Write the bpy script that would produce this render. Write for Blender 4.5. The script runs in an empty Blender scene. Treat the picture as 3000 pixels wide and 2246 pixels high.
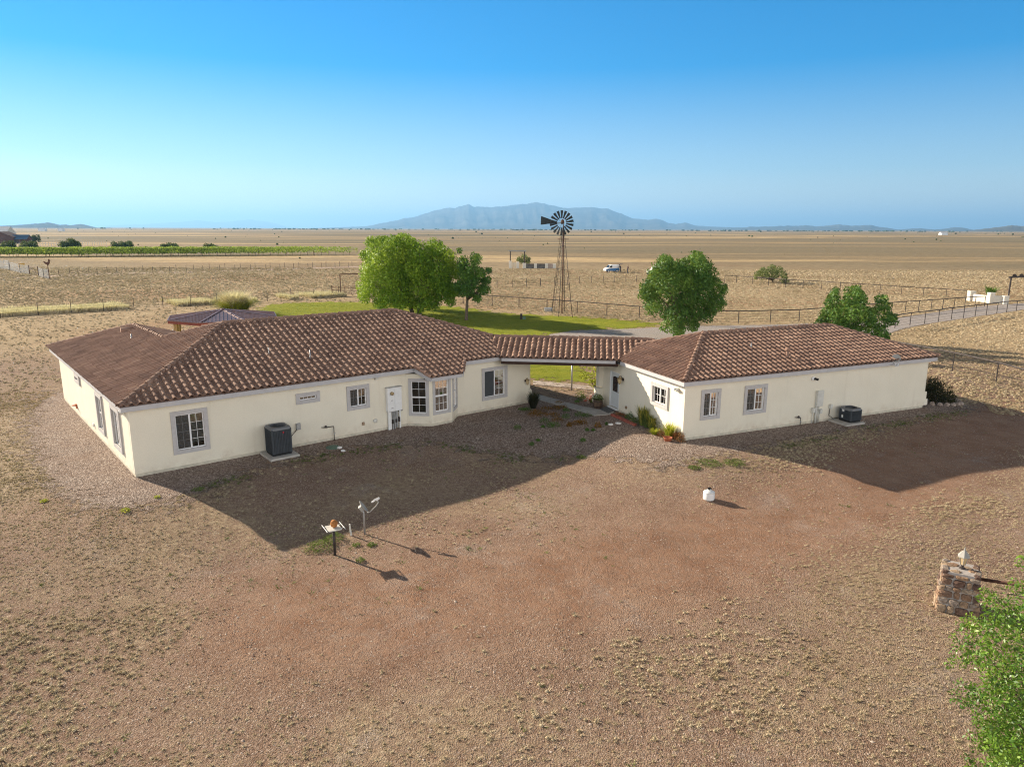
import bpy, bmesh, math
import numpy as np
from mathutils import Vector, Matrix

S = bpy.context.scene
COL = S.collection
RS = np.random.RandomState(7)
Z = np.array([0, 0, 1.0])

# ------------------------------------------------------------------ camera model
# the camera was solved from the two houses' right angles; G() turns a point of the
# 3000 x 2246 photograph into the place on the ground (or at height z) it shows
PW, PH, PF, HY, ROLL, CH = 3000.0, 2246.0, 2085.0, 670.0, math.radians(.22), 9.3
PIT = math.atan((PH / 2 - HY) / PF)
FWD = np.array([0, math.cos(PIT), -math.sin(PIT)])
_u0 = np.array([0, math.sin(PIT), math.cos(PIT)])
_r0 = np.array([1.0, 0, 0])
RT = math.cos(ROLL) * _r0 + math.sin(ROLL) * _u0
UP = -math.sin(ROLL) * _r0 + math.cos(ROLL) * _u0
CAM = np.array([0, 0, CH])

def ray(x, y):
    return FWD + RT * (x - PW / 2) / PF + UP * (PH / 2 - y) / PF

def G(x, y, z=0.0):
    d = ray(x, y)
    return CAM + d * ((z - CH) / d[2])

def at_dist(x, y, D):
    d = ray(x, y)
    return CAM + d * (D / math.hypot(d[0], d[1]))

def over(x, y, base):
    """height of the picture point (x, y) above the ground point base"""
    d = ray(x, y)
    return CH + d[2] * (math.hypot(base[0], base[1]) / math.hypot(d[0], d[1]))

def nrm(v):
    v = np.asarray(v, float)
    return v / np.linalg.norm(v)

def aff(q, X, a, c):
    M = np.array([[a[0], c[0]], [a[1], c[1]]])
    return np.linalg.solve(M, (np.asarray(q) - X)[:2])

cam = bpy.data.cameras.new("camera")
cam.sensor_width = 36.0
cam.lens = PF / PW * 36.0
cam.clip_start = .1
cam.clip_end = 200000
co = bpy.data.objects.new("camera", cam)
COL.objects.link(co)
m = Matrix(((RT[0], UP[0], -FWD[0], 0), (RT[1], UP[1], -FWD[1], 0), (RT[2], UP[2], -FWD[2], CH), (0, 0, 0, 1)))
co.matrix_world = m
S.camera = co

# ------------------------------------------------------------------ light
SUN_AZ, SUN_EL = math.radians(147.0), math.radians(21.5)     # azimuth counted from +X towards +Y
sd = Vector((math.cos(SUN_EL) * math.cos(SUN_AZ), math.cos(SUN_EL) * math.sin(SUN_AZ), math.sin(SUN_EL)))
sl = bpy.data.lights.new("sun", 'SUN')
sl.energy = 5.0
sl.angle = math.radians(.53)
sl.color = (1.0, .86, .68)
so = bpy.data.objects.new("sun", sl)
so.rotation_euler = sd.to_track_quat('Z', 'Y').to_euler()
so.location = (-60, 40, 60)
COL.objects.link(so)
W = bpy.data.worlds.new("World")
S.world = W
W.use_nodes = True
nt = W.node_tree
ZENITH, LOSAT, LOVAL, BACK, SKYG = .20, 2.9, 1.06, 2.3, .72
nt.nodes.clear()
sky = nt.nodes.new('ShaderNodeTexSky')
sky.sky_type = 'NISHITA'
sky.sun_disc = False
sky.sun_elevation = SUN_EL
sky.sun_rotation = math.pi / 2 - SUN_AZ
sky.altitude = 1500
sky.air_density = 1.0
sky.dust_density = .25
sky.ozone_density = 3.0
bg = nt.nodes.new('ShaderNodeBackground')
bg.inputs[1].default_value = .11
wo = nt.nodes.new('ShaderNodeOutputWorld')
gam = nt.nodes.new('ShaderNodeGamma'); gam.inputs[1].default_value = SKYG      # compressed sky range: less glare towards the sun
nt.links.new(sky.outputs[0], gam.inputs[0])
# clear saturated blue low in the sky; added unseen warm tint overhead neutralises shade
def hsv(sat, val, hue=.5, low=False):
    x = nt.nodes.new('ShaderNodeHueSaturation')
    x.inputs['Saturation'].default_value = sat
    x.inputs['Value'].default_value = val
    x.inputs['Hue'].default_value = hue
    nt.links.new((gam if low else sky).outputs[0], x.inputs['Color'])
    return x.outputs[0]
zenith_tint = nt.nodes.new('ShaderNodeMixRGB'); zenith_tint.blend_type = 'MULTIPLY'; zenith_tint.inputs[0].default_value = 1
nt.links.new(hsv(.45, ZENITH), zenith_tint.inputs[1]); zenith_tint.inputs[2].default_value = (1.22, 1.0, .78, 1)
tcw = nt.nodes.new('ShaderNodeTexCoord'); sx = nt.nodes.new('ShaderNodeSeparateXYZ'); mr = nt.nodes.new('ShaderNodeMapRange')
mr.interpolation_type = 'SMOOTHSTEP'
nt.links.new(tcw.outputs['Generated'], sx.inputs[0]); nt.links.new(sx.outputs['Z'], mr.inputs[0])
mr.inputs[1].default_value = .28; mr.inputs[2].default_value = .50
mxw = nt.nodes.new('ShaderNodeMixRGB')
nt.links.new(mr.outputs[0], mxw.inputs[0]); mlo = nt.nodes.new('ShaderNodeMixRGB'); mrl = nt.nodes.new('ShaderNodeMapRange'); mrl.inputs[1].default_value = .01; mrl.inputs[2].default_value = .20
nt.links.new(sx.outputs['Z'], mrl.inputs[0]); nt.links.new(mrl.outputs[0], mlo.inputs[0])
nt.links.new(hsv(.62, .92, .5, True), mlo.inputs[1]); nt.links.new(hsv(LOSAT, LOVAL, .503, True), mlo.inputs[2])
nt.links.new(mlo.outputs[0], mxw.inputs[1]); nt.links.new(zenith_tint.outputs[0], mxw.inputs[2])
# added unseen warm sky band behind the camera, to brighten the shaded front walls
back_fill = nt.nodes.new('ShaderNodeMixRGB'); back_fill.blend_type = 'MULTIPLY'; back_fill.inputs[0].default_value = 1
nt.links.new(hsv(.45, BACK), back_fill.inputs[1]); back_fill.inputs[2].default_value = (1.2, 1.0, .80, 1)
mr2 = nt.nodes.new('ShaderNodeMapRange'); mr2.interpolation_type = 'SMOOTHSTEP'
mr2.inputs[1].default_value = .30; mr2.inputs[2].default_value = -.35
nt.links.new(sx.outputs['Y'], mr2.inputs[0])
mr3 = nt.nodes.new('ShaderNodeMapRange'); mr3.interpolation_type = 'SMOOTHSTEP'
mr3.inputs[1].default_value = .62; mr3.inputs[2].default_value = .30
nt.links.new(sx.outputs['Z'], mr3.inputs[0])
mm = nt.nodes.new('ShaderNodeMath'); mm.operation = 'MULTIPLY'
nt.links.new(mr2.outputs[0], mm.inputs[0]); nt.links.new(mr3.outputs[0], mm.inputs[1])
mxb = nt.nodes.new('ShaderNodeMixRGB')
nt.links.new(mm.outputs[0], mxb.inputs[0]); nt.links.new(mxw.outputs[0], mxb.inputs[1]); nt.links.new(back_fill.outputs[0], mxb.inputs[2])
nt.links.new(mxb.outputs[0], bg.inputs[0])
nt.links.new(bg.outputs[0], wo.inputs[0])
S.view_settings.view_transform = 'Standard'
S.view_settings.look = 'None'
S.view_settings.exposure = 1.18
S.view_settings.gamma = 1
S.render.engine = 'CYCLES'
S.cycles.max_bounces = 6
S.cycles.diffuse_bounces = 3
S.cycles.glossy_bounces = 3
S.cycles.transmission_bounces = 4
S.cycles.transparent_max_bounces = 8
S.cycles.volume_bounces = 0
S.cycles.use_denoising = True
S.cycles.denoiser = 'OPENIMAGEDENOISE'
S.cycles.denoising_input_passes = 'RGB_ALBEDO_NORMAL'
S.cycles.denoising_prefilter = 'NONE'
S.cycles.filter_width = 1.1
S.cycles.sample_clamp_indirect = 6

# ------------------------------------------------------------------ materials
class N:
    """tiny node helper"""
    def __init__(s, name):
        s.m = bpy.data.materials.new(name)
        s.m.use_nodes = True
        s.t = s.m.node_tree
        s.b = s.t.nodes['Principled BSDF']
        s.o = s.t.nodes['Material Output']
    def n(s, ty, **kw):
        x = s.t.nodes.new('ShaderNode' + ty)
        for k, v in kw.items():
            if k in x.inputs.keys():
                x.inputs[k].default_value = v
            else:
                setattr(x, k, v)
        return x
    def l(s, a, b):
        s.t.links.new(a, b)
    def co(s):
        if not hasattr(s, '_c'):
            s._c = s.n('TexCoord').outputs['Object']
        return s._c
    def noise(s, scale, detail=4, rough=.55, dist=0, stretch=None):
        x = s.n('TexNoise')
        x.inputs['Scale'].default_value = scale
        x.inputs['Detail'].default_value = detail
        x.inputs['Roughness'].default_value = rough
        x.inputs['Distortion'].default_value = dist
        c = s.co()
        if stretch:
            mp = s.n('Mapping')
            mp.inputs['Scale'].default_value = stretch
            s.l(c, mp.inputs[0])
            c = mp.outputs[0]
        s.l(c, x.inputs['Vector'])
        return x.outputs['Fac']
    def voro(s, scale, out='Color'):
        x = s.n('TexVoronoi')
        x.inputs['Scale'].default_value = scale
        s.l(s.co(), x.inputs['Vector'])
        return x.outputs[out]
    def ramp(s, fac, stops):
        x = s.n('ValToRGB')
        e = x.color_ramp.elements
        while len(e) < len(stops):
            e.new(.5)
        for i, (p, c) in enumerate(stops):
            e[i].position = p
            e[i].color = (*c, 1) if len(c) == 3 else c
        s.l(fac, x.inputs[0])
        return x.outputs[0]
    def rng(s, fac, a, b, c=0, d=1):
        x = s.n('MapRange')
        for i, v in enumerate((a, b, c, d)):
            x.inputs[i + 1].default_value = v
        s.l(fac, x.inputs[0])
        return x.outputs[0]
    def math(s, op, a, b=None):
        x = s.n('Math', operation=op)
        for i, v in enumerate((a, b)):
            if v is None:
                continue
            if isinstance(v, (int, float)):
                x.inputs[i].default_value = v
            else:
                s.l(v, x.inputs[i])
        return x.outputs[0]
    def mix(s, f, a, b, mode='MIX'):
        x = s.n('MixRGB', blend_type=mode)
        for i, v in enumerate((f, a, b)):
            if isinstance(v, (int, float)):
                x.inputs[i].default_value = v
            elif isinstance(v, tuple):
                x.inputs[i].default_value = (*v, 1)
            else:
                s.l(v, x.inputs[i])
        return x.outputs[0]
    def attr(s, name):
        x = s.n('Attribute')
        x.attribute_name = name
        return x.outputs['Fac']
    def bump(s, h, strength, dist):
        x = s.n('Bump')
        x.inputs['Strength'].default_value = strength
        x.inputs['Distance'].default_value = dist
        s.l(h, x.inputs['Height'])
        s.l(x.outputs[0], s.b.inputs['Normal'])
    def alpha(s, fac):
        tr = s.n('BsdfTransparent')
        mx = s.n('MixShader')
        s.l(fac, mx.inputs[0])
        s.l(tr.outputs[0], mx.inputs[1])
        s.l(s.b.outputs[0], mx.inputs[2])
        s.l(mx.outputs[0], s.o.inputs[0])

def plain(name, c, rough=.8, metal=0.0, var=.18, scale=6.0, bump=0.0, bscale=40, spec=.3):
    q = N(name)
    f = q.noise(scale, 5)
    lo = tuple(v * (1 - var) for v in c)
    hi = tuple(min(1, v * (1 + var)) for v in c)
    q.l(q.ramp(f, [(.3, lo), (.7, hi)]), q.b.inputs['Base Color'])
    q.b.inputs['Roughness'].default_value = rough
    q.b.inputs['Metallic'].default_value = metal
    q.b.inputs['Specular IOR Level'].default_value = spec
    if bump:
        q.bump(q.noise(bscale, 3), bump, .02)
    return q.m

def tinted(name, c0, c1, rough=.8, trans=0.0, spec=.2, mid=None):
    """colour by the per-piece attribute 'tint' (0..1)"""
    q = N(name)
    st = [(0, c0), (1, c1)] if mid is None else [(0, c0), (.5, mid), (1, c1)]
    c = q.ramp(q.attr('tint'), st)
    q.l(c, q.b.inputs['Base Color'])
    q.b.inputs['Roughness'].default_value = rough
    q.b.inputs['Specular IOR Level'].default_value = spec
    if trans:
        t = q.n('BsdfTranslucent')
        q.l(q.mix(.5, c, (.42, .5, .08), 'MIX'), t.inputs[0])
        mx = q.n('MixShader')
        mx.inputs[0].default_value = trans
        q.l(q.b.outputs[0], mx.inputs[1])
        q.l(t.outputs[0], mx.inputs[2])
        q.l(mx.outputs[0], q.o.inputs[0])
    return q.m

M = {}
# stucco: fine sprayed texture, faint weathering
q = N("stucco")
f = q.mix(.5, q.ramp(q.noise(.8, 5), [(.3, (.76, .705, .575)), (.7, (.86, .80, .665))]), q.ramp(q.noise(55, 2), [(.3, (.70, .65, .53)), (.7, (.90, .84, .70))]))
sz = q.n('SeparateXYZ'); q.l(q.n('NewGeometry').outputs['Position'], sz.inputs[0])
dirt_ = q.math('MULTIPLY', q.rng(sz.outputs['Z'], .55, .08), q.rng(q.noise(2.2, 6, .7), .42, .75))
f = q.mix(q.math('MULTIPLY', dirt_, .75), f, (.50, .38, .27))
str_ = q.rng(q.noise(2.6, 5, .6, 0, (1, 1, .12)), .56, .80)
f = q.mix(q.math('MULTIPLY', str_, .24), f, (.55, .47, .36))
q.l(f, q.b.inputs['Base Color'])
q.b.inputs['Roughness'].default_value = .92
q.b.inputs['Specular IOR Level'].default_value = .15
q.bump(q.noise(70, 3), .5, .012)
M['stucco'] = q.m
M['footing'] = plain("footing stucco", (.60, .55, .44), .95, var=.2, scale=5, bump=.4, bscale=60)
M['trim'] = plain("grey trim", (.50, .48, .475), .85, var=.08, scale=9, bump=.3, bscale=90)
M['fascia'] = plain("fascia paint", (.50, .49, .50), .6, var=.07, scale=4)
M['vinyl'] = plain("white vinyl", (.80, .80, .80), .4, var=.03)
M['white'] = plain("white paint", (.78, .78, .77), .5, var=.06)
M['offwhite'] = plain("offwhite paint", (.62, .61, .56), .6, var=.1)
M['blind'] = plain("blind slats", (.55, .54, .50), .6, var=.06)
M['blindwhite'] = plain("white blind slats", (.80, .82, .82), .6, var=.04)
M['screen'] = plain("insect screen", (.06, .065, .07), .9, var=.2, scale=2)
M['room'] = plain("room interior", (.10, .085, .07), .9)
M['beam'] = plain("dark stained beam", (.045, .022, .014), .7, var=.3, scale=3)
M['steel'] = plain("galvanised steel", (.40, .41, .42), .45, .6, var=.2)
M['darksteel'] = plain("dark steel", (.055, .045, .042), .6, .3, var=.4, scale=4)
M['rust'] = plain("rusty pipe", (.11, .055, .038), .8, .1, var=.45, scale=5, bump=.2)
M['acdark'] = plain("condenser paint", (.060, .068, .078), .55, .2, var=.15)
M['actop'] = plain("condenser top", (.16, .165, .175), .5, .2, var=.1)
M['black'] = plain("black plastic", (.012, .012, .013), .5, var=.2)
M['concrete'] = plain("concrete", (.46, .43, .39), .9, var=.16, scale=4, bump=.3)
M['dishgrey'] = plain("dish grey", (.36, .35, .32), .55, var=.08)
M['wood'] = plain("weathered wood", (.30, .21, .13), .85, var=.3, scale=6)
M['pinewood'] = plain("pine post", (.42, .27, .12), .8, var=.25, scale=6)
M['redtrim'] = plain("red brown trim", (.22, .055, .035), .6, var=.2)
M['bark'] = plain("bark", (.13, .10, .075), .95, var=.4, scale=7, bump=.6, bscale=30)
M['mill'] = plain("mill blade metal", (.035, .043, .05), .75, 0, var=.35, scale=3)
M['gatewhite'] = plain("gate stucco", (.66, .62, .54), .9, var=.08)
M['yellow'] = plain("yellow box paint", (.72, .45, .10), .7, var=.12)
M['terracotta'] = plain("terracotta", (.38, .12, .06), .85, var=.25)
M['brickred'] = plain("red brick edging", (.33, .10, .07), .9, var=.35, scale=9)
M['pot'] = plain("barrel planter", (.12, .075, .05), .8, var=.35, scale=8)
M['blueroof'] = plain("blue metal roof", (.07, .14, .24), .5, .2, var=.15, scale=.3)
M['barnred'] = plain("dark barn wall", (.11, .065, .06), .85, var=.25, scale=.5)
M['vanblue'] = plain("van blue", (.04, .16, .36), .3, var=.06)
M['carglass'] = plain("car glass", (.02, .025, .03), .1, var=.1, spec=.6)
M['tyre'] = plain("tyre rubber", (.02, .02, .02), .85, var=.2)
M['hub'] = plain("wheel metal", (.5, .5, .5), .4, .6)
M['skin'] = plain("skin", (.42, .25, .17), .6, var=.1)
M['cloth'] = plain("navy clothes", (.03, .035, .055), .9, var=.2)
M['hair'] = plain("dark hair", (.02, .015, .01), .7)
M['brass'] = plain("weathered brass", (.40, .30, .16), .5, .5, var=.25, scale=12)
M['lampglass'] = plain("frosted lamp glass", (.55, .42, .24), .25, var=.12, spec=.5)
M['doorpaint'] = plain("pale door paint", (.62, .64, .64), .5, var=.03)
M['doorglass'] = plain("leaded door glass", (.05, .035, .03), .15, var=.5, scale=14, spec=.6)
M['mat'] = plain("grey door mat", (.13, .13, .13), .95, var=.3, scale=20)
M['barnwhite'] = plain("far white wall", (.8, .8, .8), .8)
M['utilgreen'] = plain("valve box green", (.12, .19, .14), .8, var=.2)
M['badge'] = plain("red badge", (.5, .02, .04), .4)

q = N("window glass")
gl = q.n('BsdfGlossy', Roughness=.03)
gl.inputs[0].default_value = (.95, .9, .82, 1)
tr = q.n('BsdfTransparent')
tr.inputs[0].default_value = (.78, .80, .80, 1)
fr = q.n('Fresnel', IOR=1.9)
mx = q.n('MixShader')
q.l(fr.outputs[0], mx.inputs[0])
q.l(tr.outputs[0], mx.inputs[1])
q.l(gl.outputs[0], mx.inputs[2])
q.l(mx.outputs[0], q.o.inputs[0])
M['glass'] = q.m

# concrete S tiles: per-tile tint, weathered blotches
q = N("roof tile")
c = q.ramp(q.attr('tint'), [(0, (.25, .155, .118)), (.5, (.325, .21, .158)), (1, (.41, .275, .208))])
bl = q.ramp(q.noise(1.3, 6, .65), [(.32, (.72, .70, .72)), (.62, (1.08, 1.05, 1.02))])
c = q.mix(1.0, c, bl, 'MULTIPLY')
sp = q.rng(q.noise(22, 3), .62, .74)
c = q.mix(q.math('MULTIPLY', sp, .35), c, (.42, .33, .28))
q.l(c, q.b.inputs['Base Color'])
q.b.inputs['Roughness'].default_value = .88
q.b.inputs['Specular IOR Level'].default_value = .25
q.bump(q.noise(60, 3), .25, .01)
M['tile'] = q.m

# stone pillar: irregular warm field stone in pale mortar
q = N("field stone")
c = q.ramp(q.attr('tint'), [(0, (.10, .06, .05)), (.25, (.20, .13, .09)), (.5, (.31, .205, .13)), (.75, (.36, .285, .20)), (1, (.29, .25, .22))])
c = q.mix(1.0, c, q.ramp(q.noise(14, 5), [(.3, (.55, .5, .48)), (.7, (1.3, 1.25, 1.2))]), 'MULTIPLY')
q.l(c, q.b.inputs['Base Color'])
q.b.inputs['Roughness'].default_value = .9
q.bump(q.noise(30, 4), .7, .03)
M['stone'] = q.m
M['mortar'] = plain("pale mortar", (.42, .38, .35), .95, var=.2, scale=10, bump=.5, bscale=40)
M['rock'] = plain("garden rock", (.38, .30, .25), .9, var=.4, scale=7, bump=.4)
M['whiterock'] = plain("white rock", (.75, .73, .70), .9, var=.1)
M['darkstone'] = plain("dark rubble wall", (.12, .11, .10), .95, var=.5, scale=1.2)
M['orangerock'] = plain("orange stone", (.40, .17, .055), .9, var=.4, scale=14, bump=.8, bscale=25)

M['leaf_bright'] = tinted("bright green leaves", (.085, .19, .012), (.36, .48, .045), .55, .30, .25, (.175, .31, .022))
M['leaf_dark'] = tinted("dark green leaves", (.025, .085, .016), (.14, .26, .04), .55, .22, .25, (.065, .155, .026))
M['leaf_bush'] = tinted("bush leaves", (.035, .10, .012), (.21, .33, .04), .4, .24, .4, (.10, .215, .02))
M['leaf_vine'] = tinted("vine leaves", (.10, .19, .025), (.40, .50, .08), .7, .3)
M['leaf_shade'] = tinted("evergreen leaves", (.016, .042, .018), (.055, .105, .035), .7, .15)
M['leaf_grey'] = tinted("mesquite leaves", (.07, .10, .035), (.19, .235, .085), .8, .2)
M['leaf_rust'] = tinted("dark shrub leaves", (.010, .013, .008), (.040, .036, .018), .7, .15)  # darkened: house shade over the round shrub is put into this colour
M['leaf_yellow'] = tinted("yellow green leaves", (.16, .22, .015), (.50, .48, .04), .6, .4)
M['straw'] = tinted("dry straw", (.30, .22, .13), (.72, .60, .42), .9, .12, .1)
M['pale_straw'] = tinted("pale straw", (.50, .40, .27), (.88, .78, .60), .9, .35, .1)
M['weed'] = tinted("green weeds", (.055, .105, .028), (.20, .25, .075), .8, .2, .1)
M['flower_o'] = tinted("orange flowers", (.05, .07, .02), (.42, .15, .015), .8, .2, .1, (.20, .09, .015))
M['flower_y'] = tinted("yellow flowers", (.06, .10, .03), (.62, .50, .10), .8, .2, .1, (.16, .20, .05))
M['flower_r'] = tinted("red flowers", (.09, .09, .04), (.50, .14, .06), .8, .2, .1, (.28, .13, .07))
M['lawnblade'] = tinted("lawn blades", (.15, .23, .018), (.46, .46, .05), .8, .25, .1)
M['pebble'] = tinted("pebbles", (.17, .10, .075), (.62, .52, .44), .9, 0, .2, (.36, .25, .185))

# ------------------------------------------------------------------ mesh helpers
ORG = {}
def tag(o, label=None, cat=None, group=None, kind=None):
    if label: o['label'] = label
    if cat: o['category'] = cat
    if group: o['group'] = group
    if kind: o['kind'] = kind
    return o

def thing(name, loc, label, cat, group=None):
    o = bpy.data.objects.new(name, None)
    o.empty_display_size = .2
    o.location = tuple(loc)
    COL.objects.link(o)
    ORG[o.name] = np.array(loc, float)
    return tag(o, label, cat, group)

def frame_axes(d):
    d = nrm(d)
    a = np.cross(d, Z)
    if np.linalg.norm(a) < 1e-3:
        a = np.array([1.0, 0, 0])
    a = nrm(a)
    return a, np.cross(a, d)

class MB:
    def __init__(s):
        s.v, s.f, s.t = [], [], []
    def add(s, vs, fs, tint=.5):
        k = len(s.v)
        s.v += [np.asarray(p, float) for p in vs]
        s.f += [tuple(i + k for i in f) for f in fs]
        s.t += [tint] * len(vs)
        return s
    def box(s, c, size, ax=None, tint=.5):
        """c = centre, size along the three axes ax (rows)"""
        ax = np.eye(3) if ax is None else np.asarray(ax, float)
        h = np.asarray(size, float) / 2
        vs = [np.asarray(c, float) + ax[0] * h[0] * i + ax[1] * h[1] * j + ax[2] * h[2] * k for k in (-1, 1) for j in (-1, 1) for i in (-1, 1)]
        return s.add(vs, [(0, 2, 3, 1), (4, 5, 7, 6), (0, 1, 5, 4), (2, 6, 7, 3), (0, 4, 6, 2), (1, 3, 7, 5)], tint)
    def beam(s, a, b, w, h=None, up=Z, tint=.5):
        a = np.asarray(a, float); b = np.asarray(b, float)
        d = nrm(b - a)
        x = np.cross(d, up)
        x = nrm(x) if np.linalg.norm(x) > 1e-4 else np.array([1.0, 0, 0])
        y = np.cross(x, d)
        return s.box((a + b) / 2, (np.linalg.norm(b - a), w, h or w), (d, x, y), tint)
    def tube(s, pts, r, n=8, cap=True, tint=.5):
        pts = [np.asarray(p, float) for p in pts]
        rs = r if isinstance(r, (list, tuple)) else [r] * len(pts)
        vs, fs = [], []
        a = None
        for i, p in enumerate(pts):
            d = nrm((pts[min(i + 1, len(pts) - 1)] - pts[max(i - 1, 0)]))
            if a is None:
                a, b = frame_axes(d)
            else:
                a = a - d * (a @ d)
                a = nrm(a)
                b = np.cross(a, d)
            for k in range(n):
                t = 2 * math.pi * k / n
                vs.append(p + rs[i] * (a * math.cos(t) + b * math.sin(t)))
        for i in range(len(pts) - 1):
            for k in range(n):
                k2 = (k + 1) % n
                fs.append((i * n + k, i * n + k2, (i + 1) * n + k2, (i + 1) * n + k))
        if cap:
            fs.append(tuple(range(n))[::-1])
            fs.append(tuple((len(pts) - 1) * n + k for k in range(n)))
        return s.add(vs, fs, tint)
    def lathe(s, c, prof, n=20, ax=None, tint=.5):
        ax = np.eye(3) if ax is None else np.asarray(ax, float)
        c = np.asarray(c, float)
        vs, fs = [], []
        for r, z in prof:
            for k in range(n):
                t = 2 * math.pi * k / n
                vs.append(c + ax[0] * r * math.cos(t) + ax[1] * r * math.sin(t) + ax[2] * z)
        for i in range(len(prof) - 1):
            for k in range(n):
                k2 = (k + 1) % n
                fs.append((i * n + k, i * n + k2, (i + 1) * n + k2, (i + 1) * n + k))
        fs.append(tuple(range(n))[::-1])
        fs.append(tuple((len(prof) - 1) * n + k for k in range(n)))
        return s.add(vs, fs, tint)
    def prism(s, poly, z0, z1, tint=.5):
        n = len(poly)
        vs = [np.array([p[0], p[1], z0]) for p in poly] + [np.array([p[0], p[1], z1]) for p in poly]
        fs = [tuple(range(n))[::-1], tuple(range(n, 2 * n))] + [(i, (i + 1) % n, n + (i + 1) % n, n + i) for i in range(n)]
        return s.add(vs, fs, tint)
    def extrude(s, poly, vec, tint=.5):
        n = len(poly)
        vs = [np.asarray(p, float) for p in poly] + [np.asarray(p, float) + vec for p in poly]
        fs = [tuple(range(n))[::-1], tuple(range(n, 2 * n))] + [(i, (i + 1) % n, n + (i + 1) % n, n + i) for i in range(n)]
        return s.add(vs, fs, tint)
    def blob(s, c, r, seed=0, rough=.25, n=(8, 6), tint=.5):
        rs = np.random.RandomState(seed)
        r = np.asarray(r, float) * np.ones(3)
        nu, nv = n
        vs = [np.asarray(c, float) + np.array([0, 0, -r[2]])]
        for j in range(1, nv):
            th = math.pi * j / nv
            for i in range(nu):
                ph = 2 * math.pi * (i + .5 * (j % 2)) / nu
                k = 1 + rough * (rs.rand() - .5) * 2
                vs.append(np.asarray(c, float) + r * k * np.array([math.sin(th) * math.cos(ph), math.sin(th) * math.sin(ph), -math.cos(th)]))
        vs.append(np.asarray(c, float) + np.array([0, 0, r[2]]))
        fs = []
        for i in range(nu):
            fs.append((0, 1 + (i + 1) % nu, 1 + i))
            fs.append((len(vs) - 1, 1 + (nv - 2) * nu + i, 1 + (nv - 2) * nu + (i + 1) % nu))
        for j in range(nv - 2):
            for i in range(nu):
                a = 1 + j * nu + i; b = 1 + j * nu + (i + 1) % nu
                fs.append((a, b, b + nu, a + nu))
        return s.add(vs, fs, tint)
    def build(s, name, mat, parent=None, origin=None, label=None, cat=None, group=None, kind=None, smooth=False, bevel=0):
        org = ORG[parent.name] if parent is not None else (np.zeros(3) if origin is None else np.asarray(origin, float))
        return make(name, np.array(s.v), s.f, mat, parent, org, label, cat, group, kind, np.array(s.t, dtype=np.float32), smooth, bevel)

def make(name, v, f, mat, parent=None, org=None, label=None, cat=None, group=None, kind=None, tint=None, smooth=False, bevel=0):
    org = np.zeros(3) if org is None else org
    me = bpy.data.meshes.new(name)
    v = np.asarray(v, float).reshape(-1, 3) - org
    if isinstance(f, np.ndarray):
        nf, k = f.shape
        me.vertices.add(len(v)); me.loops.add(nf * k); me.polygons.add(nf)
        me.vertices.foreach_set('co', v.astype(np.float32).ravel())
        me.loops.foreach_set('vertex_index', f.astype(np.int32).ravel())
        me.polygons.foreach_set('loop_start', np.arange(0, nf * k, k, dtype=np.int32))
        me.polygons.foreach_set('loop_total', np.full(nf, k, dtype=np.int32))
        me.update(calc_edges=True)
    else:
        me.from_pydata([tuple(p) for p in v], [], f)
        me.update()
    if tint is not None:
        a = me.attributes.new('tint', 'FLOAT', 'POINT')
        a.data.foreach_set('value', np.asarray(tint, np.float32))
    if smooth:
        me.polygons.foreach_set('use_smooth', np.ones(len(me.polygons), dtype=bool))
    for mm in (mat if isinstance(mat, (list, tuple)) else [mat]):
        me.materials.append(mm)
    o = bpy.data.objects.new(name, me)
    COL.objects.link(o)
    if parent is not None:
        o.parent = parent
    else:
        o.location = tuple(org)
    ORG[o.name] = org
    if bevel:
        b = o.modifiers.new('bevel', 'BEVEL')
        b.width = bevel; b.segments = 2; b.limit_method = 'ANGLE'
    return tag(o, label, cat, group, kind)

def vnoise(x, y, seed=0):
    """smooth value noise, vectorised"""
    xi = np.floor(x).astype(np.int64); yi = np.floor(y).astype(np.int64)
    fx = x - xi; fy = y - yi
    fx = fx * fx * (3 - 2 * fx); fy = fy * fy * (3 - 2 * fy)
    def h(a, b):
        n = (a * 374761393 + b * 668265263 + seed * 982451653) & 0x7fffffff
        n = ((n ^ (n >> 13)) * 1274126177) & 0x7fffffff
        return ((n ^ (n >> 16)) & 0xffff) / 65535.0
    return (h(xi, yi) * (1 - fx) + h(xi + 1, yi) * fx) * (1 - fy) + (h(xi, yi + 1) * (1 - fx) + h(xi + 1, yi + 1) * fx) * fy

def fbm(x, y, seed=0, o=4):
    s = 0; a = .5
    for i in range(o):
        s = s + a * vnoise(x, y, seed + i * 17); x = x * 2.03; y = y * 2.03; a *= .5
    return s / (1 - .5 ** o)

def sdist(px, py, poly):
    """signed distance to a polygon, positive inside"""
    poly = np.asarray(poly, float)
    d = np.full(px.shape, 1e18); ins = np.zeros(px.shape, bool)
    n = len(poly)
    for i in range(n):
        x0, y0 = poly[i][:2]; x1, y1 = poly[(i + 1) % n][:2]
        ex, ey = x1 - x0, y1 - y0
        t = np.clip(((px - x0) * ex + (py - y0) * ey) / (ex * ex + ey * ey + 1e-12), 0, 1)
        d = np.minimum(d, (px - x0 - t * ex) ** 2 + (py - y0 - t * ey) ** 2)
        c = ((y0 > py) != (y1 > py)) & (px < ex * (py - y0) / (ey + 1e-12) + x0)
        ins ^= c
    d = np.sqrt(d)
    return np.where(ins, d, -d)

def ldist(px, py, pts):
    pts = np.asarray(pts, float)
    d = np.full(px.shape, 1e18)
    for i in range(len(pts) - 1):
        x0, y0 = pts[i][:2]; x1, y1 = pts[i + 1][:2]
        ex, ey = x1 - x0, y1 - y0
        t = np.clip(((px - x0) * ex + (py - y0) * ey) / (ex * ex + ey * ey + 1e-12), 0, 1)
        d = np.minimum(d, (px - x0 - t * ex) ** 2 + (py - y0 - t * ey) ** 2)
    return np.sqrt(d)

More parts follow.
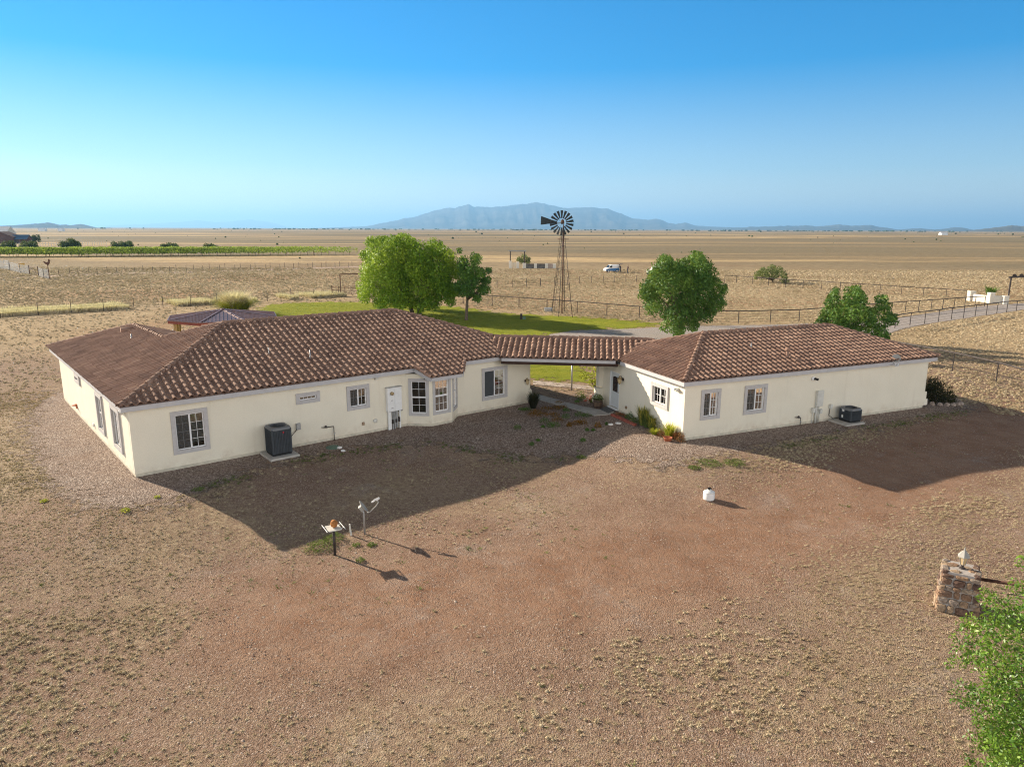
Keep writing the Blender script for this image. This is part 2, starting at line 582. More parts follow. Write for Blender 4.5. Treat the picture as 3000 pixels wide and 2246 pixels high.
def scatter(name, tv, tf, pos, scale, rot, tint, mat, parent=None, org=None, tilt=None, jit=.12, **kw):
    """one mesh of many copies of a template"""
    tv = np.asarray(tv, float); tf = np.asarray(tf)
    n, k = len(pos), len(tv)
    scale = np.asarray(scale, float)
    if scale.ndim == 1: scale = scale[:, None].repeat(3, 1)
    p = tv[None] * scale[:, None, :]
    if tilt is not None:                       # random full orientation: rotation matrices n x 3 x 3
        p = np.einsum('nij,nkj->nki', tilt, p)
    else:
        c, s_ = np.cos(rot)[:, None], np.sin(rot)[:, None]
        x = p[..., 0] * c - p[..., 1] * s_; y = p[..., 0] * s_ + p[..., 1] * c
        p = np.stack([x, y, p[..., 2]], -1)
    v = (p + pos[:, None, :]).reshape(-1, 3)
    f = (tf[None] + (np.arange(n) * k)[:, None, None]).reshape(-1, tf.shape[1])
    t = np.clip(np.repeat(tint, k) + (np.random.RandomState(3).rand(n * k) - .5) * jit, 0, 1)
    return make(name, v, f, mat, parent, (ORG[parent.name] if parent is not None else org), tint=t, **kw)

def rand_rot(n, rs, up=.0):
    """random rotations; up pulls the local z axis towards +Z"""
    z = rs.normal(size=(n, 3)); z[:, 2] += up * 2
    z /= np.linalg.norm(z, axis=1)[:, None]
    a = rs.normal(size=(n, 3))
    x = np.cross(a, z); x /= np.linalg.norm(x, axis=1)[:, None]
    y = np.cross(z, x)
    return np.stack([x, y, z], -1)

LEAF_V = [(-.5, 0, 0), (0, -.22, .06), (.5, 0, 0), (0, .22, .06)]
LEAF_F = [(0, 1, 2, 3)]
# ------------------------------------------------------------------ the two houses
A0, B0, C0 = G(397, 1399), G(189, 1172.5), G(1549, 1180)
D0, E0, F0 = G(1999, 1292), G(2706, 1193.7), G(1785, 1194)
u1, b1 = nrm(C0 - A0), nrm(B0 - A0)
v2, w2 = nrm(E0 - D0), nrm(F0 - D0)
def MH(s, t, z=0.0): return A0 + u1 * s + b1 * t + Z * z
def GH(s, t, z=0.0): return D0 + v2 * s + w2 * t + Z * z
def outn(d, side): return nrm(np.cross(d, Z) * side)
n_front1 = outn(u1, 1); n_left1 = outn(b1, -1)
n_front2 = outn(v2, 1); n_left2 = outn(w2, -1)

TW, TE = .30, .362
def tile_profile():
    xs = [0, .06, .14, .24, .36, .47, .56, .64, .80, 1.0]
    out = []
    for x in xs:
        if x < .62:
            h = .085 * math.sin(math.pi * x / .62) ** .75 if x > 0 else 0.0
        else:
            h = -.012 * math.sin(math.pi * (x - .62) / .38)
        out.append((x, h))
    return out
PROF = tile_profile()

def tile_slope(poly, eave0, sdir, seed=0, rows_from=0, lift=.03):
    """S tiles laid in courses on the convex plane polygon poly; returns (verts, faces, tint)"""
    rs = np.random.RandomState(seed)
    poly = [np.asarray(p, float) for p in poly]
    nn = nrm(np.cross(poly[1] - poly[0], poly[2] - poly[0]))
    if nn[2] < 0: nn = -nn
    sdir = nrm(sdir)
    up = nrm(np.cross(nn, sdir))
    if up[2] < 0: up = -up
    a = [(p - eave0) @ sdir for p in poly]; c = [(p - eave0) @ up for p in poly]
    i0, i1 = int(math.floor(min(a) / TW)) - 1, int(math.ceil(max(a) / TW)) + 1
    j0, j1 = int(round(min(c) / TE)) if rows_from is None else rows_from, int(math.ceil(max(c) / TE)) + 1
    bm = bmesh.new()
    lay = bm.verts.layers.float.new('tint')
    # cheap reject: 2-D bounding per row
    for j in range(j0, j1):
        c0 = j * TE - .045; c1 = (j + 1) * TE + .02
        for i in range(i0, i1):
            am, cm = (i + .5) * TW, (j + .5) * TE
            t = min(1, max(0, .5 + rs.normal() * .20))
            # outside test with slack
            ok = True
            for k in range(len(poly)):
                k2 = (k + 1) % len(poly)
                ex, ey = a[k2] - a[k], c[k2] - c[k]
                L = math.hypot(ex, ey)
                cr = (ex * (cm - c[k]) - ey * (am - a[k])) / L
                if cr * ORI(a, c) < -.42: ok = False; break
            if not ok: continue
            dz = rs.normal() * .004; da = rs.normal() * .004; dc = rs.normal() * .006
            lo, hi, lip = [], [], []
            for (x, h) in PROF:
                base = eave0 + sdir * (am - TW / 2 + x * TW * 1.02 + da)
                q0 = base + up * (c0 + dc) + nn * (h + lift + .036 + dz)
                q1 = base + up * c1 + nn * (h * .9 + lift + dz * .3)
                q2 = base + up * (c0 + dc + .004) + nn * (h + lift + .006 + dz)
                for lst, qq in ((lo, q0), (hi, q1), (lip, q2)):
                    vv = bm.verts.new(qq); vv[lay] = t; lst.append(vv)
            for k in range(len(PROF) - 1):
                bm.faces.new((lo[k], lo[k + 1], hi[k + 1], hi[k]))
                bm.faces.new((lip[k], lip[k + 1], lo[k + 1], lo[k]))
    cen = sum(poly) / len(poly)
    for k in range(len(poly)):
        p, q = poly[k], poly[(k + 1) % len(poly)]
        if abs((p - eave0) @ up) < .02 and abs((q - eave0) @ up) < .02 and rows_from == 0: continue
        d = nrm(q - p); no = np.cross(d, nn)
        if no @ (cen - p) > 0: no = -no
        if rows_from is not None and rows_from < 0 and abs(d @ up) < .02 and (cen - p) @ up > 0: continue
        bmesh.ops.bisect_plane(bm, geom=bm.verts[:] + bm.edges[:] + bm.faces[:], plane_co=Vector(p), plane_no=Vector(no), clear_outer=True)
    bm.verts.index_update()
    V = [np.array(vv.co) for vv in bm.verts]; T = [vv[lay] for vv in bm.verts]
    Fc = [tuple(vv.index for vv in f.verts) for f in bm.faces]
    bm.free()
    # underlay
    k = len(V)
    V += [p - nn * .004 for p in poly] + [p - nn * .05 for p in poly]; T += [.2] * (2 * len(poly))
    n = len(poly)
    Fc += [tuple(k + i for i in range(n)), tuple(k + n + i for i in range(n))[::-1]]
    return V, Fc, T

def ORI(a, c):
    s = 0
    for i in range(len(a)):
        j = (i + 1) % len(a)
        s += a[i] * c[j] - a[j] * c[i]
    return 1 if s > 0 else -1

def add_raw(mb, vft):
    V, F, T = vft
    k = len(mb.v)
    mb.v += V; mb.f += [tuple(i + k for i in f) for f in F]; mb.t += T

def caps_on(roof, lines, **k):
    for i, (p, q, kw) in enumerate(lines):
        mb = MB(); caps(mb, p, q, i + 50, **{**k, **kw}); mb.build('ridge_cap', M['tile'], roof)
def caps(mb, p, q, seed=0, r=.105, step=.36, lift=.045, rev=False):
    """half-round ridge or hip tiles from p (low) to q (high), overlapping"""
    rs = np.random.RandomState(seed)
    p = np.asarray(p, float); q = np.asarray(q, float)
    L = np.linalg.norm(q - p); d = (q - p) / L
    x = nrm(np.cross(d, Z)); y = np.cross(x, d)
    n = max(1, int(round(L / step))); st = L / n
    for i in range(n):
        a0, a1 = i * st - .03, (i + 1) * st + .05
        t = min(1, max(0, .45 + rs.normal() * .18))
        j = rs.normal(size=2) * .006
        vs, fs = [], []
        for (aa, rr, hh) in ((a0, r * 1.08, lift + .028), (a1, r * .90, lift)):
            for k in range(9):
                th = math.pi * (k / 8 * 1.14 - .07)
                vs.append(p + d * aa + x * (math.cos(th) * rr + j[0]) + y * (math.sin(th) * rr + hh + j[1] - .02))
        for k in range(8): fs.append((k, k + 1, k + 10, k + 9))
        for k in range(9):
            v0 = vs[k]; ax = p + d * a0 + x * j[0] + y * (lift + .008)
            vs.append(ax + (v0 - ax) * .84 + d * .004)
        for k in range(8): fs.append((k + 18, k + 19, k + 1, k))
        mb.add(vs, fs, t)

def wall_panel(mb, P, d, n, L, zt, openings, th=.18, zb=.13, z_at=None):
    """wall from P along d, outer face on the line, with rectangular openings (s0, s1, z0, z1)"""
    ss = sorted({0, L, *[o[0] for o in openings], *[o[1] for o in openings]})
    for a, c in zip(ss[:-1], ss[1:]):
        cuts = sorted([(o[2], o[3]) for o in openings if o[0] <= a + 1e-6 and o[1] >= c - 1e-6])
        z = zb
        for (z0, z1) in cuts + [(zt, None)]:
            if z0 > z + 1e-4:
                mb.box(P + d * (a + c) / 2 - n * th / 2 + Z * (z + z0) / 2, (c - a, th, z0 - z), (d, n, Z))
            z = z1 if z1 else z
def window(house, P, d, n, s0, s1, z0, z1, kind, tw=.155, blinds=None, screen_left=False, tint=.5, wname='window', cols=2, rows=3, tproud=.05, label=None):
    """grey foam trim, white vinyl unit set into the opening, grilles, panes, blinds.  Outer size includes the trim."""
    a0, a1, c0, c1 = s0 + tw, s1 - tw, z0 + tw, z1 - tw
    ax = (d, n, Z)
    def pt(s, z, o=0.0): return P + d * s + Z * z + n * o
    fr = MB()
    for (sa, sb, za, zb) in ((s0, s1, c1, z1), (s0, s1, z0, c0), (s0, a0, c0, c1), (a1, s1, c0, c1)):
        fr.box(pt((sa + sb) / 2, (za + zb) / 2, tproud / 2 - .01), (sb - sa, tproud + .02, zb - za), ax)
    w = fr.build(wname, M['trim'], house, label=label)
    f = MB(); o = -.045; fw = .038
    def bar(sa, sb, za, zb, oo=o, dp=.05): f.box(pt((sa + sb) / 2, (za + zb) / 2, oo), (sb - sa, dp, zb - za), ax)
    bar(a0, a1, c1 - fw, c1); bar(a0, a1, c0, c0 + fw); bar(a0, a0 + fw, c0 + fw, c1 - fw); bar(a1 - fw, a1, c0 + fw, c1 - fw)
    g = .013
    sash = []
    if kind == 'slider':
        mid = (a0 + a1) / 2
        bar(mid - .03, mid + .03, c0 + fw, c1 - fw, o + .012)
        sash = [(a0 + fw, mid - .03, c0 + fw, c1 - fw), (mid + .03, a1 - fw, c0 + fw, c1 - fw)]
    elif kind == 'hung':
        mid = (c0 + c1) / 2
        bar(a0 + fw, a1 - fw, mid - .03, mid + .03, o + .012)
        sash = [(a0 + fw, a1 - fw, c0 + fw, mid - .03), (a0 + fw, a1 - fw, mid + .03, c1 - fw)]
    else:
        sash = [(a0 + fw, a1 - fw, c0 + fw, c1 - fw)]
    for i, (sa, sb, za, zb) in enumerate(sash):
        if screen_left and i == 0 and screen_left == 'bare': continue
        for k in range(1, cols): x = sa + (sb - sa) * k / cols; bar(x - g / 2, x + g / 2, za, zb, o - .006, .014)
        for k in range(1, rows): y = za + (zb - za) * k / rows; bar(sa, sb, y - g / 2, y + g / 2, o - .005, .013)
    f.build('frame', M['vinyl'], w)
    p = MB()
    for sa, sb, za, zb in sash: p.box(pt((sa + sb) / 2, (za + zb) / 2, o - .018), (sb - sa + .01, .004, zb - za + .01), ax)
    p.build('pane', M['glass'], w)
    if screen_left:
        sa, sb, za, zb = sash[0]
        q = MB(); q.box(pt((sa + sb) / 2, (za + zb) / 2, o + .014), (sb - sa, .003, zb - za), ax)
        q.build('insect_screen', M['screen'] if screen_left == 'bare' else M['screen_thin'], w)
    if blinds:
        b = MB(); zz = c1 - .03; lim = c0 + (c1 - c0) * (1 - blinds[1]); k = 0
        while zz > lim:
            b.box(pt((a0 + a1) / 2, zz, -.125), (a1 - a0 - .05, .034, .004), (d, nrm(n * .8 - Z * .6), nrm(n * .6 + Z * .8)))
            zz -= .045; k += 1
        b.build('blind', M[blinds[0]], w)
    return w, (a0, a1, c0, c1)

q = N("thin insect screen")
tr = q.n('BsdfTransparent'); mx = q.n('MixShader'); mx.inputs[0].default_value = .42
q.b.inputs['Base Color'].default_value = (.09, .085, .08, 1)
q.l(tr.outputs[0], mx.inputs[1]); q.l(q.b.outputs[0], mx.inputs[2]); q.l(mx.outputs[0], q.o.inputs[0])
M['screen_thin'] = q.m

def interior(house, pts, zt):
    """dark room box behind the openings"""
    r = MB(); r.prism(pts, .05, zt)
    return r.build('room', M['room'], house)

# ================= main house
EZ, K1, OV = 2.88, .3525, .33
P1 = MH(5.4, 5.4, 4.9); P2 = MH(14.5, 5.4, 4.9)
def z1(s, t, side):
    return EZ + K1 * ({'front': t, 'west': s}[side] + OV)
house1 = thing('ranch_house', A0, 'long cream stucco ranch house with brown tile roof, bay window and tall condenser', 'house')
WZ = 2.80
bayP = [MH(11.85, 0), MH(12.72, -.80), MH(13.9, -.80), MH(14.78, 0)]
win_front = [  # s0 s1 z0 z1 type kwargs
    (1.42, 2.79, .62, 2.34, dict(kind='slider', cols=2, rows=4, screen_left=True, blinds=('blind', .86))),
    (6.43, 7.51, 1.88, 2.35, dict(kind='fixed', cols=4, rows=1)),
    (8.78, 9.90, 1.23, 2.35, dict(kind='slider', cols=2, rows=2, screen_left=True, blinds=('blind', .5))),
    (16.30, 17.95, .58, 2.28, dict(kind='slider', cols=2, rows=4, screen_left='bare', blinds=('blindwhite', .97)))]
T_ = .155
wl = MB()
ops = [(a + T_, b + T_ * 0 - T_, c + T_, d_ - T_) for a, b, c, d_, _ in win_front]
bay_op = (11.85, 14.78, .13, WZ)
wall_panel(wl, MH(0, 0), u1, n_front1, 19.45, WZ, ops + [bay_op])
left_w = [(1.55, 3.12, .53, 2.32, dict(kind='slider', cols=2, rows=4, blinds=('blind', .95))),
          (4.90, 6.22, .52, 2.28, dict(kind='hung', cols=2, rows=2, blinds=('blind', .5))),
          (9.95, 11.2, 1.88, 2.33, dict(kind='slider', cols=1, rows=1))]
wall_panel(wl, MH(0, .18), b1, n_left1, 15.9, WZ, [(a + T_ - .18, b - T_ - .18, c + T_, d_ - T_) for a, b, c, d_, _ in left_w])
# back and right side walls
wl.box((MH(19.36, .18) + MH(19.36, 10.6)) / 2 + Z * (WZ + .13) / 2, (.18, 10.4, WZ - .13), (u1, b1, Z))
wl.beam(MH(.2, 16.2, 1.46), MH(6.4, 16.2, 1.46), .18, WZ - .13)
wl.beam(MH(6.4, 16.2, 1.46), MH(6.4, 10.7, 1.46), .18, WZ - .13)
wl.beam(MH(6.5, 10.7, 1.46), MH(19.3, 10.7, 1.46), .18, WZ - .13)
# bay facets with openings
bay_w = []
for i, (wd, z0, z1_, cols) in enumerate(((.98, .52, 2.34, 2), (1.02, .55, 2.34, 3), (.98, .52, 2.34, 2))):
    p, q_ = bayP[i], bayP[i + 1]
    L = np.linalg.norm(q_ - p); d_ = (q_ - p) / L; n_ = outn(d_, 1)
    s0 = (L - wd) / 2; s1_ = s0 + wd
    bay_w.append((p, d_, n_, s0, s1_, z0, z1_, cols))
    wall_panel(wl, p, d_, n_, L, 2.56, [(s0 + .13, s1_ - .13, z0 + .13, z1_ - .13)], th=.12)
# stucco pilaster with a flared foot by the covered walk
for (z0_, z1_, w_) in ((.13, .30, .52), (.30, .62, .46), (.72, 2.62, .32)):
    wl.box(MH(19.62, .42, (z0_ + z1_) / 2), (w_, w_, z1_ - z0_), (u1, b1, Z))
wl.extrude([MH(19.62 - .23, .42 - .23, .62), MH(19.62 + .23, .42 - .23, .62), MH(19.62 + .16, .42 - .23, .72), MH(19.62 - .16, .42 - .23, .72)], b1 * .46)
wall1 = wl.build('wall', M['stucco'], house1)
ft = MB()
ft.beam(MH(.02, .10, .065), MH(11.85, .10, .065), .17, .13); ft.beam(MH(14.78, .10, .065), MH(19.43, .10, .065), .17, .13)
ft.beam(MH(.10, .16, .065), MH(.10, 16.05, .065), .17, .13)
for i in range(3): ft.beam(bayP[i] + Z * .065 - outn(bayP[i + 1] - bayP[i], 1) * .07, bayP[i + 1] + Z * .065 - outn(bayP[i + 1] - bayP[i], 1) * .07, .12, .13)
ft.build('footing', M['footing'], house1)
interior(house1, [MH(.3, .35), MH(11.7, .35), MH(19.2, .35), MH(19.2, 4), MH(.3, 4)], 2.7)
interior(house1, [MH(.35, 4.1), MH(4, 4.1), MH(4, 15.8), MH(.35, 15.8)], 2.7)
wlabels = ['large grid window with half lowered blinds by the condenser', 'narrow high four pane window', 'square grid window beside the meter panel', 'large window with one dark screened half and white blinds']
for (a, b, c, d_, kw), lb in zip(win_front, wlabels):
    window(house1, MH(0, 0), u1, n_front1, a, b, c, d_, label=lb, **kw)
for (a, b, c, d_, kw) in left_w:
    window(house1, MH(0, 0), b1, n_left1, a, b, c, d_, tproud=.07, **kw)
for p, d_, n_, s0, s1_, z0, z1_, cols in bay_w:
    window(house1, p, d_, n_, s0, s1_, z0, z1_, kind='hung', cols=cols, rows=2, tw=.13, tproud=.035, wname='bay_window')

# roof planes
hipFR = MH(20.23, -OV, EZ); hipFL = MH(-OV, -OV, EZ); hipBL = MH(-OV, 17.0, EZ)
zw = 4.15; sw = (zw - EZ) / K1 - OV
Wa = MH(sw, 10.8 - sw, zw); Wb = MH(sw, 17.0 - OV - sw, zw)
rf = MB()
add_raw(rf, tile_slope([hipFL, hipFR, P2, P1], hipFL, u1, 1))
add_raw(rf, tile_slope([hipFL, P1, Wa, MH(-OV, 10.8 - sw, EZ)], hipFL, -b1, 2))
add_raw(rf, tile_slope([MH(-OV, 10.8 - sw, EZ), Wa, Wb, hipBL], hipFL, -b1, 3))
# back faces: courses on the wing's east side (seen over the ridge), plain courses elsewhere
se = 2 * sw + OV
add_raw(rf, tile_slope([MH(se, 17.0, EZ), Wb, Wa, MH(se, 10.8 - sw + (se - sw), EZ)], MH(se, 17.0, EZ), b1, 4))
add_raw(rf, tile_slope([MH(-OV, 17.0, EZ), MH(se, 17.0, EZ), Wb], MH(se, 17.0, EZ), -u1, 5))
hipBR = MH(20.23, 10.8 + OV, EZ)
add_raw(rf, tile_slope([P1, P2, hipBR, MH(se, 10.8 + OV, EZ), Wa], hipBR, -u1, 6))
add_raw(rf, tile_slope([hipFR, hipBR, P2], hipFR, b1, 7))
ext = 2.9 * .362
dnv = nrm(np.cross(nrm(np.cross(u1, P1 - MH(5.4, -OV, EZ))), u1));  dnv = dnv if dnv[2] < 0 else -dnv
bl_, br_ = MH(12.12, -OV, EZ), MH(14.98, -OV, EZ)
bfl, bfr = MH(12.42, -OV, EZ) + dnv * ext, MH(14.22, -OV, EZ) + dnv * ext
add_raw(rf, tile_slope([bl_, bfl, bfr, br_], hipFL, u1, 8, rows_from=-3))
roof1 = rf.build('roof', M['tile'], house1)
cm_ = dict(r=.11, step=.34)
caps_on(roof1, [(hipFL, P1, {}), (hipFR, P2, {}), (P1, P2, {}), (Wa, P1, {}), (Wa, Wb, {}), (hipBL, Wb, {}), (hipBR, P2, {}), (bfl - Z * .01, bl_, cm_), (bfr - Z * .01, br_, cm_)])
def vent_pipe(roof, p, r, h, mat, flash=True, hood=False):
    b = MB(); b.tube([p - Z * .15, p + Z * h], r, 10)
    if flash: b.lathe(p + Z * .06, [(r * 2.4, 0), (r * 1.2, .03), (r * 1.05, .08)], 12)
    if hood: b.lathe(p + Z * (h - .02), [(r * 1.5, 0), (r * 1.6, .05), (r * 1.6, .12), (r * .9, .16)], 12)
    b.build('vent_pipe', mat, roof, smooth=True)
def on_plane(x, y, p0, nn):
    d = ray(x, y); return CAM + d * (((p0 - CAM) @ nn) / (d @ nn))
nF1 = nrm(np.cross(u1, P1 - hipFL)); nF1 = nF1 if nF1[2] > 0 else -nF1
nW1 = nrm(np.cross(b1, P1 - hipFL)); nW1 = nW1 if nW1[2] > 0 else -nW1
vent_pipe(roof1, on_plane(909, 1052, hipFL, nF1), .025, .42, M['steel'])
vent_pipe(roof1, on_plane(788, 1040, hipFL, nF1), .02, .34, M['steel'])
vent_pipe(roof1, on_plane(386, 996, hipFL, nW1), .035, .30, M['steel'])
vb = MB(); pv = on_plane(374, 972, hipFL, nW1) + Z * .1
vb.tube([pv - b1 * .05 + u1 * .25, pv - b1 * .05 - u1 * .32], [.16, .15], 12)
vb.build('roof_vent', M['tile'], roof1, smooth=True)
# fascia and soffit
fs = MB()
def fascia(mb, p, q_, n_, zt, h=.2, th=.035):
    mb.beam(p + Z * (zt - h / 2) - n_ * th / 2, q_ + Z * (zt - h / 2) - n_ * th / 2, th, h)
def soffit(mb, p, q_, n_, z, dep): mb.beam(p + Z * z - n_ * (dep / 2 + .037), q_ + Z * z - n_ * (dep / 2 + .037), dep, .012)
zf = EZ - .035
fascia(fs, MH(-.29, -.29), MH(12.2, -.29), n_front1, zf); fascia(fs, MH(14.9, -.29), MH(17.33, -.29), n_front1, zf)
fascia(fs, MH(-.29, -.255), MH(-.29, 16.9), n_left1, zf)
soffit(fs, MH(-.2, -.29), MH(19.4, -.29), n_front1, zf - .19, .29); soffit(fs, MH(-.29, -.0), MH(-.29, 16.5), n_left1, zf - .19, .29)
bz = bfl[2] - .035
bq0, bq1 = bfl * 1.0, bfr * 1.0
bq0[2] = bq1[2] = 0
fascia(fs, bq0 + u1 * .02 - n_front1 * .04, bq1 - u1 * .02 - n_front1 * .04, n_front1, bz, .17)
for (pp, qq) in ((bl_, bfl), (br_, bfr)):
    fs.beam(pp - Z * .13, qq - Z * .13, .035, .17)
fs.prism([MH(12.25, -.02), bq0 + u1 * .06 + b1 * .06, bq1 - u1 * .06 + b1 * .06, MH(14.85, -.02)], bz - .155, bz - .14)
fs.build('fascia', M['fascia'], house1)
# right end eave, behind the walkway
f2 = MB(); fascia(f2, MH(20.19, 2.6), MH(20.19, 11.0), u1, zf); f2.build('fascia', M['fascia'], house1)

# ================= guest house
EZ2, K2 = 2.82, .3435
G1 = GH(3.6, 3.6, EZ2 + K2 * 3.93); G2 = GH(12.1, 3.6, EZ2 + K2 * 3.93)
house2 = thing('guest_house', D0, 'smaller cream stucco house with tile hip roof, side door and dish on its eave', 'house')
WZ2 = 2.74
gf = [(.90, 1.99, .87, 2.27, dict(kind='slider', cols=2, rows=3, screen_left=True, blinds=('blind', .9))),
      (3.37, 4.72, .87, 2.25, dict(kind='slider', cols=2, rows=3, screen_left=True, blinds=('blind', .9)))]
gl_ = [(1.22, 2.64, 1.14, 2.22, dict(kind='slider', cols=2, rows=2, blinds=('blindwhite', .97)))]
wl = MB()
wall_panel(wl, GH(0, 0), v2, n_front2, 15.72, WZ2, [(a + T_, b - T_, c + T_, d_ - T_) for a, b, c, d_, _ in gf])
wall_panel(wl, GH(0, .18), w2, n_left2, 7.55, WZ2, [(a + T_ - .18, b - T_ - .18, c + T_, d_ - T_) for a, b, c, d_, _ in gl_] + [(5.62 - .18, 6.58 - .18, .13, 2.02)])
wl.box((GH(15.63, .18) + GH(15.63, 7.2)) / 2 + Z * (WZ2 + .13) / 2, (.18, 7.0, WZ2 - .13), (v2, w2, Z))
wl.beam(GH(.2, 7.3, 1.43), GH(15.6, 7.3, 1.43), .18, WZ2 - .13)
# pilasters: right front corner, and by the covered walk
for (s_, t_, zz) in ((15.68, .32, ((.13, .45, .74), (.45, .85, .62), (.95, 2.45, .46), (2.45, 2.68, .62))), (-.12, 7.45, ((.13, .5, .62), (.5, .95, .50), (1.02, 2.6, .34)))):
    for (za, zb, w_) in zz: wl.box(GH(s_ - .0, t_ - .0, (za + zb) / 2), (w_, w_ * .8, zb - za), (v2, w2, Z))
wl.build('wall', M['stucco'], house2)
ft = MB()
ft.beam(GH(.02, .10, .065), GH(15.7, .10, .065), .17, .13); ft.beam(GH(.10, .16, .065), GH(.10, 7.7, .065), .17, .13)
ft.build('footing', M['footing'], house2)
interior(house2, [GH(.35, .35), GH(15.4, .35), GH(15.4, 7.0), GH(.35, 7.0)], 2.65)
for (a, b, c, d_, kw), lb in zip(gf, ('grid window nearest the sunlit corner', 'grid window beside the white conduit box')):
    window(house2, GH(0, 0), v2, n_front2, a, b, c, d_, label=lb, **kw)
for (a, b, c, d_, kw) in gl_:
    window(house2, GH(0, 0), w2, n_left2, a, b, c, d_, tproud=.07, **kw)
# entry door
db = MB(); dax = (w2, n_left2, Z)
db.box(GH(0, 6.10, 1.07) - n_left2 * .07, (.90, .045, 1.84), dax)
door = db.build('door', M['doorpaint'], house2, bevel=.004)
jb = MB()
for t_ in (5.635, 6.565): jb.box(GH(0, t_, 1.075) - n_left2 * .04, (.05, .10, 1.89), dax)
jb.box(GH(0, 6.10, 2.01) - n_left2 * .04, (.98, .10, .04), dax)
jb.box(GH(0, 6.10, .10) + n_left2 * .02, (.98, .22, .05), dax)
jb.build('door_frame', M['white'], house2)
lt = MB(); arch = []
for k in range(9):
    th = math.pi * k / 8
    arch.append(GH(0, 6.10 + .24 * math.cos(th), 1.70 + .09 * math.sin(th)) - n_left2 * .045)
lt.extrude([GH(0, 5.86, .98) - n_left2 * .045, GH(0, 6.34, .98) - n_left2 * .045][::-1] + arch[::-1], n_left2 * .012)
lt.build('door_glass', M['doorglass'], door)
dh = MB(); dh.blob(GH(0, 5.74, 1.0) - n_left2 * .015, .032, 1, 0); dh.build('door_knob', M['brass'], door, smooth=True)

gFL = GH(-OV, -OV, EZ2); gFR = GH(16.03, -OV, EZ2); gBL = GH(-OV, 7.53, EZ2); gBR = GH(16.03, 7.53, EZ2)
rf = MB()
add_raw(rf, tile_slope([gFL, gFR, G2, G1], gFL, v2, 11))
add_raw(rf, tile_slope([gFL, G1, gBL], gFL, -w2, 12))
add_raw(rf, tile_slope([gBL, G1, G2, gBR], gBR, -v2, 13))
add_raw(rf, tile_slope([gFR, gBR, G2], gFR, w2, 14))
roof2 = rf.build('roof', M['tile'], house2)
caps_on(roof2, [(gFL, G1, {}), (gFR, G2, {}), (G1, G2, {}), (gBL, G1, {}), (gBR, G2, {})])
nF2 = nrm(np.cross(v2, G1 - gFL)); nF2 = nF2 if nF2[2] > 0 else -nF2
vent_pipe(roof2, on_plane(2306, 1048, gFL, nF2), .075, .36, M['tile'], hood=True)
vent_pipe(roof2, on_plane(2200, 1022, gFL, nF2), .022, .30, M['steel'])
fs = MB(); zf2 = EZ2 - .035
fascia(fs, GH(-.29, -.29), GH(15.99, -.29), n_front2, zf2); fascia(fs, GH(-.29, -.255), GH(-.29, 5.15), n_left2, zf2); fascia(fs, GH(15.99, -.25), GH(15.99, 7.5), v2, zf2)
soffit(fs, GH(-.2, -.29), GH(15.9, -.29), n_front2, zf2 - .19, .29); soffit(fs, GH(-.29, 0), GH(-.29, 7.3), n_left2, zf2 - .19, .29)
fs.build('fascia', M['fascia'], house2)

# ================= covered walk between them
BEZ = 2.84
EL, ER = G(1470, 1047, BEZ), G(1805, 1055, BEZ)
bd = nrm(ER - EL); bn = outn(bd, 1)
RL_ = G(1463, 988, 3.57)
brun = abs((RL_ - EL) @ bn)
brz = 3.57
walk = thing('covered_walk', (EL + ER) / 2 * np.array([1, 1, 0]), 'short tiled breezeway roof on a dark beam linking the two houses', 'breezeway')
def BW(s, t, z): 
    q_ = EL + bd * s - bn * t; q_[2] = z; return q_
Lb = np.linalg.norm(ER - EL)
rf = MB()
fl_, fr_ = BW(-.10, 0, BEZ), BW(Lb + .15, 0, BEZ)
add_raw(rf, tile_slope([fl_, fr_, BW(Lb + 2.2, brun, brz), BW(-1.6, brun, brz)], fl_, bd, 31))
add_raw(rf, tile_slope([BW(-1.2, brun * 2, BEZ), BW(-1.6, brun, brz), BW(Lb + 2.2, brun, brz), BW(Lb + 1.5, brun * 2, BEZ)], BW(0, brun * 2, BEZ), -bd, 32))
rw = rf.build('roof', M['tile'], walk)
cp = MB(); caps(cp, BW(-.6, brun, brz), BW(Lb + 1.9, brun, brz), 33, r=.12, step=.34); cp.build('ridge_cap', M['tile'], rw)
fs = MB(); fascia(fs, BW(-.02, .04, 0), BW(Lb - .02, .04, 0), bn, BEZ - .03, .17)
fascia(fs, BW(-.3, 2 * brun - .04, 0), BW(Lb + .6, 2 * brun - .04, 0), -bn, BEZ - .03, .17)
fs.build('fascia', M['fascia'], walk)
bm_ = MB(); bm_.beam(BW(-.05, .16, BEZ - .27), BW(Lb + .10, .16, BEZ - .27), .14, .17)
bm_.beam(BW(-.3, 2 * brun - .16, BEZ - .27), BW(Lb + .6, 2 * brun - .16, BEZ - .27), .14, .17)
bm_.build('beam', M['beam'], walk)
cl = MB(); cl.extrude([BW(.0, .1, BEZ - .14), BW(Lb, .1, BEZ - .14), BW(Lb + .6, 2 * brun - .1, BEZ - .14), BW(-.3, 2 * brun - .1, BEZ - .14)], Z * .03)
cl.build('ceiling', M['beam'], walk)
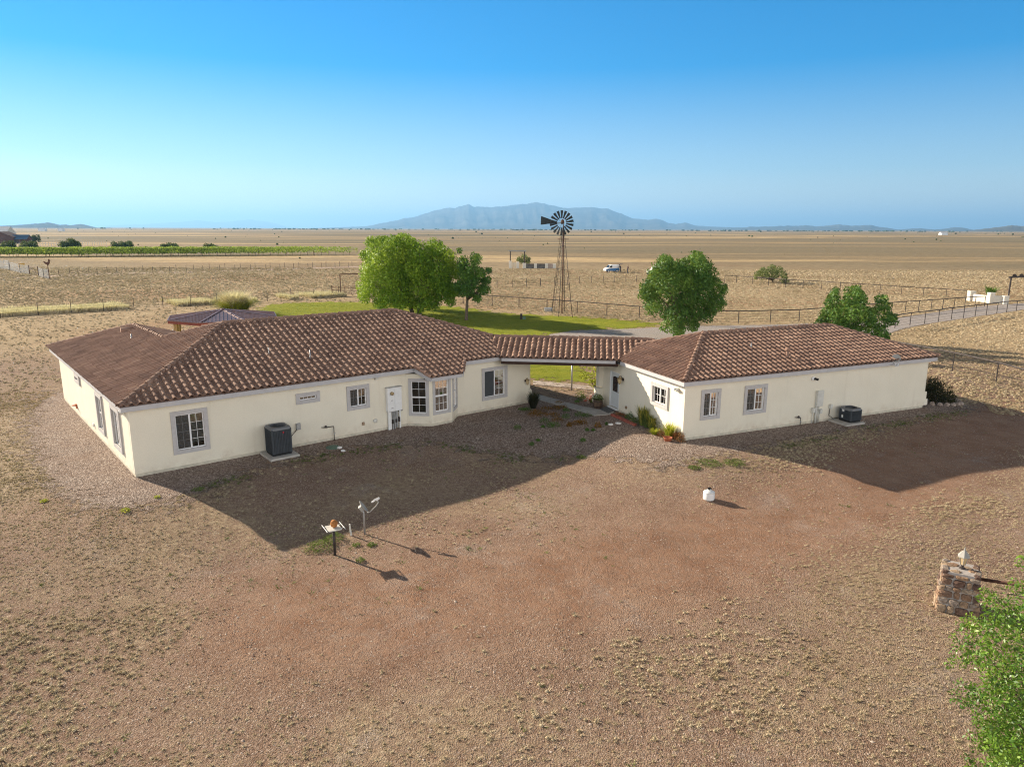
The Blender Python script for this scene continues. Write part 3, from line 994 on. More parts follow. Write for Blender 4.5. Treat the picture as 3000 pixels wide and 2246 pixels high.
# ------------------------------------------------------------------ terrain
PAD = [tuple(MH(-1, -1)[:2]), tuple(MH(19.8, -.8)[:2]), tuple(GH(0, 3)[:2]), tuple(GH(-.6, -.6)[:2]), tuple(GH(16.5, -.8)[:2]), tuple(GH(17, 40)[:2]), tuple(MH(-1, 40)[:2])]
def sstep(x, a, b):
    t = np.clip((x - a) / (b - a), 0, 1); return t * t * (3 - 2 * t)
def TZ(x, y):
    x = np.asarray(x, float); y = np.asarray(y, float)
    dp = -sdist(x, y, PAD)
    fr = sstep((x - A0[0]) * .30 - (y - A0[1]) * .95, -6, 2)
    drop = -.46 * sstep(dp, .8, 8.5) * fr
    rel = (fbm(x / 3.1, y / 3.1, 5, 3) - .5) * .14 * sstep(dp, .2, 3) * np.clip(1 - (y - 40) / 40, 0, 1)
    return drop + rel
def GT(x, y):
    z = 0.0
    for _ in range(6):
        p = G(x, y, z); z = float(TZ(np.array([p[0]]), np.array([p[1]]))[0])
    p[2] = z
    return p
def zg(p): return float(TZ(np.array([p[0]]), np.array([p[1]]))[0])
def px(pts, s=1.0): return [GT(a * s, b * s) for a, b in pts]
OV_ = 3000 / 2212

GRAVEL = px([(118, 842), (60, 880), (52, 950), (95, 1050), (190, 1098), (330, 1100), (420, 1070), (560, 1012), (700, 978), (840, 962), (960, 962), (1080, 985), (1190, 992), (1300, 990), (1440, 1008), (1540, 988), (1640, 968), (1800, 942), (1960, 912), (2095, 885), (2085, 868), (2010, 862)], OV_)
GRAVEL += [GH(17.5, 9), GH(-2, 10.0), MH(21, 3.5), MH(22, 10), MH(19, 12), MH(0, 18.5), MH(-2.2, 17)]
LAWN = px([(560, 668), (590, 656), (700, 652), (860, 655), (1000, 664), (1040, 672), (1110, 678), (1240, 684), (1330, 690), (1415, 698), (1420, 704), (1340, 711), (1240, 714), (1185, 724), (1210, 735)], OV_)
LAWN += [G(1700, 1080), G(1745, 1090), G(1735, 1119), G(1600, 1117), MH(20, 17), MH(6, 24), MH(12, 34)]
DRIVE = px([(1150, 736), (1190, 722), (1240, 714), (1340, 711), (1480, 705), (1600, 703), (1760, 699), (1900, 694), (1960, 684), (2050, 670), (2120, 661), (2212, 655), (2260, 652), (2260, 665), (2212, 669), (2090, 687), (2000, 700), (1945, 712), (1905, 726), (1800, 742), (1500, 752), (1300, 752), (1180, 748)], OV_)
HOUSES = [[MH(-.2, -.2), MH(19.7, -.2), MH(19.7, 11), MH(6.5, 11), MH(6.5, 16.4), MH(-.2, 16.4)], [GH(-.1, -.1), GH(15.9, -.1), GH(15.9, 7.6), GH(-.1, 7.6)]]
TRACK = px([(3100, 1190), (2800, 1310), (2560, 1420), (2300, 1530), (2020, 1620), (1700, 1690), (1300, 1760), (950, 1800)])
ROAD_L = [G(-60, 818), G(60, 812), G(300, 803), G(600, 796), G(900, 786), G(1300, 775)]

def grow(a, b, st, end, k=1.13):
    xs = list(np.arange(a, b, st)); s_ = st
    while xs[-1] < end: s_ *= k; xs.append(xs[-1] + s_)
    return xs
gx = grow(0, 48, .55, 62000); gx = np.array([-x for x in gx[:0:-1]] + gx)
gy = grow(7, 48, .5, 62000); gyn = grow(0, .5, .8, 20000, 1.6); gy = np.array([7 - y for y in gyn[:0:-1]] + gy)
X, Y = np.meshgrid(gx, gy)
Zg = TZ(X.ravel(), Y.ravel())
nxg, nyg = len(gx), len(gy)
idx = np.arange(nxg * nyg).reshape(nyg, nxg)
gf_ = np.stack([idx[:-1, :-1], idx[:-1, 1:], idx[1:, 1:], idx[1:, :-1]], -1).reshape(-1, 4)
ground = make('ground', np.stack([X.ravel(), Y.ravel(), Zg], -1), gf_, M['rock'], kind='structure')
xr, yr = X.ravel(), Y.ravel()
def attr(o, name, val):
    a = o.data.attributes.new(name, 'FLOAT', 'POINT'); a.data.foreach_set('value', np.asarray(val, np.float32))
trk = 1 - sstep(ldist(xr, yr, TRACK), 1.0, 4.2)
redp = [(GT(1050, 1780), 3.4), (GT(1400, 1620), 3.0), (GT(1500, 1850), 2.2), (GT(2700, 1330), 4), (GT(2900, 1180), 4), (GT(1900, 1560), 3), (GT(720, 1720), 1.6)]
for c_, r_ in redp: trk = np.maximum(trk, .45 * (1 - sstep(np.hypot(xr - c_[0], yr - c_[1]), r_ * .25, r_ * 1.5)))
near_apron = sstep(-sdist(xr, yr, HOUSES[0]), 0, 1)
redl = .8 * (1 - sstep(ldist(xr, yr, [G(300, 1000), G(560, 930), G(1000, 900), G(1500, 925), G(1750, 950)]), 1, 9))
attr(ground, 'red', np.maximum(trk, redl))
attr(ground, 'field', sstep(yr, 44, 60))
attr(ground, 'straw', np.clip((1 - sstep(ldist(xr, yr, [G(0, 930), G(580, 885), G(1322, 838)]), 1, 5)) + (1 - sstep(ldist(xr, yr, [GT(60, 1220), GT(20, 1420)]), .5, 3.5)), 0, 1))

q = N("arid ground")
big = q.noise(.16, 5, .6, .4); mid = q.noise(.9, 5, .62); fine = q.noise(5.5, 5, .7); tiny = q.noise(26, 4, .75)
field = q.attr('field'); red = q.attr('red')
dirt = q.ramp(mid, [(.25, (.20, .122, .084)), (.55, (.295, .195, .138)), (.8, (.385, .28, .208))])
grass = q.ramp(fine, [(.28, (.19, .135, .085)), (.5, (.37, .275, .180)), (.75, (.55, .44, .305))])
peb = q.ramp(q.voro(30), [(.0, (.085, .055, .045)), (.35, (.25, .165, .12)), (.7, (.42, .315, .245)), (1, (.72, .62, .54))])
gmask = q.rng(q.math('ADD', q.math('ADD', q.math('MULTIPLY', big, .9), q.math('MULTIPLY', fine, .55)), q.math('MULTIPLY', red, -.42)), .66, .92)
c = q.mix(q.rng(tiny, .42, .62), dirt, peb)
c = q.mix(gmask, c, grass)
c = q.mix(q.math('MULTIPLY', red, q.rng(fine, .30, .60)), c, q.ramp(mid, [(.3, (.275, .15, .092)), (.7, (.39, .245, .165))]))
grey = q.math('MULTIPLY', q.rng(q.noise(.33, 5, .65, .8), .56, .70), q.rng(tiny, .40, .60))
c = q.mix(q.math('MULTIPLY', grey, .8), c, q.ramp(q.voro(34), [(0, (.16, .13, .115)), (.5, (.36, .31, .275)), (1, (.72, .66, .60))]))
# far fields: tan grass with olive and golden sweeps
f1 = q.noise(.03, 6, .62, .6, (.5, 1, 1)); f2 = q.noise(.0052, 6, .62, .9, (.22, 1, 1)); f3 = q.noise(.35, 5, .75); f4 = q.noise(.011, 5, .6, .5, (.3, 1, 1))
fc = q.ramp(f3, [(.25, (.235, .17, .10)), (.5, (.42, .315, .19)), (.75, (.56, .435, .275))])
fc = q.mix(q.rng(f1, .48, .62), fc, q.ramp(f3, [(.3, (.30, .19, .11)), (.7, (.46, .31, .185))]))
far = q.ramp(f2, [(.34, (.14, .13, .08)), (.46, (.22, .185, .12)), (.54, (.265, .205, .125)), (.575, (.58, .43, .24)), (.62, (.25, .20, .125)), (.70, (.15, .14, .085))])
far = q.mix(q.math('MULTIPLY', q.rng(f4, .52, .64), .85), far, q.mix(.6, far, (.46, .33, .18)))
far = q.mix(q.rng(f3, .3, .7), q.mix(1.0, far, (.72, .72, .72), 'MULTIPLY'), q.mix(1.0, far, (1.2, 1.2, 1.18), 'MULTIPLY'))
vl = q.n('VectorMath', operation='LENGTH'); q.l(q.co(), vl.inputs[0])
fc = q.mix(q.rng(vl.outputs['Value'], 120, 240), fc, far)
c = q.mix(field, c, fc)
strw = q.attr('straw')
c = q.mix(q.math('MULTIPLY', strw, q.rng(fine, .35, .6)), c, (.46, .37, .25))
# stones, twigs, thatch and tiny painted shadows: dark and pale specks at two sizes
s1 = q.noise(15, 3, .8); s2 = q.noise(6.5, 4, .8)
c = q.mix(q.rng(s1, .40, .30), c, q.mix(1.0, c, (.42, .40, .38), 'MULTIPLY'))
c = q.mix(q.rng(s1, .62, .72), c, q.mix(1.0, c, (1.65, 1.65, 1.65), 'MULTIPLY'))
c = q.mix(q.rng(s2, .38, .30), c, q.mix(1.0, c, (.60, .58, .56), 'MULTIPLY'))
c = q.mix(q.rng(s2, .62, .72), c, q.mix(1.0, c, (1.35, 1.34, 1.30), 'MULTIPLY'))
q.l(c, q.b.inputs['Base Color'])
q.b.inputs['Roughness'].default_value = .97
q.b.inputs['Specular IOR Level'].default_value = .08
hgt_ = q.math('ADD', q.math('MULTIPLY', fine, .8), q.math('ADD', q.math('MULTIPLY', tiny, .35), q.math('MULTIPLY', q.voro(30, 'Distance'), -.25)))
q.bump(hgt_, 1.0, .11)
ground.data.materials[0] = q.m

def sheet(name, poly, mat, cell, off, soft, kind='structure', fade=None, hole=None):
    poly = np.array([p[:2] for p in poly]); lo, hi = poly.min(0) - soft, poly.max(0) + soft
    xs = np.arange(lo[0], hi[0] + cell, cell); ys = np.arange(lo[1], hi[1] + cell, cell)
    X, Y = np.meshgrid(xs, ys); d = sdist(X.ravel(), Y.ravel(), poly)
    keep = d > -soft
    ii = np.arange(X.size).reshape(X.shape)
    F = np.stack([ii[:-1, :-1], ii[:-1, 1:], ii[1:, 1:], ii[1:, :-1]], -1).reshape(-1, 4)
    F = F[keep[F].any(1)]
    use = np.unique(F); mp = np.full(X.size, -1); mp[use] = np.arange(len(use))
    x, y = X.ravel()[use], Y.ravel()[use]
    o = make(name, np.stack([x, y, TZ(x, y) + off], -1), mp[F], mat, kind=kind)
    attr(o, 'edge', np.clip(d[use] / soft * .5 + .5, 0, 1))
    return o
def ragged(q, sc=2.2, k=.9):
    e = q.attr('edge'); n = q.noise(sc, 6, .7)
    return q.rng(q.math('ADD', e, q.math('MULTIPLY', q.math('SUBTRACT', n, .5), k)), .46, .56)
# decorative gravel round the houses
q = N("pinkish gravel")
pc = q.ramp(q.voro(21), [(.0, (.07, .055, .05)), (.3, (.19, .143, .115)), (.65, (.335, .265, .22)), (1, (.66, .57, .50))])
pc = q.mix(q.rng(q.noise(.7, 5, .6), .35, .65), pc, q.mix(.4, pc, (.25, .165, .12)))
pc = q.mix(q.rng(q.noise(8, 4, .8), .42, .32), pc, q.mix(1.0, pc, (.55, .55, .55), 'MULTIPLY'))
q.l(pc, q.b.inputs['Base Color']); q.b.inputs['Roughness'].default_value = .95; q.b.inputs['Specular IOR Level'].default_value = .1
q.bump(q.math('ADD', q.math('MULTIPLY', q.voro(21, 'Distance'), -1.0), q.noise(9, 3)), .9, .04)
q.alpha(ragged(q, 1.9, 1.5))
sheet('gravel_bed', GRAVEL, q.m, .3, .012, 2.4)
q = N("lawn turf")
lc = q.ramp(q.noise(.55, 5, .65), [(.28, (.15, .21, .016)), (.5, (.28, .31, .028)), (.68, (.40, .37, .045)), (.85, (.46, .36, .11))])
lc = q.mix(.55, lc, q.mix(q.rng(q.noise(9, 4, .7), .35, .65), (.11, .15, .016), (.34, .33, .05)))
q.l(lc, q.b.inputs['Base Color']); q.b.inputs['Roughness'].default_value = .95; q.b.inputs['Specular IOR Level'].default_value = .05
q.bump(q.noise(14, 4), .8, .06)
q.alpha(ragged(q, .8, 1.6))
sheet('lawn', LAWN, q.m, .8, .016, 3.6)
q = N("driveway gravel")
pc = q.ramp(q.voro(16), [(.0, (.15, .13, .12)), (.5, (.30, .265, .245)), (1, (.46, .42, .39))])
pc = q.mix(q.rng(q.noise(.5, 5), .4, .65), pc, q.mix(.4, pc, (.36, .29, .24)))
q.l(pc, q.b.inputs['Base Color']); q.b.inputs['Roughness'].default_value = .95
q.bump(q.noise(18, 4), .6, .03); q.alpha(ragged(q, 1.2, .6))
sheet('driveway', DRIVE, q.m, .8, .022, .8)
q = N("dirt road")
q.l(q.ramp(q.noise(.6, 5), [(.3, (.30, .20, .145)), (.7, (.40, .29, .215))]), q.b.inputs['Base Color']); q.b.inputs['Roughness'].default_value = .95
q.alpha(ragged(q, .5, .5))
def ribbon(pts, w):
    pts = [np.array(p[:2]) for p in pts]; l, r = [], []
    for i, p in enumerate(pts):
        d = nrm(pts[min(i + 1, len(pts) - 1)] - pts[max(i - 1, 0)]); n_ = np.array([-d[1], d[0]])
        l.append(p + n_ * w / 2); r.append(p - n_ * w / 2)
    return l + r[::-1]
sheet('dirt_road', ribbon(ROAD_L, 4.2), q.m, 1.2, .02, .7)

# ------------------------------------------------------------------ ground cover (nobody could count it)
rs = np.random.RandomState(11)
def blades(n, h, lean, wd, seed, curve=False):
    r_ = np.random.RandomState(seed); V, F = [], []
    for i in range(n):
        a = r_.rand() * 6.283; rr = r_.rand() ** .5 * .30; L = lean * (.35 + r_.rand()); hh = h * (.45 + .55 * r_.rand())
        b = np.array([math.cos(a) * rr, math.sin(a) * rr, -.02]); t = np.array([math.cos(a + .6 * (r_.rand() - .5)), math.sin(a + .6 * (r_.rand() - .5)), 0])
        sd_ = np.array([-t[1], t[0], 0]) * wd
        k = len(V); V += [b - sd_, b + sd_, b + t * L + Z * hh]; F.append((k, k + 1, k + 2))
    return V, F
def clump(nb, h, seed, core=.62, wd=.07, lean=.55, bh=1.0):
    r_ = np.random.RandomState(seed); b = MB(); V, F = blades(nb, bh, lean, wd, seed)
    ring = lambda rr, z: [np.array([math.cos(k * 1.0472 + r_.rand() * .5) * rr * (.75 + .5 * r_.rand()), math.sin(k * 1.0472 + r_.rand() * .5) * rr * (.75 + .5 * r_.rand()), z + .12 * (r_.rand() - .5)]) for k in range(6)]
    k0 = len(V); V = V + ring(core, -.04) + ring(core * .68, h * .7) + [np.array([.05, .02, h])]
    for k in range(6):
        j = (k + 1) % 6
        F = F + [(k0 + k, k0 + j, k0 + 6 + j), (k0 + k, k0 + 6 + j, k0 + 6 + k), (k0 + 6 + k, k0 + 6 + j, k0 + 12)]
    return V, F
CLUMP, CLUMP_F = clump(22, .34, 7, .36, .06, .75, .85), clump(14, .50, 8, .50, .075, .7, 1.0)
TUFT = blades(18, .75, .7, .045, 1); TUFT_S = blades(12, .8, .8, .05, 2); TUFT_T = blades(16, 1.0, .35, .045, 3)
def region(n, x0, x1, y0, y1, r_):
    x = x0 + (x1 - x0) * r_.rand(n); y = y0 + (y1 - y0) * r_.rand(n)
    keep = np.abs(x) < y * .76 + 3
    return x[keep], y[keep]
def clear(x, y, m=.25, gravel=True, lawn=True):
    ok = np.ones(len(x), bool)
    for h in HOUSES: ok &= sdist(x, y, h) < -m
    if gravel: ok &= sdist(x, y, GRAVEL) < .35
    if lawn: ok &= (sdist(x, y, LAWN) < -.5)
    ok &= sdist(x, y, DRIVE) < -.3
    return ok
# foreground dead grass
x, y = region(330000, -34, 34, 8.5, 40, rs)
tk = 1 - sstep(ldist(x, y, TRACK), 1.2, 3.6)
dens = sstep(fbm(x / 3.6, y / 3.6, 21, 4), .34, .66) * (1 - .93 * tk) * (.35 + .65 * sstep(fbm(x / .7, y / .7, 3, 2), .35, .65))
rd = sum(.8 * (1 - sstep(np.hypot(x - c_[0], y - c_[1]), r_ * .4, r_ * 1.5)) for c_, r_ in redp)
dens = dens * np.clip(1 - rd, .15, 1) * 1.0 + .07 * (1 - tk)
right = np.maximum(sstep(x - (y - 10) * .15, 3, 9) * .55, np.maximum(sstep(-x - (y - 10) * .2, 5, 10) * .35, .3 * sstep(-y, -13.5, -11)))
ok = clear(x, y) & (rs.rand(len(x)) < dens * .62 + right * (1 - tk))
x, y = x[ok], y[ok]
sc_ = (.018 + .062 * rs.rand(len(x)) ** 2.8) * (1 + .6 * sstep(fbm(x / 5, y / 5, 8, 2), .5, .7))
scatter('dry_grass', *CLUMP, np.stack([x, y, TZ(x, y)], -1), np.stack([sc_ * 1.2, sc_ * 1.2, sc_ * .85], -1), rs.rand(len(x)) * 6.28, np.clip(.5 * fbm(x / 2.5, y / 2.5, 31, 3) + .5 * rs.rand(len(x)), 0, 1), M['straw'], kind='stuff')
print('fore tufts', len(x))
# loose stones on the bare dirt
x, y = region(260000, -28, 28, 8.5, 36, rs)
keep = clear(x, y) & (rs.rand(len(x)) < np.clip(15 / y, 0, 1) * (.25 + .75 * sstep(fbm(x / 2.2, y / 2.2, 77, 3), .38, .6)))
x, y = x[keep], y[keep]
OCT = ([(1, 0, 0), (.2, 1, 0), (-1, .1, 0), (-.1, -1, 0), (.1, .05, .75)], [(0, 1, 4), (1, 2, 4), (2, 3, 4), (3, 0, 4)])
sc_ = .009 + .017 * rs.rand(len(x)) ** 2.5 + .018 * (rs.rand(len(x)) > .99)
scatter('loose_gravel', *OCT, np.stack([x, y, TZ(x, y) - .001], -1), np.stack([sc_ * (.8 + .6 * rs.rand(len(x))), sc_, sc_ * (.7 + .5 * rs.rand(len(x)))], -1), rs.rand(len(x)) * 6.28, rs.rand(len(x)), M['pebble'], kind='stuff')
print('stones', len(x))
# fields behind and beside the yard
n_ = 120000
t_ = rs.rand(n_); y = 36 * (170 / 36) ** t_; x = (rs.rand(n_) * 2 - 1) * (y * .76 + 4)
ok = clear(x, y, 1.0, False) & (sdist(x, y, GRAVEL) < -1)
yard = sdist(x, y, [MH(-6, 2), MH(-5, 19), G(0, 1000), G(0, 925), G(1300, 840), G(1440, 900), G(1760, 935), G(2340, 945), GH(20, 3), GH(14, -2)])
ok &= rs.rand(n_) < np.where(yard > 0, .25, .62 + .3 * vnoise(x / 6, y / 6, 9))
x, y = x[ok], y[ok]
sc_ = (.09 + .17 * rs.rand(len(x)) ** 1.6) * np.clip(y / 70, .75, 2.0)
scatter('field_grass', *CLUMP_F, np.stack([x, y, TZ(x, y)], -1), np.stack([sc_ * 1.25, sc_ * 1.25, sc_ * .75], -1), rs.rand(len(x)) * 6.28, np.clip(.55 * fbm(x / 9, y / 9, 51, 3) + .5 * rs.rand(len(x)) - .05, 0, 1), M['straw'], kind='stuff')
print('field tufts', len(x))
# pale tall grass along the left fence
ln = [G(-40, 930), G(312, 897), G(842, 866), G(1322, 838), G(1547, 820), G(1000, 868)]
p0, p1 = G(-60, 931), G(1010, 868)
t_ = rs.rand(13000); off = np.abs(rs.normal(size=13000)) * 2.2 - .3
d_ = nrm(p1 - p0); nn_ = np.array([-d_[1], d_[0]])
x = p0[0] + (p1 - p0)[0] * t_ + nn_[0] * off; y = p0[1] + (p1 - p0)[1] * t_ + nn_[1] * off
sc_ = .35 + .45 * rs.rand(len(x)); k_ = vnoise(t_ * 22, t_ * 0, 4) > .3
x, y, sc_ = x[k_], y[k_], sc_[k_]
scatter('tall_fence_grass', *TUFT_T, np.stack([x, y, TZ(x, y)], -1), sc_, rs.rand(len(x)) * 6.28, rs.rand(len(x)), M['pale_straw'], kind='stuff')
# lawn blades
n_ = 42000
t_ = rs.rand(n_); y = 38 + 52 * t_ ** .8; x = -36 + 62 * rs.rand(n_)
dl = sdist(x, y, LAWN); ok = (dl > .2) & (rs.rand(n_) < np.clip(dl / 2.5, .1, 1))
for h in HOUSES: ok &= sdist(x, y, h) < -.3
x, y = x[ok], y[ok]
scatter('lawn_grass', *TUFT_S, np.stack([x, y, TZ(x, y)], -1), np.stack([.16 + .1 * rs.rand(len(x)), .2 + 0 * x, .07 + .05 * rs.rand(len(x))], -1), rs.rand(len(x)) * 6.28, np.clip(fbm(x / 4, y / 4, 61, 3) * .8 + .3 * rs.rand(len(x)) - .05, 0, 1), M['lawnblade'], kind='stuff')

# ------------------------------------------------------------------ hills and mountains, real distances
def range_mesh(name, prof, D, depth, seed, col, foot=1.0, nseg=260, seen=True):
    """mountain range whose crest, seen from the yard, runs along prof (photo points)"""
    xs = np.array([p[0] for p in prof], float); ys = np.array([p[1] for p in prof], float)
    X = np.linspace(xs[0], xs[-1], nseg); Yc = np.interp(X, xs, ys)
    Yc = Yc + (fbm(X / 14, X * 0, seed, 5) - .5) * 5.5 * np.clip((np.interp(X, xs, 672 + (xs - 1500) * .0045) - Yc) / 25, 0, 1)
    rows = 27; V = []
    for j in range(rows):
        g_ = j / (rows - 1) * 2 - 1
        for i in range(nseg):
            p = at_dist(X[i], Yc[i], D)
            dirv = np.array([p[0], p[1]]) / D
            h = max(0.0, p[2])
            prf = max(0.0, 1 - abs(g_) ** 1.15)
            rid = fbm(np.array([X[i] / 22.0 + g_ * 1.2]), np.array([g_ * 4.0 + X[i] / 90]), seed + 3, 5)[0]
            r2 = abs(fbm(np.array([X[i] / 40.0]), np.array([g_ * 1.5]), seed + 9, 4)[0] - .5) * 2
            z = h * prf * (1 - (1 - prf) * (1.0 * rid + .5 * r2 - .35))
            r = D + g_ * depth
            V.append((dirv[0] * r, dirv[1] * r, z - 4 if abs(g_) > .999 else z))
    ii = np.arange(rows * nseg).reshape(rows, nseg)
    F = np.stack([ii[:-1, :-1], ii[:-1, 1:], ii[1:, 1:], ii[1:, :-1]], -1).reshape(-1, 4)
    q = N(name + " slopes")
    q.l(q.ramp(q.noise(.0011, 6, .7), [(.3, tuple(v * .3 for v in col)), (.7, tuple(v * 1.9 for v in col))]), q.b.inputs['Base Color'])
    q.b.inputs['Roughness'].default_value = 1; q.b.inputs['Specular IOR Level'].default_value = 0
    return make(name, np.array(V), F, q.m, kind='structure')
def ovp(l): return [(a * OV_, b * OV_) for a, b in l]
MAIN = ovp([(560, 497), (610, 494), (700, 492), (790, 489), (820, 483), (850, 477), (900, 467), (935, 456), (960, 450), (985, 449), (1000, 444), (1012, 441), (1025, 447), (1045, 446), (1060, 448), (1090, 445), (1120, 442), (1150, 438), (1165, 437), (1185, 443), (1215, 449), (1240, 449), (1265, 447), (1280, 448), (1315, 452), (1345, 463), (1370, 473), (1400, 475), (1425, 472), (1440, 480), (1460, 484), (1480, 481), (1500, 487), (1540, 490), (1600, 491), (1640, 494), (1700, 496)])
range_mesh('mountains', MAIN, 21000, 5200, 5, (.085, .075, .06), nseg=420)
RIGHT = ovp([(1560, 496), (1620, 490), (1660, 489), (1700, 488), (1740, 487), (1760, 489), (1790, 487), (1815, 484), (1830, 487), (1845, 488), (1880, 486), (1900, 490), (1940, 496), (1985, 493), (2020, 496), (2040, 494), (2062, 491), (2080, 492), (2105, 497), (2130, 500)])
range_mesh('mountains', RIGHT, 17000, 3500, 15, (.085, .08, .065))
R2 = ovp([(2060, 502), (2100, 497), (2130, 494), (2160, 490), (2185, 487), (2212, 488), (2260, 484), (2320, 495)])
range_mesh('hills', R2, 10500, 2200, 25, (.10, .09, .065), nseg=120)
LEFT = ovp([(-90, 488), (-40, 486), (0, 488), (40, 486), (70, 483.5), (100, 481), (112, 482), (130, 486), (143, 485), (152, 487), (174, 484), (190, 487), (210, 492), (240, 495)])
range_mesh('hills', LEFT, 9500, 2000, 35, (.10, .09, .065), nseg=160)
FAR = ovp([(180, 496), (240, 487), (310, 484), (400, 479), (430, 476), (465, 480), (500, 478), (540, 475), (580, 479), (620, 490), (680, 495)])
range_mesh('mountains', FAR, 46000, 6000, 45, (.14, .12, .10), nseg=160)

# the air
hz = MB(); hz.box((0, 0, 448), (126000, 126000, 902))
q = N("hazy air")
q.t.nodes.remove(q.b)
pv_ = q.n('VolumePrincipled')
pv_.inputs['Color'].default_value = (.30, .61, 1.0, 1)
pv_.inputs['Density'].default_value = 6.2e-5
pv_.inputs['Anisotropy'].default_value = .25
q.l(pv_.outputs[0], q.o.inputs['Volume'])
hzo = hz.build('haze', q.m, kind='stuff')
# ------------------------------------------------------------------ things fixed to or standing by the houses
def condenser(loc, ux, h, wd, label, fins=11, badge=True):
    """square outdoor unit: ribbed coil guard, rounded top with a fan opening, dark base pan; loc on the slab top"""
    n_ = outn(ux, 1); loc = np.asarray(loc, float)
    t = thing('condenser', loc, label, 'air conditioner')
    def rr(w, c, k=5):
        out = []
        for cx, cy, a0 in ((1, 1, 0), (-1, 1, 90), (-1, -1, 180), (1, -1, 270)):
            for i in range(k):
                a = math.radians(a0 + 90 * i / (k - 1))
                out.append((cx * (w / 2 - c) + c * math.cos(a), cy * (w / 2 - c) + c * math.sin(a)))
        return out
    def ring(w, c, z): return [loc + ux * x + n_ * y + Z * z for x, y in rr(w, c)]
    def loft(mb, rings, close=(True, True)):
        k = len(rings[0]); vs = [p for r in rings for p in r]; fs = []
        for i in range(len(rings) - 1):
            for j in range(k): fs.append((i * k + j, i * k + (j + 1) % k, (i + 1) * k + (j + 1) % k, (i + 1) * k + j))
        if close[0]: fs.append(tuple(range(k))[::-1])
        if close[1]: fs.append(tuple((len(rings) - 1) * k + j for j in range(k)))
        mb.add(vs, fs)
    b = MB(); loft(b, [ring(wd * .985, .09, 0), ring(wd * .985, .09, .09)]); b.build('base_pan', M['black'], t)
    b = MB(); loft(b, [ring(wd * .955, .085, .08), ring(wd * .955, .085, h - .10)]); b.build('coil', M['acdark'], t)
    b = MB()
    for s_, (du, dv) in enumerate(((ux, n_), (n_, ux))):
        for sg in (-1, 1):
            for i in range(fins):
                x = (i / (fins - 1) - .5) * (wd - .2)
                b.box(loc + du * x + dv * sg * wd * .488 + Z * (h - .02) / 2, (.018, .03, h - .2), (du, dv, Z))
    for r_ in (.3, .5, .7): 
        for sg in (-1, 1):
            b.box(loc + n_ * sg * wd * .484 + Z * h * r_, (wd - .2, .006, .012), (ux, n_, Z)); b.box(loc + ux * sg * wd * .484 + Z * h * r_, (.006, wd - .2, .012), (ux, n_, Z))
    for sx in (-1, 1):
        for sy in (-1, 1): b.tube([loc + (ux * sx + n_ * sy) * (wd / 2 - .045) + Z * .08, loc + (ux * sx + n_ * sy) * (wd / 2 - .045) + Z * (h - .08)], .05, 10)
    b.build('coil_guard', M['acdark'], t)
    b = MB(); k = 5
    def circ(r_, z): return [loc + ux * r_ * math.cos(a) + n_ * r_ * math.sin(a) + Z * z for a in [math.radians(90 * q_ + 90 * i / 4) for q_ in range(4) for i in range(5)]]
    rings = [ring(wd, .11, h - .11), ring(wd, .11, h - .05), ring(wd * .93, .12, h), circ(wd * .40, h + .005), circ(wd * .385, h - .02), circ(wd * .375, h - .12)]
    loft(b, rings, (False, False)); b.build('top_cover', M['actop'], t, smooth=True)
    b = MB(); b.lathe(loc + Z * (h - .20), [(wd * .38, 0), (wd * .38, .004)], 20); b.build('fan_well', M['black'], t)
    b = MB()
    for i in range(3):
        a = i * 2.094 + .4; d_ = ux * math.cos(a) + n_ * math.sin(a); e_ = np.cross(Z, d_)
        b.add([loc + d_ * .05 + Z * (h - .13), loc + d_ * wd * .34 - e_ * .10 + Z * (h - .15), loc + d_ * wd * .36 + e_ * .09 + Z * (h - .11), loc + d_ * .06 + e_ * .05 + Z * (h - .12)], [(0, 1, 2, 3)])
    b.lathe(loc + Z * (h - .15), [(.06, 0), (.06, .05), (.02, .06)], 10)
    b.build('fan', M['acdark'], t)
    b = MB()
    for i in range(6): b.tube([loc + (ux * math.cos(i * math.pi / 6) + n_ * math.sin(i * math.pi / 6)) * wd * .40 * s_ + Z * (h - .012) for s_ in (-1, 1)], .004, 4)
    for r_ in (.12, .2, .28, .36): b.tube([loc + (ux * math.cos(a) + n_ * math.sin(a)) * wd * r_ + Z * (h - .008) for a in np.linspace(0, 6.283, 19)], .003, 4, cap=False)
    b.build('fan_grille', M['acdark'], t)
    if badge:
        b = MB(); b.lathe(loc + n_ * wd * .5 + ux * .07 + Z * (h - .22), [(.035, 0), (.03, .012)], 12, (ux, Z, n_)); b.build('badge', M['badge'], t)
    else:
        b = MB(); b.box(loc - ux * wd * .503 + Z * (h * .78) - n_ * .12, (.004, .14, .11), (ux, n_, Z)); b.box(loc - ux * wd * .503 + Z * (h * .35) - n_ * .14, (.012, .09, .13), (ux, n_, Z)); b.build('label_plate', M['white'], t)
    return t
def slab(c, ux, w, d, h, label):
    b = MB(); b.box(c + Z * h / 2, (w, d, h), (ux, outn(ux, 1), Z))
    return b.build('concrete_slab', M['concrete'], None, c, label, 'slab', bevel=.01)
s1 = MH(5.32, -.68); s1[2] = zg(s1) - .02
slab(s1, u1, 1.22, 1.30, .12, 'thin concrete slab under the tall condenser by the ranch house wall')
condenser(s1 + Z * .12 + u1 * .02 + n_front1 * -.08, u1, 1.18, .84, 'tall dark grey air conditioner with red badge by the ranch house wall')
s2 = GH(9.45, -.60); s2[2] = zg(s2) - .02
slab(s2, v2, 1.25, 1.12, .11, 'thin concrete slab under the squat condenser by the guest house')
condenser(s2 + Z * .11 + v2 * .20, v2, .68, .74, 'squat dark grey air conditioner on the slab by the guest house', 9, False)

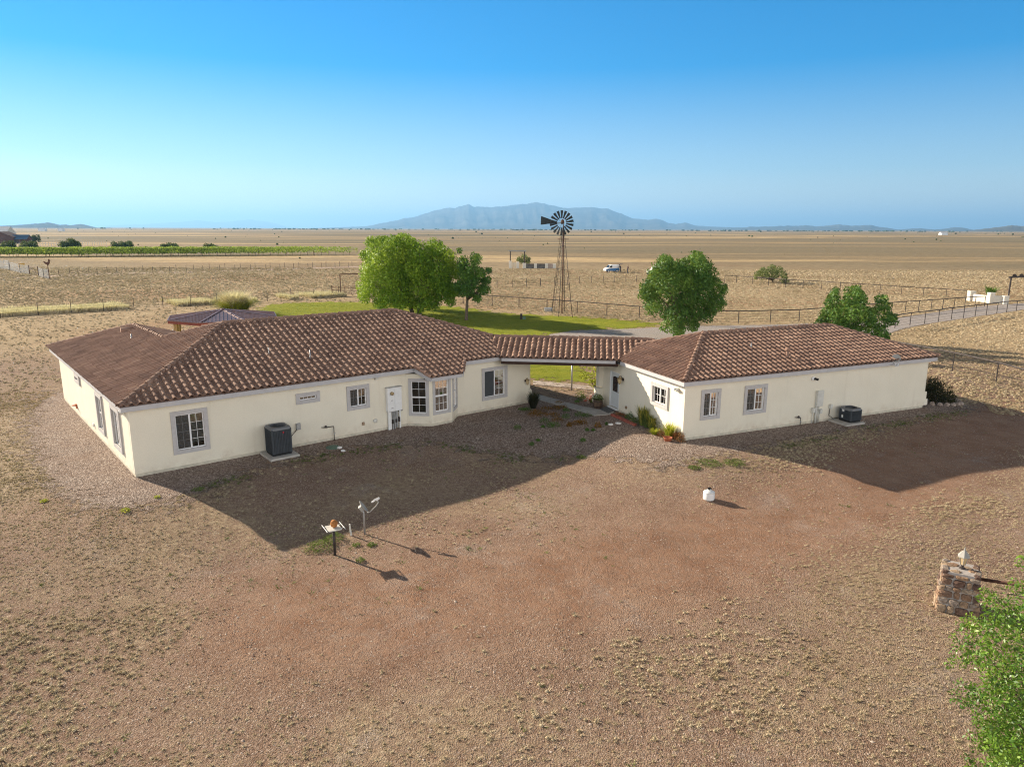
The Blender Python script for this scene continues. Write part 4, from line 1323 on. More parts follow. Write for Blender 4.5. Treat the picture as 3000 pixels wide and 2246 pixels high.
def on_wall(P, d, n, s, z, o=0.0): return P + d * s + Z * z + n * o
w1 = lambda s, z, o=0.0: MH(s, 0) + Z * z + n_front1 * o
w2f = lambda s, z, o=0.0: GH(s, 0) + Z * z + n_front2 * o
w2l = lambda t, z, o=0.0: GH(0, t) + Z * z + n_left2 * o
w1l = lambda t, z, o=0.0: MH(0, t) + Z * z + n_left1 * o
AX1, AX2, AX2L, AX1L = (u1, n_front1, Z), (v2, n_front2, Z), (w2, n_left2, Z), (b1, n_left1, Z)
def wallbox(name, c, size, ax, mat, label, cat, lid=True, tubes=(), lidmat=None):
    b = MB(); b.box(c, size, ax)
    o = b.build(name, mat, None, c, label, cat, bevel=.006)
    if lid:
        l_ = MB(); l_.box(c + ax[1] * (size[1] / 2 + .008), (size[0] * .9, .016, size[2] * .92), ax); l_.build('cover', lidmat or mat, o)
    for pts, r, m_ in tubes:
        t_ = MB(); t_.tube(pts, r, 8); t_.build('conduit', m_, o, smooth=True)
    return o
# meter cabinet with its conduits
pc = w1(11.115, 1.465, .09)
mc = wallbox('meter_cabinet', pc, (.76, .17, 1.14), AX1, M['white'], 'large white electric meter cabinet on the ranch house wall left of the bay', 'meter cabinet', lid=False)
l_ = MB(); l_.box(w1(10.925, 1.46, .182), (.355, .014, 1.08), AX1); l_.build('cabinet_door', M['white'], mc, bevel=.003)
l_ = MB(); l_.box(w1(11.305, 1.46, .182), (.365, .014, 1.08), AX1); l_.build('cabinet_door', M['white'], mc, bevel=.003)
l_ = MB(); l_.box(w1(11.115, 2.05, .10), (.82, .22, .025), AX1); l_.build('rain_cap', M['steel'], mc)
l_ = MB(); l_.lathe(w1(10.96, 1.77, .18), [(.085, 0), (.085, .07), (.07, .11), (.02, .12)], 16, AX1[0:1] + (Z, n_front1)); l_.build('meter_dial', M['brass'], mc, smooth=True)
l_ = MB()
for zz in (1.43, 1.06): l_.box(w1(10.97, zz, .196), (.1, .018, .016), AX1)
l_.build('latch', M['darksteel'], mc)
for i, (s_, wd_, m_, z0_) in enumerate(((10.87, .15, 'white', 0), (11.04, .05, 'steel', 0), (11.14, .06, 'steel', 0), (11.26, .09, 'steel', .1), (11.42, .07, 'white', .0))):
    t_ = MB(); t_.box(w1(s_, (.90 + z0_) / 2 - .03, .075), (wd_, .1 if wd_ > .1 else .07, .90 - z0_), AX1); t_.build('conduit', M[m_], mc)
for c__, s__ in ((w1(11.42, .86, .05), (.30, .06, .07)), (w1(11.2, .40, .075), (.09, .12, .16)), (w1(11.36, .45, .08), (.08, .12, .22)), (w1(11.02, .38, .08), (.06, .11, .2))):
    t_ = MB(); t_.box(c__, s__, AX1); t_.build('bracket', M['darksteel'], mc)
# small fittings on the ranch house
wallbox('disconnect_box', w1(6.45, .92, .05), (.19, .10, .28), AX1, M['steel'], 'small grey electrical box beside the tall condenser', 'electrical box',
        tubes=[([w1(6.40, .80, .03), w1(6.30, .72, .06), w1(6.0, .60, .30)], .014, M['darksteel'])])
def gas_riser(wf, s0, s1, zt, label, mir=1):
    gb = wf(s1, 0, .10); gb[2] = zg(gb)
    t = thing('gas_riser', gb, label, 'gas pipe')
    b = MB(); b.tube([gb - Z * .05, wf(s1, zt - .02, .10), wf(s1, zt, .08), wf(s1 - .04 * mir, zt + .0, .08), wf(s0, zt + .02, .08), wf(s0 - .05 * mir, zt + .02, .0)], .018, 8); b.build('pipe', M['darksteel'], t, smooth=True)
    b = MB(); c = wf(s0 + .12 * mir, zt + .02, .09); b.lathe(c - Z * .03, [(.05, 0), (.075, .02), (.075, .04), (.035, .07), (.03, .11)], 12); b.build('regulator', M['darksteel'], t, smooth=True)
    b = MB(); b.box(wf(s1, zt * .5, .12), (.03, .05, .07), AX1); b.tube([wf(s1, zt * .5, .10), wf(s1 + .07 * mir, zt * .55, .12)], .008, 6); b.build('valve', M['steel'], t)
gas_riser(w1, 7.57, 8.05, .66, 'dark gas pipe with regulator against the ranch house wall')
wallbox('outlet_box', w1(9.53, .52, .03), (.10, .06, .14), AX1, M['wood'], 'small tan outlet box low on the ranch house wall', 'outlet box')
o_ = MB(); o_.lathe(w1(10.15, .555, 0), [(.10, 0), (.10, .05), (.05, .08)], 14, (u1, Z, n_front1)); o_.build('round_vent', M['offwhite'], None, w1(10.15, .555, 0), 'small round white vent cap on the wall below the square grid window', 'vent cap', smooth=True)
wallbox('junction_box', w1(10.275, 2.57, .04), (.16, .08, .16), AX1, M['offwhite'], 'beige junction box just under the ranch house eave above the meter', 'junction box')
def coach_lamp(p, n, d, label, s=1.0):
    t = thing('coach_lamp', p, label, 'wall lamp')
    c = p + n * .17 * s
    b = MB(); b.lathe(p - n * .0, [(.07 * s, 0), (.065 * s, .03), (.02 * s, .05)], 12, (d, Z, n)); b.tube([p + n * .03, p + n * .10 * s + Z * .14 * s, c + Z * .16 * s, c + Z * .12 * s], .012 * s, 8); b.build('bracket', M['darksteel'], t, smooth=True)
    b = MB(); b.lathe(c - Z * .16 * s, [(.045 * s, 0), (.07 * s, .05 * s), (.085 * s, .20 * s)], 6, None); b.build('lamp_glass', M['lampglass'], t)
    b = MB(); b.lathe(c + Z * .04 * s, [(.115 * s, 0), (.05 * s, .07 * s), (.02 * s, .09 * s), (.018 * s, .13 * s)], 6); b.lathe(c - Z * .19 * s, [(.02 * s, 0), (.05 * s, .03 * s)], 6); b.build('lamp_cap', M['brass'], t)
coach_lamp(w1(19.22, 1.28, 0), n_front1, u1, 'dark capped wall lamp at the right end of the ranch house', 1.05)
coach_lamp(w2l(5.26, 1.80, 0), n_left2, w2, 'brass wall lamp beside the guest house door', 1.25)
# left wall of the ranch house
o_ = MB(); c = w1l(11.92, .48, .07); o_.extrude([c + b1 * x + Z * y - n_left1 * .07 for x, y in ((-.12, -.11), (.12, -.11), (.12, .11), (-.12, .11))], n_left1 * .05); o_.extrude([c - b1 * .1 + Z * .11 - n_left1 * .02, c - b1 * .1 + Z * .05 + n_left1 * .16, c - b1 * .1 + Z * .02 - n_left1 * .02], b1 * .2)
o_.build('dryer_vent', M['terracotta'], None, c, 'brown hooded dryer vent low on the sunlit left wall', 'vent hood')
wallbox('outlet_cover', w1l(7.58, .44, .03), (.11, .06, .15), AX1L, M['white'], 'small white outlet cover low on the sunlit left wall', 'outlet cover')
def floodlight(p, n, d, label):
    t = thing('floodlight', p, label, 'floodlight')
    b = MB(); b.lathe(p, [(.06, 0), (.055, .03)], 12, (d, Z, n)); b.build('mount', M['white'], t)
    for sg in (-1, 1):
        a = nrm(n + d * sg * .6 - Z * .5); b = MB(); x, y = frame_axes(a)
        b.lathe(p + n * .03 + d * sg * .03, [(.03, 0), (.04, .06), (.075, .15), (.065, .16)], 12, (x, y, a)); b.build('lamp_head', M['offwhite'] if sg < 0 else M['steel'], t, smooth=True)
floodlight(w1l(.62, 2.50, 0), n_left1, b1, 'twin floodlight under the eave at the left corner of the ranch house')
floodlight(w2l(.50, 2.32, 0), n_left2, w2, 'twin floodlight on the sunlit guest house wall by the corner')
# guest house fittings
cm = thing('security_camera', w2f(7.59, 2.27, 0), 'white security camera with black dome high on the guest house wall', 'camera')
b = MB(); b.lathe(w2f(7.55, 2.27, 0), [(.10, 0), (.10, .05), (.07, .07)], 14, (v2, Z, n_front2)); b.build('mount', M['white'], cm, smooth=True)
b = MB(); a = nrm(v2 * .7 + n_front2 * .7 - Z * .25); b.tube([w2f(7.60, 2.27, .05), w2f(7.60, 2.27, .05) + a * .20], [.055, .06], 12); b.build('camera_body', M['black'], cm, smooth=True)
cb = wallbox('conduit_box', w2f(8.06, 1.24, .06), (.42, .12, .78), AX2, M['offwhite'], 'tall pale conduit box on the guest house wall left of the squat condenser', 'conduit box',
    tubes=[([w2f(7.90, .86, .06), w2f(7.90, .0, .06)], .045, M['offwhite']), ([w2f(8.02, .86, .05), w2f(8.02, .0, .05)], .02, M['offwhite']), ([w2f(8.10, .86, .05), w2f(8.10, .02, .05)], .02, M['offwhite'])])
wallbox('socket_box', w2f(7.71, .68, .06), (.17, .12, .24), AX2, M['offwhite'], 'small pale rounded meter box left of the conduits on the guest house', 'meter box', tubes=[([w2f(7.70, .56, .05), w2f(7.70, .02, .05)], .018, M['offwhite'])])
wallbox('socket_box', w2f(8.22, .58, .05), (.16, .10, .22), AX2, M['offwhite'], 'small pale meter box right of the conduits on the guest house', 'meter box', tubes=[([w2f(8.17, .47, .05), w2f(8.17, .02, .05)], .018, M['offwhite'])])
wallbox('disconnect_box', w2f(8.87, .76, .05), (.14, .10, .22), AX2, M['offwhite'], 'small pale electrical box beside the squat condenser', 'electrical box', tubes=[([w2f(8.85, .65, .04), w2f(8.82, .30, .05), w2f(8.95, .16, .20), w2f(9.3, .22, .32)], .016, M['black'])])
gas_riser(w2f, 6.66, 6.90, .40, 'short dark gas pipe with regulator against the guest house wall')
o_ = MB(); o_.lathe(w2l(4.85, .42, 0), [(.08, 0), (.075, .05), (.04, .07)], 14, (w2, Z, n_left2)); o_.build('round_vent', M['wood'], None, w2l(4.85, .42, 0), 'small tan round vent cap on the wall right of the guest house door', 'vent cap', smooth=True)

def dish(base, hub, nrm_d, D, label, arm, mat, pole_pts, r=.03):
    """satellite dish: mast, bracket, shallow reflector, feed arm with its receiver head"""
    t = thing('satellite_dish', base, label, 'satellite dish')
    b = MB(); b.tube(pole_pts, r, 8); b.build('mast', M['steel'], t, smooth=True)
    n_ = nrm(nrm_d); x, y = frame_axes(n_)
    b = MB(); pr = [(0.004, .0)] + [(D / 2 * k / 6, .055 * (k / 6) ** 2) for k in range(1, 7)] + [(D / 2 * 1.02, .050), (D / 2 * .6, .006), (.004, -.012)]
    b.lathe(hub, pr, 24, (x, y, n_)); b.build('reflector', mat, t, smooth=True)
    b = MB(); b.box(hub - n_ * .06, (.16, .16, .10), (x, y, n_)); b.build('bracket', M['dishgrey'], t)
    b = MB(); b.tube(arm, .018, 8); b.build('feed_arm', mat, t, smooth=True)
    e = arm[-1]; d_ = nrm(arm[-1] - arm[-2]); b = MB()
    a_, c_ = frame_axes(d_)
    b.box(e + d_ * .02, (.2, .06, .06), (nrm(np.cross(d_, FWD)), nrm(FWD), d_)); 
    for sg in (-.08, .08): b.tube([e + nrm(np.cross(d_, FWD)) * sg, e + nrm(np.cross(d_, FWD)) * sg + (hub - e) * .22], .03, 8)
    b.build('receiver_head', M['white'], t)
    return t
zf = lambda X, Y: (850 + X / 4.022, 1420 + Y / 4.022)
db_ = GT(*zf(880, 578)); Dd = math.hypot(db_[0], db_[1])
zd = lambda X, Y: at_dist(*zf(X, Y), Dd)
hub = zd(853, 262)
dish(db_, hub, RT * .77 + UP * .60 + FWD * .10, .47, 'grey satellite dish seen edge on, on a steel mast in the bare yard', [zd(905, 325), zd(935, 322), zd(1015, 245), zd(1040, 205), zd(1022, 172)], M['dishgrey'], [db_ - Z * .1, zd(868, 330), zd(862, 300)])
# dish on the guest eave
zg4 = lambda X, Y: (2500 + X / 5.52, 980 + Y / 5.52)
ep = w2f(13.0, 2.72, .31); De = math.hypot(ep[0], ep[1])
ze = lambda X, Y, k=0.0: at_dist(*zg4(X, Y), De + k)
ep = ze(510, 500)
dish(ep, ze(690, 385, -.1), nrm(-RT * .3 - FWD * .85 + UP * .25), .42, 'pale satellite dish clamped to the guest house eave', [ze(630, 450, -.2), ze(690, 490, -.45), ze(700, 500, -.5)], M['dishgrey'], [ep, ze(570, 465, -.05), ze(605, 400, -.05), ze(640, 400, -.08)], .025)

# bird feeder tray on a dark post
fb = GT(*zf(528, 826)); Df = math.hypot(fb[0], fb[1])
tz_ = over(*zf(520, 505), fb) 
ft_ = thing('feeder_table', fb, 'flat tray feeder on a dark pipe post in the bare yard', 'feeder')
b = MB(); b.tube([fb - Z * .1, np.array([fb[0], fb[1], tz_ - .02])], .042, 10); b.build('post', M['darksteel'], ft_, smooth=True)
tc = np.array([fb[0], fb[1], tz_]); e1 = nrm(np.array([.86, .5, 0])); e2 = np.array([-e1[1], e1[0], 0])
b = MB(); b.box(tc, (.40, .46, .03), (e1, e2, Z)); b.build('tray', M['offwhite'], ft_, bevel=.005)
b = MB()
for sg in (-1, 1):
    b.tube([tc + e1 * sg * .27 - e2 * .30 + Z * .03, tc + e1 * sg * .27 + e2 * .30 + Z * .03], .012, 6)
    for k in (-.15, .15): b.tube([tc + e1 * sg * .19 + e2 * k, tc + e1 * sg * .27 + e2 * k + Z * .03], .008, 5)
b.build('perch_rail', M['white'], ft_)
b = MB(); b.blob(tc + Z * .13 + e1 * .02, (.115, .11, .12), 3, .14, (14, 10)); b.build('feed_block', M['orangerock'], None, tc + Z * .015, 'rough orange brown block sitting on the feeder tray', 'feed block', smooth=True)
sk = GT(*zf(718, 592)); b = MB(); b.tube([sk - Z * .1, sk + Z * .02, np.array([sk[0] - .03, sk[1] - .01, over(*zf(705, 460), sk)])], [.032, .03, .028], 8); b.build('wooden_stake', M['offwhite'], None, sk, 'short pale stake between the feeder and the satellite dish', 'stake')

# small white gas tank
tb = GT(2076, 1463); tk_ = thing('gas_tank', tb, 'small white gas tank with black valve on the open dirt', 'gas tank')
b = MB(); b.lathe(tb, [(.16, 0), (.20, .03), (.205, .06), (.205, .29), (.195, .31), (.11, .365), (.05, .38)], 28); b.build('tank_body', M['white'], tk_, smooth=True)
b = MB(); b.lathe(tb + Z * .285, [(.209, 0), (.209, .018)], 28); b.build('seam', M['offwhite'], tk_)
b = MB(); b.tube([tb + Z * .36, tb + Z * .44], .035, 8); b.box(tb + Z * .44, (.12, .06, .05)); b.tube([tb + Z * .42 + RT * .02, tb + Z * .42 + RT * .09], .022, 8); b.build('valve', M['black'], tk_)

# rough stone gate pillar with a lantern, pipe rail and wires
pb = GT(2795, 1788); Dp = math.hypot(pb[0], pb[1])
pl = GT(2752, 1790); pr = GT(2850, 1812)
ex = nrm((pr - pl) * np.array([1, 1, 0])); ey = np.array([-ex[1], ex[0], 0])
if ey @ FWD < 0: ey = -ey
PWD = .98; ph_ = max(1.05, over(2800, 1672, pb) - pb[2])
pc_ = (pl + pr) / 2 + ey * PWD / 2; pc_[2] = zg(pc_)
pil = thing('stone_pillar', pc_, 'rough orange and grey field stone pillar with a lantern, by the green bush', 'pillar')
b = MB(); taper = .86
def pcs(w_, z): return [pc_ + ex * sx * w_ / 2 + ey * sy * w_ / 2 + Z * z for sx, sy in ((-1, -1), (1, -1), (1, 1), (-1, 1))]
q0, q1 = pcs(PWD - .08, -.1), pcs((PWD - .08) * taper, ph_)
b.add(q0 + q1, [(0, 3, 2, 1), (4, 5, 6, 7), (0, 1, 5, 4), (1, 2, 6, 5), (2, 3, 7, 6), (3, 0, 4, 7)]); b.build('mortar_core', M['mortar'], pil)
rs = np.random.RandomState(4); b = MB()
for (d_, n_) in ((ex, -ey), (ex, ey), (ey, -ex), (ey, ex)):
    z = .0
    while z < ph_ - .05:
        hh = rs.uniform(.08, .20); hh = min(hh, ph_ - z + .02); ww = (PWD - .06) * (1 - (1 - taper) * z / ph_); x = -ww / 2
        while x < ww / 2 - .04:
            l_ = min(rs.uniform(.09, .34), ww / 2 - x + .02)
            c = pc_ + d_ * (x + l_ / 2) + n_ * (ww / 2 + rs.uniform(-.065, -.025)) + Z * (z + hh / 2)
            b.blob(c, (.001,) * 3, 0, 0, (3, 2)) if False else None
            k = len(b.v); b.blob((0, 0, 0), 1, rs.randint(9999), .24, (8, 6), rs.rand())
            for i in range(k, len(b.v)):
                p = b.v[i]; p = np.sign(p) * np.abs(p) ** .48
                b.v[i] = c + d_ * p[0] * l_ * .52 + Z * p[2] * hh * .52 + n_ * p[1] * .085
            x += l_ + .022
        z += hh + .020
for i in range(6):
    c = pc_ + ex * rs.uniform(-.3, .3) + ey * rs.uniform(-.3, .3) + Z * (ph_ + .0); k = len(b.v); b.blob((0, 0, 0), 1, rs.randint(999), .16, (8, 6), rs.uniform(.3, .8))
    for j in range(k, len(b.v)):
        p = b.v[j]; b.v[j] = c + ex * p[0] * .13 + ey * p[1] * .10 + Z * p[2] * .03
b.build('stonework', M['stone'], pil)
lc_ = pc_ + Z * ph_ + ex * .02
lan = thing('post_lantern', lc_, 'small pale six sided lantern with pointed cap on top of the stone pillar', 'lantern')
b = MB(); b.lathe(lc_, [(.075, 0), (.065, .03), (.03, .05), (.03, .09), (.06, .12)], 12); b.build('lantern_base', M['darksteel'], lan)
b = MB(); b.lathe(lc_ + Z * .12, [(.062, 0), (.105, .22)], 6); b.build('lamp_glass', M['lampglass'], lan)
b = MB()
for i in range(6):
    a = i * math.pi / 3; d_ = np.array([math.cos(a), math.sin(a), 0]); b.tube([lc_ + d_ * .066 + Z * .12, lc_ + d_ * .109 + Z * .34], .007, 5)
b.build('lantern_frame', M['dishgrey'], lan)
b = MB(); b.lathe(lc_ + Z * .34, [(.155, 0), (.15, .02), (.05, .15), (.02, .17), (.022, .19), (.012, .24), (.004, .27)], 6); b.build('lantern_cap', M['dishgrey'], lan)
ra = pc_ + ex * PWD * .40 + Z * (ph_ - .22) + ey * .05
rb_ = at_dist(3010, 1728, math.hypot(ra[0], ra[1]) + .35); rdir = nrm(rb_ - ra); rdir = nrm(np.array([rdir[0], rdir[1], 0.0]))
rf_ = thing('rail_fence', ra * np.array([1, 1, 0]) + Z * zg(ra), 'rusty pipe rail fence with wires running from the stone pillar', 'fence')
b = MB(); b.tube([ra, ra + rdir * 9], .042, 10); b.build('rail', M['rust'], rf_, smooth=True)
b = MB()
for dz in (.30, .58): b.tube([ra - Z * dz, ra + rdir * 9 - Z * dz], .009, 5)
b.build('wire', M['darksteel'], rf_)
for k in (3.2, 6.2, 9.0): 
    b = MB(); p = ra + rdir * k; b.tube([np.array([p[0], p[1], zg(p) - .1]), p], .04, 8); b.build('post', M['rust'], rf_, smooth=True)

# ------------------------------------------------------------------ plants
def leaves_on(blobs, per, leaf, rs, up=.25, shell=.55, tintb=.18):
    P, R, T, Sc = [], [], [], []
    for (c, r) in blobs:
        r = np.asarray(r, float) * np.ones(3); n = max(6, int(per * (r[0] * r[2])))
        d = rs.normal(size=(n, 3)); d /= np.linalg.norm(d, axis=1)[:, None]
        rad = shell + (1.02 - shell) * rs.rand(n) ** .7
        rad *= 1 + .22 * (fbm(d[:, 0] * 2.3 + c[0], d[:, 1] * 2.3 + d[:, 2] * 1.7, 3, 2) - .5) * 2
        P.append(np.asarray(c) + d * rad[:, None] * r); T.append(np.clip(.5 + tintb * rs.normal() + .2 * rs.normal(size=n), 0, 1))
        z = d * .9 + rs.normal(size=(n, 3)) * .75; z[:, 2] += up; z /= np.linalg.norm(z, axis=1)[:, None]
        a = rs.normal(size=(n, 3)); x = np.cross(a, z); x /= np.linalg.norm(x, axis=1)[:, None]; y = np.cross(z, x)
        R.append(np.stack([x, y, z], -1)); Sc.append(leaf * (.6 + .8 * rs.rand(n)))
    return np.concatenate(P), np.concatenate(Sc), np.concatenate(R), np.concatenate(T)

def px_blobs(base, lst, rs, depth=1.0, D=None, copies=3):
    """crown clumps given by where they show in the photo, spread in depth into a round crown"""
    D = math.hypot(base[0], base[1]) if D is None else D
    xs = [q_[0] for q_ in lst]; cx, hw = (min(xs) + max(xs)) / 2, (max(xs) - min(xs)) / 2 + 1
    k = D / PF * 1.02; out = []
    for (x, y, r) in lst:
        rm = r * k
        span = math.sqrt(max(.15, 1 - ((x - cx) / (hw * 1.25)) ** 2)) * hw * k * depth
        for j in range(copies):
            o = (j / max(1, copies - 1) * 2 - 1) * span if copies > 1 else 0
            o += rs.normal() * span * .15
            f = 1 if abs(o) < span * .6 else .86
            p = at_dist(x + rs.normal() * r * .2, y + rs.normal() * r * .2, D + o)
            # keep the clump at the height it has at the trunk's distance
            p[2] = at_dist(x, y, D)[2] + rs.normal() * rm * .2
            out.append((p, (rm * f * 1.0, rm * f, rm * f * .95)))
    return out

def tree(name, label, cat, base, blobs, leafmat, per, leaf, seed, trunk_r=.2, trunks=1, limbs=7, group=None, split=.35, tmat='bark', up=.25, parts=('crown', 'trunk'), shell=.5, fork=None):
    rs = np.random.RandomState(seed); base = np.asarray(base, float)
    t = thing(name, base, label, cat, group)
    P, Sc, R, T = leaves_on(blobs, per, leaf, rs, up, shell)
    ok = P[:, 2] > base[2] + .02
    scatter(parts[0], LEAF_V, LEAF_F, P[ok], Sc[ok], None, T[ok], M[leafmat], t, tilt=R[ok])
    b = MB(); cz = sorted(blobs, key=lambda q_: -q_[1][0])
    cen = sum(q_[0] for q_ in blobs) / len(blobs); top = max(q_[0][2] for q_ in blobs)
    fz = base[2] + (top - base[2]) * split if fork is None else base[2] + fork
    fk = np.array([base[0] * .8 + cen[0] * .2, base[1] * .8 + cen[1] * .2, fz])
    b.tube([base - Z * .15, base + Z * .1, base * .5 + fk * .5 + np.array([rs.normal() * .05, rs.normal() * .05, 0]), fk], [trunk_r * 1.35, trunk_r * 1.05, trunk_r * .85, trunk_r * .75], 10)
    pick = [cz[i] for i in rs.permutation(min(len(cz), 24))[:limbs]]
    for c, r in pick:
        mid = fk * .55 + c * .45 + np.array([0, 0, .12 * np.linalg.norm(c - fk)]) * rs.uniform(-.3, 1)
        b.tube([fk - Z * .05, mid, c], [trunk_r * .55, trunk_r * .35, trunk_r * .10], 7)
    b.build(parts[1], M[tmat], t, smooth=True)
    return t

def bush(name, label, cat, base, r, h, leafmat, n, leaf, seed, group=None, kind='mound', squash=1.0):
    """low plant: many small blades or leaves springing from the base"""
    rs = np.random.RandomState(seed); base = np.asarray(base, float)
    if kind == 'mound':
        d = rs.normal(size=(n, 3)); d[:, 2] = np.abs(d[:, 2]); d /= np.linalg.norm(d, axis=1)[:, None]
        lump = 1 + .35 * (fbm(d[:, 0] * 2 + seed, d[:, 1] * 2 + d[:, 2], seed, 2) - .5) * 2
        P = base + d * np.array([r, r, h]) * (.35 + .65 * rs.rand(n) ** .5)[:, None] * lump[:, None]
        return scatter(name, LEAF_V, LEAF_F, P, leaf * (.6 + .8 * rs.rand(n)), None, np.clip(.5 + .25 * rs.normal(size=n) , 0, 1), M[leafmat], None, base, tilt=rand_rot(n, rs, .4), label=label, cat=cat, group=group)
    V, F = [], []
    T = []
    for i in range(n):
        a = rs.rand() * 6.283; rr = r * .35 * rs.rand() ** .5; L = r * (.2 + .8 * rs.rand()); hh = h * (.45 + .55 * rs.rand())
        t_ = np.array([math.cos(a), math.sin(a), 0]); s_ = np.array([-t_[1], t_[0], 0]) * leaf * .5
        b0 = base + t_ * rr; m_ = b0 + t_ * L * .35 + Z * hh * .65; e_ = b0 + t_ * L + Z * hh * (1 if kind == 'spike' else .8)
        k = len(V); V += [b0 - s_, b0 + s_, m_ + s_ * .8, m_ - s_ * .8, e_]; F += [(k, k + 1, k + 2, k + 3), (k + 3, k + 2, k + 4)]
        q_ = rs.rand(); T += [q_ * .5, q_ * .5, q_, q_, min(1, q_ + .3)]
    return make(name, np.array(V), F, M[leafmat], None, base, label, cat, group, tint=T)
# ------------------------------------------------------------------ garden between the houses
zq = lambda X, Y: (1500 + X / 4.424, 1000 + Y / 4.424)
gq = lambda X, Y: GT(*zq(X, Y))
def walk_slabs(name, near, far, mat, top=.05, gap=.012):
    b = MB()
    for i in range(len(near) - 1):
        qd = [near[i], near[i + 1], far[i + 1], far[i]]; c = sum(qd) / 4
        qd = [p + nrm(c - p) * gap for p in qd]
        b.prism(qd, -.15, max(p[2] for p in qd) + top)
    return b.build(name, mat, kind='structure', bevel=.006)
nearE = [gq(345, 762), gq(500, 806), gq(680, 850), gq(870, 905), gq(1075, 968), gq(1290, 950)]
farE = [gq(318, 690), gq(505, 738), gq(700, 795), gq(920, 850), gq(1145, 893), gq(1330, 905)]
walk_slabs('walkway', nearE, farE, M['concrete'])
q = N("flagstone")
pcx = q.ramp(q.voro(2.6), [(0, (.34, .27, .22)), (.5, (.46, .38, .32)), (1, (.56, .48, .42))])
ed = q.n('TexVoronoi', feature='DISTANCE_TO_EDGE'); ed.inputs['Scale'].default_value = 2.6; q.l(q.co(), ed.inputs['Vector'])
q.l(q.mix(q.rng(ed.outputs['Distance'], .02, .06), (.20, .16, .13), pcx), q.b.inputs['Base Color']); q.b.inputs['Roughness'].default_value = .9
b = MB(); b.prism([gq(270, 565), gq(700, 600), gq(1080, 640), gq(1100, 596), gq(700, 548), gq(270, 512)], -.1, .04); b.build('stone_path', q.m, kind='structure')
b = MB(); dm = [GH(-.74, 6.33, .07), GH(-.10, 6.62, .07), GH(-.10, 5.75, .07), GH(-.74, 5.40, .07)]
for p in dm: p[2] = max(zg(p), -.02) + .056
b.extrude(dm, Z * .018); b.build('door_mat', M['mat'], None, sum(dm) / 4, 'grey door mat in front of the guest house door', 'door mat')
# galvanised post beyond the walk
pp = gq(772, 633); b = MB(); b.tube([pp - Z * .1, np.array([pp[0], pp[1], over(*zq(783, 282), pp) + .25])], .05, 10); b.build('metal_post', M['steel'], None, pp, 'slim galvanised post beyond the breezeway, in front of the lawn', 'post', smooth=True)
# barrel planter
bp = gq(1112, 858); t = thing('barrel_planter', bp, 'brown barrel planter with a leafy plant beside the guest house door', 'planter')
b = MB(); b.lathe(bp, [(.20, 0), (.25, .10), (.265, .24), (.25, .36), (.235, .46), (.22, .46), (.20, .40)], 20); b.build('barrel', M['pot'], t, smooth=True)
b = MB()
for zz in (.09, .36): b.lathe(bp + Z * zz, [(.258, 0), (.26, .03)], 20)
b.build('hoop', M['darksteel'], t)
V_ = bush('planted_herb', None, None, bp + Z * .42, .30, .34, 'weed', 220, .09, 5); V_.parent = t; V_.location = (0, 0, .42)
# small bright tree behind the guest house corner
sb = gq(1080, 668)
lst = [(1500 + x / 4.424, 1000 + y / 4.424, r / 4.424) for x, y, r in ((1060, 340, 60), (960, 390, 60), (1080, 430, 70), (900, 440, 40), (980, 470, 70), (1090, 520, 60), (1050, 560, 60), (1090, 610, 40), (1140, 400, 60), (1150, 500, 60), (1010, 520, 45))]
tree('small_tree', 'small bright yellow green tree at the back corner of the guest house', 'tree', sb, px_blobs(sb, lst, np.random.RandomState(3), .8), 'leaf_yellow', 210, .16, 41, .05, limbs=8, split=.2)
# rock pile by it
rs = np.random.RandomState(12)
for i in range(16):
    p = gq(rs.uniform(930, 1075), rs.uniform(705, 800)); red = i % 3 == 0
    b = MB(); b.blob(p + Z * .05, (rs.uniform(.09, .17), rs.uniform(.09, .15), rs.uniform(.06, .12)), i, .3); b.build('garden_rock', M['brickred'] if red else M['rock'], None, p, ('red garden rock in the heap by the guest house corner' if red else 'tan garden rock in the heap by the guest house corner'), 'rock', 'rocks heaped by the guest house corner')
for i, (x, y) in enumerate(((890, 735), (910, 765), (1045, 790))): bush('garden_weed', ('leafy green weed left of the heaped rocks', 'pale green weed in front of the heaped rocks', 'small green weed behind the barrel planter')[i], 'plant', gq(x, y), .30 - .05 * i, .45 - .08 * i, 'weed', 260, .07, 60 + i)
for i, (x, y, lb) in enumerate(((1280, 1083, 'flat white rock on the gravel by the brick edging, the left one'), (1377, 1068, 'flat white rock on the gravel by the brick edging, the right one'))):
    b = MB(); b.blob(gq(x, y) + Z * .03, (.15, .10, .06), i + 5, .2); b.build('white_rock', M['whiterock'], None, gq(x, y), lb, 'rock', smooth=True)
z4_ = lambda X, Y: GT(750 + X / 5.175, 1080 + Y / 5.175)
for i, (x, y, r_, lb) in enumerate(((1268, 1205, .13, 'larger white stone on the gravel near the gas pipe'), (1322, 1252, .11, 'smaller white stone on the gravel near the gas pipe'))):
    b = MB(); b.blob(z4_(x, y) + Z * .03, (r_, r_ * .8, .06), i + 15, .25); b.build('white_stone', M['whiterock'], None, z4_(x, y), lb, 'stone', smooth=True)
p = z4_(1165, 1195); b = MB(); b.lathe(p - Z * .02, [(.30, 0), (.30, .05), (.26, .065)], 16); b.build('valve_cover', M['utilgreen'], None, p, 'round green valve cover set in the gravel by the gas pipe', 'valve cover')
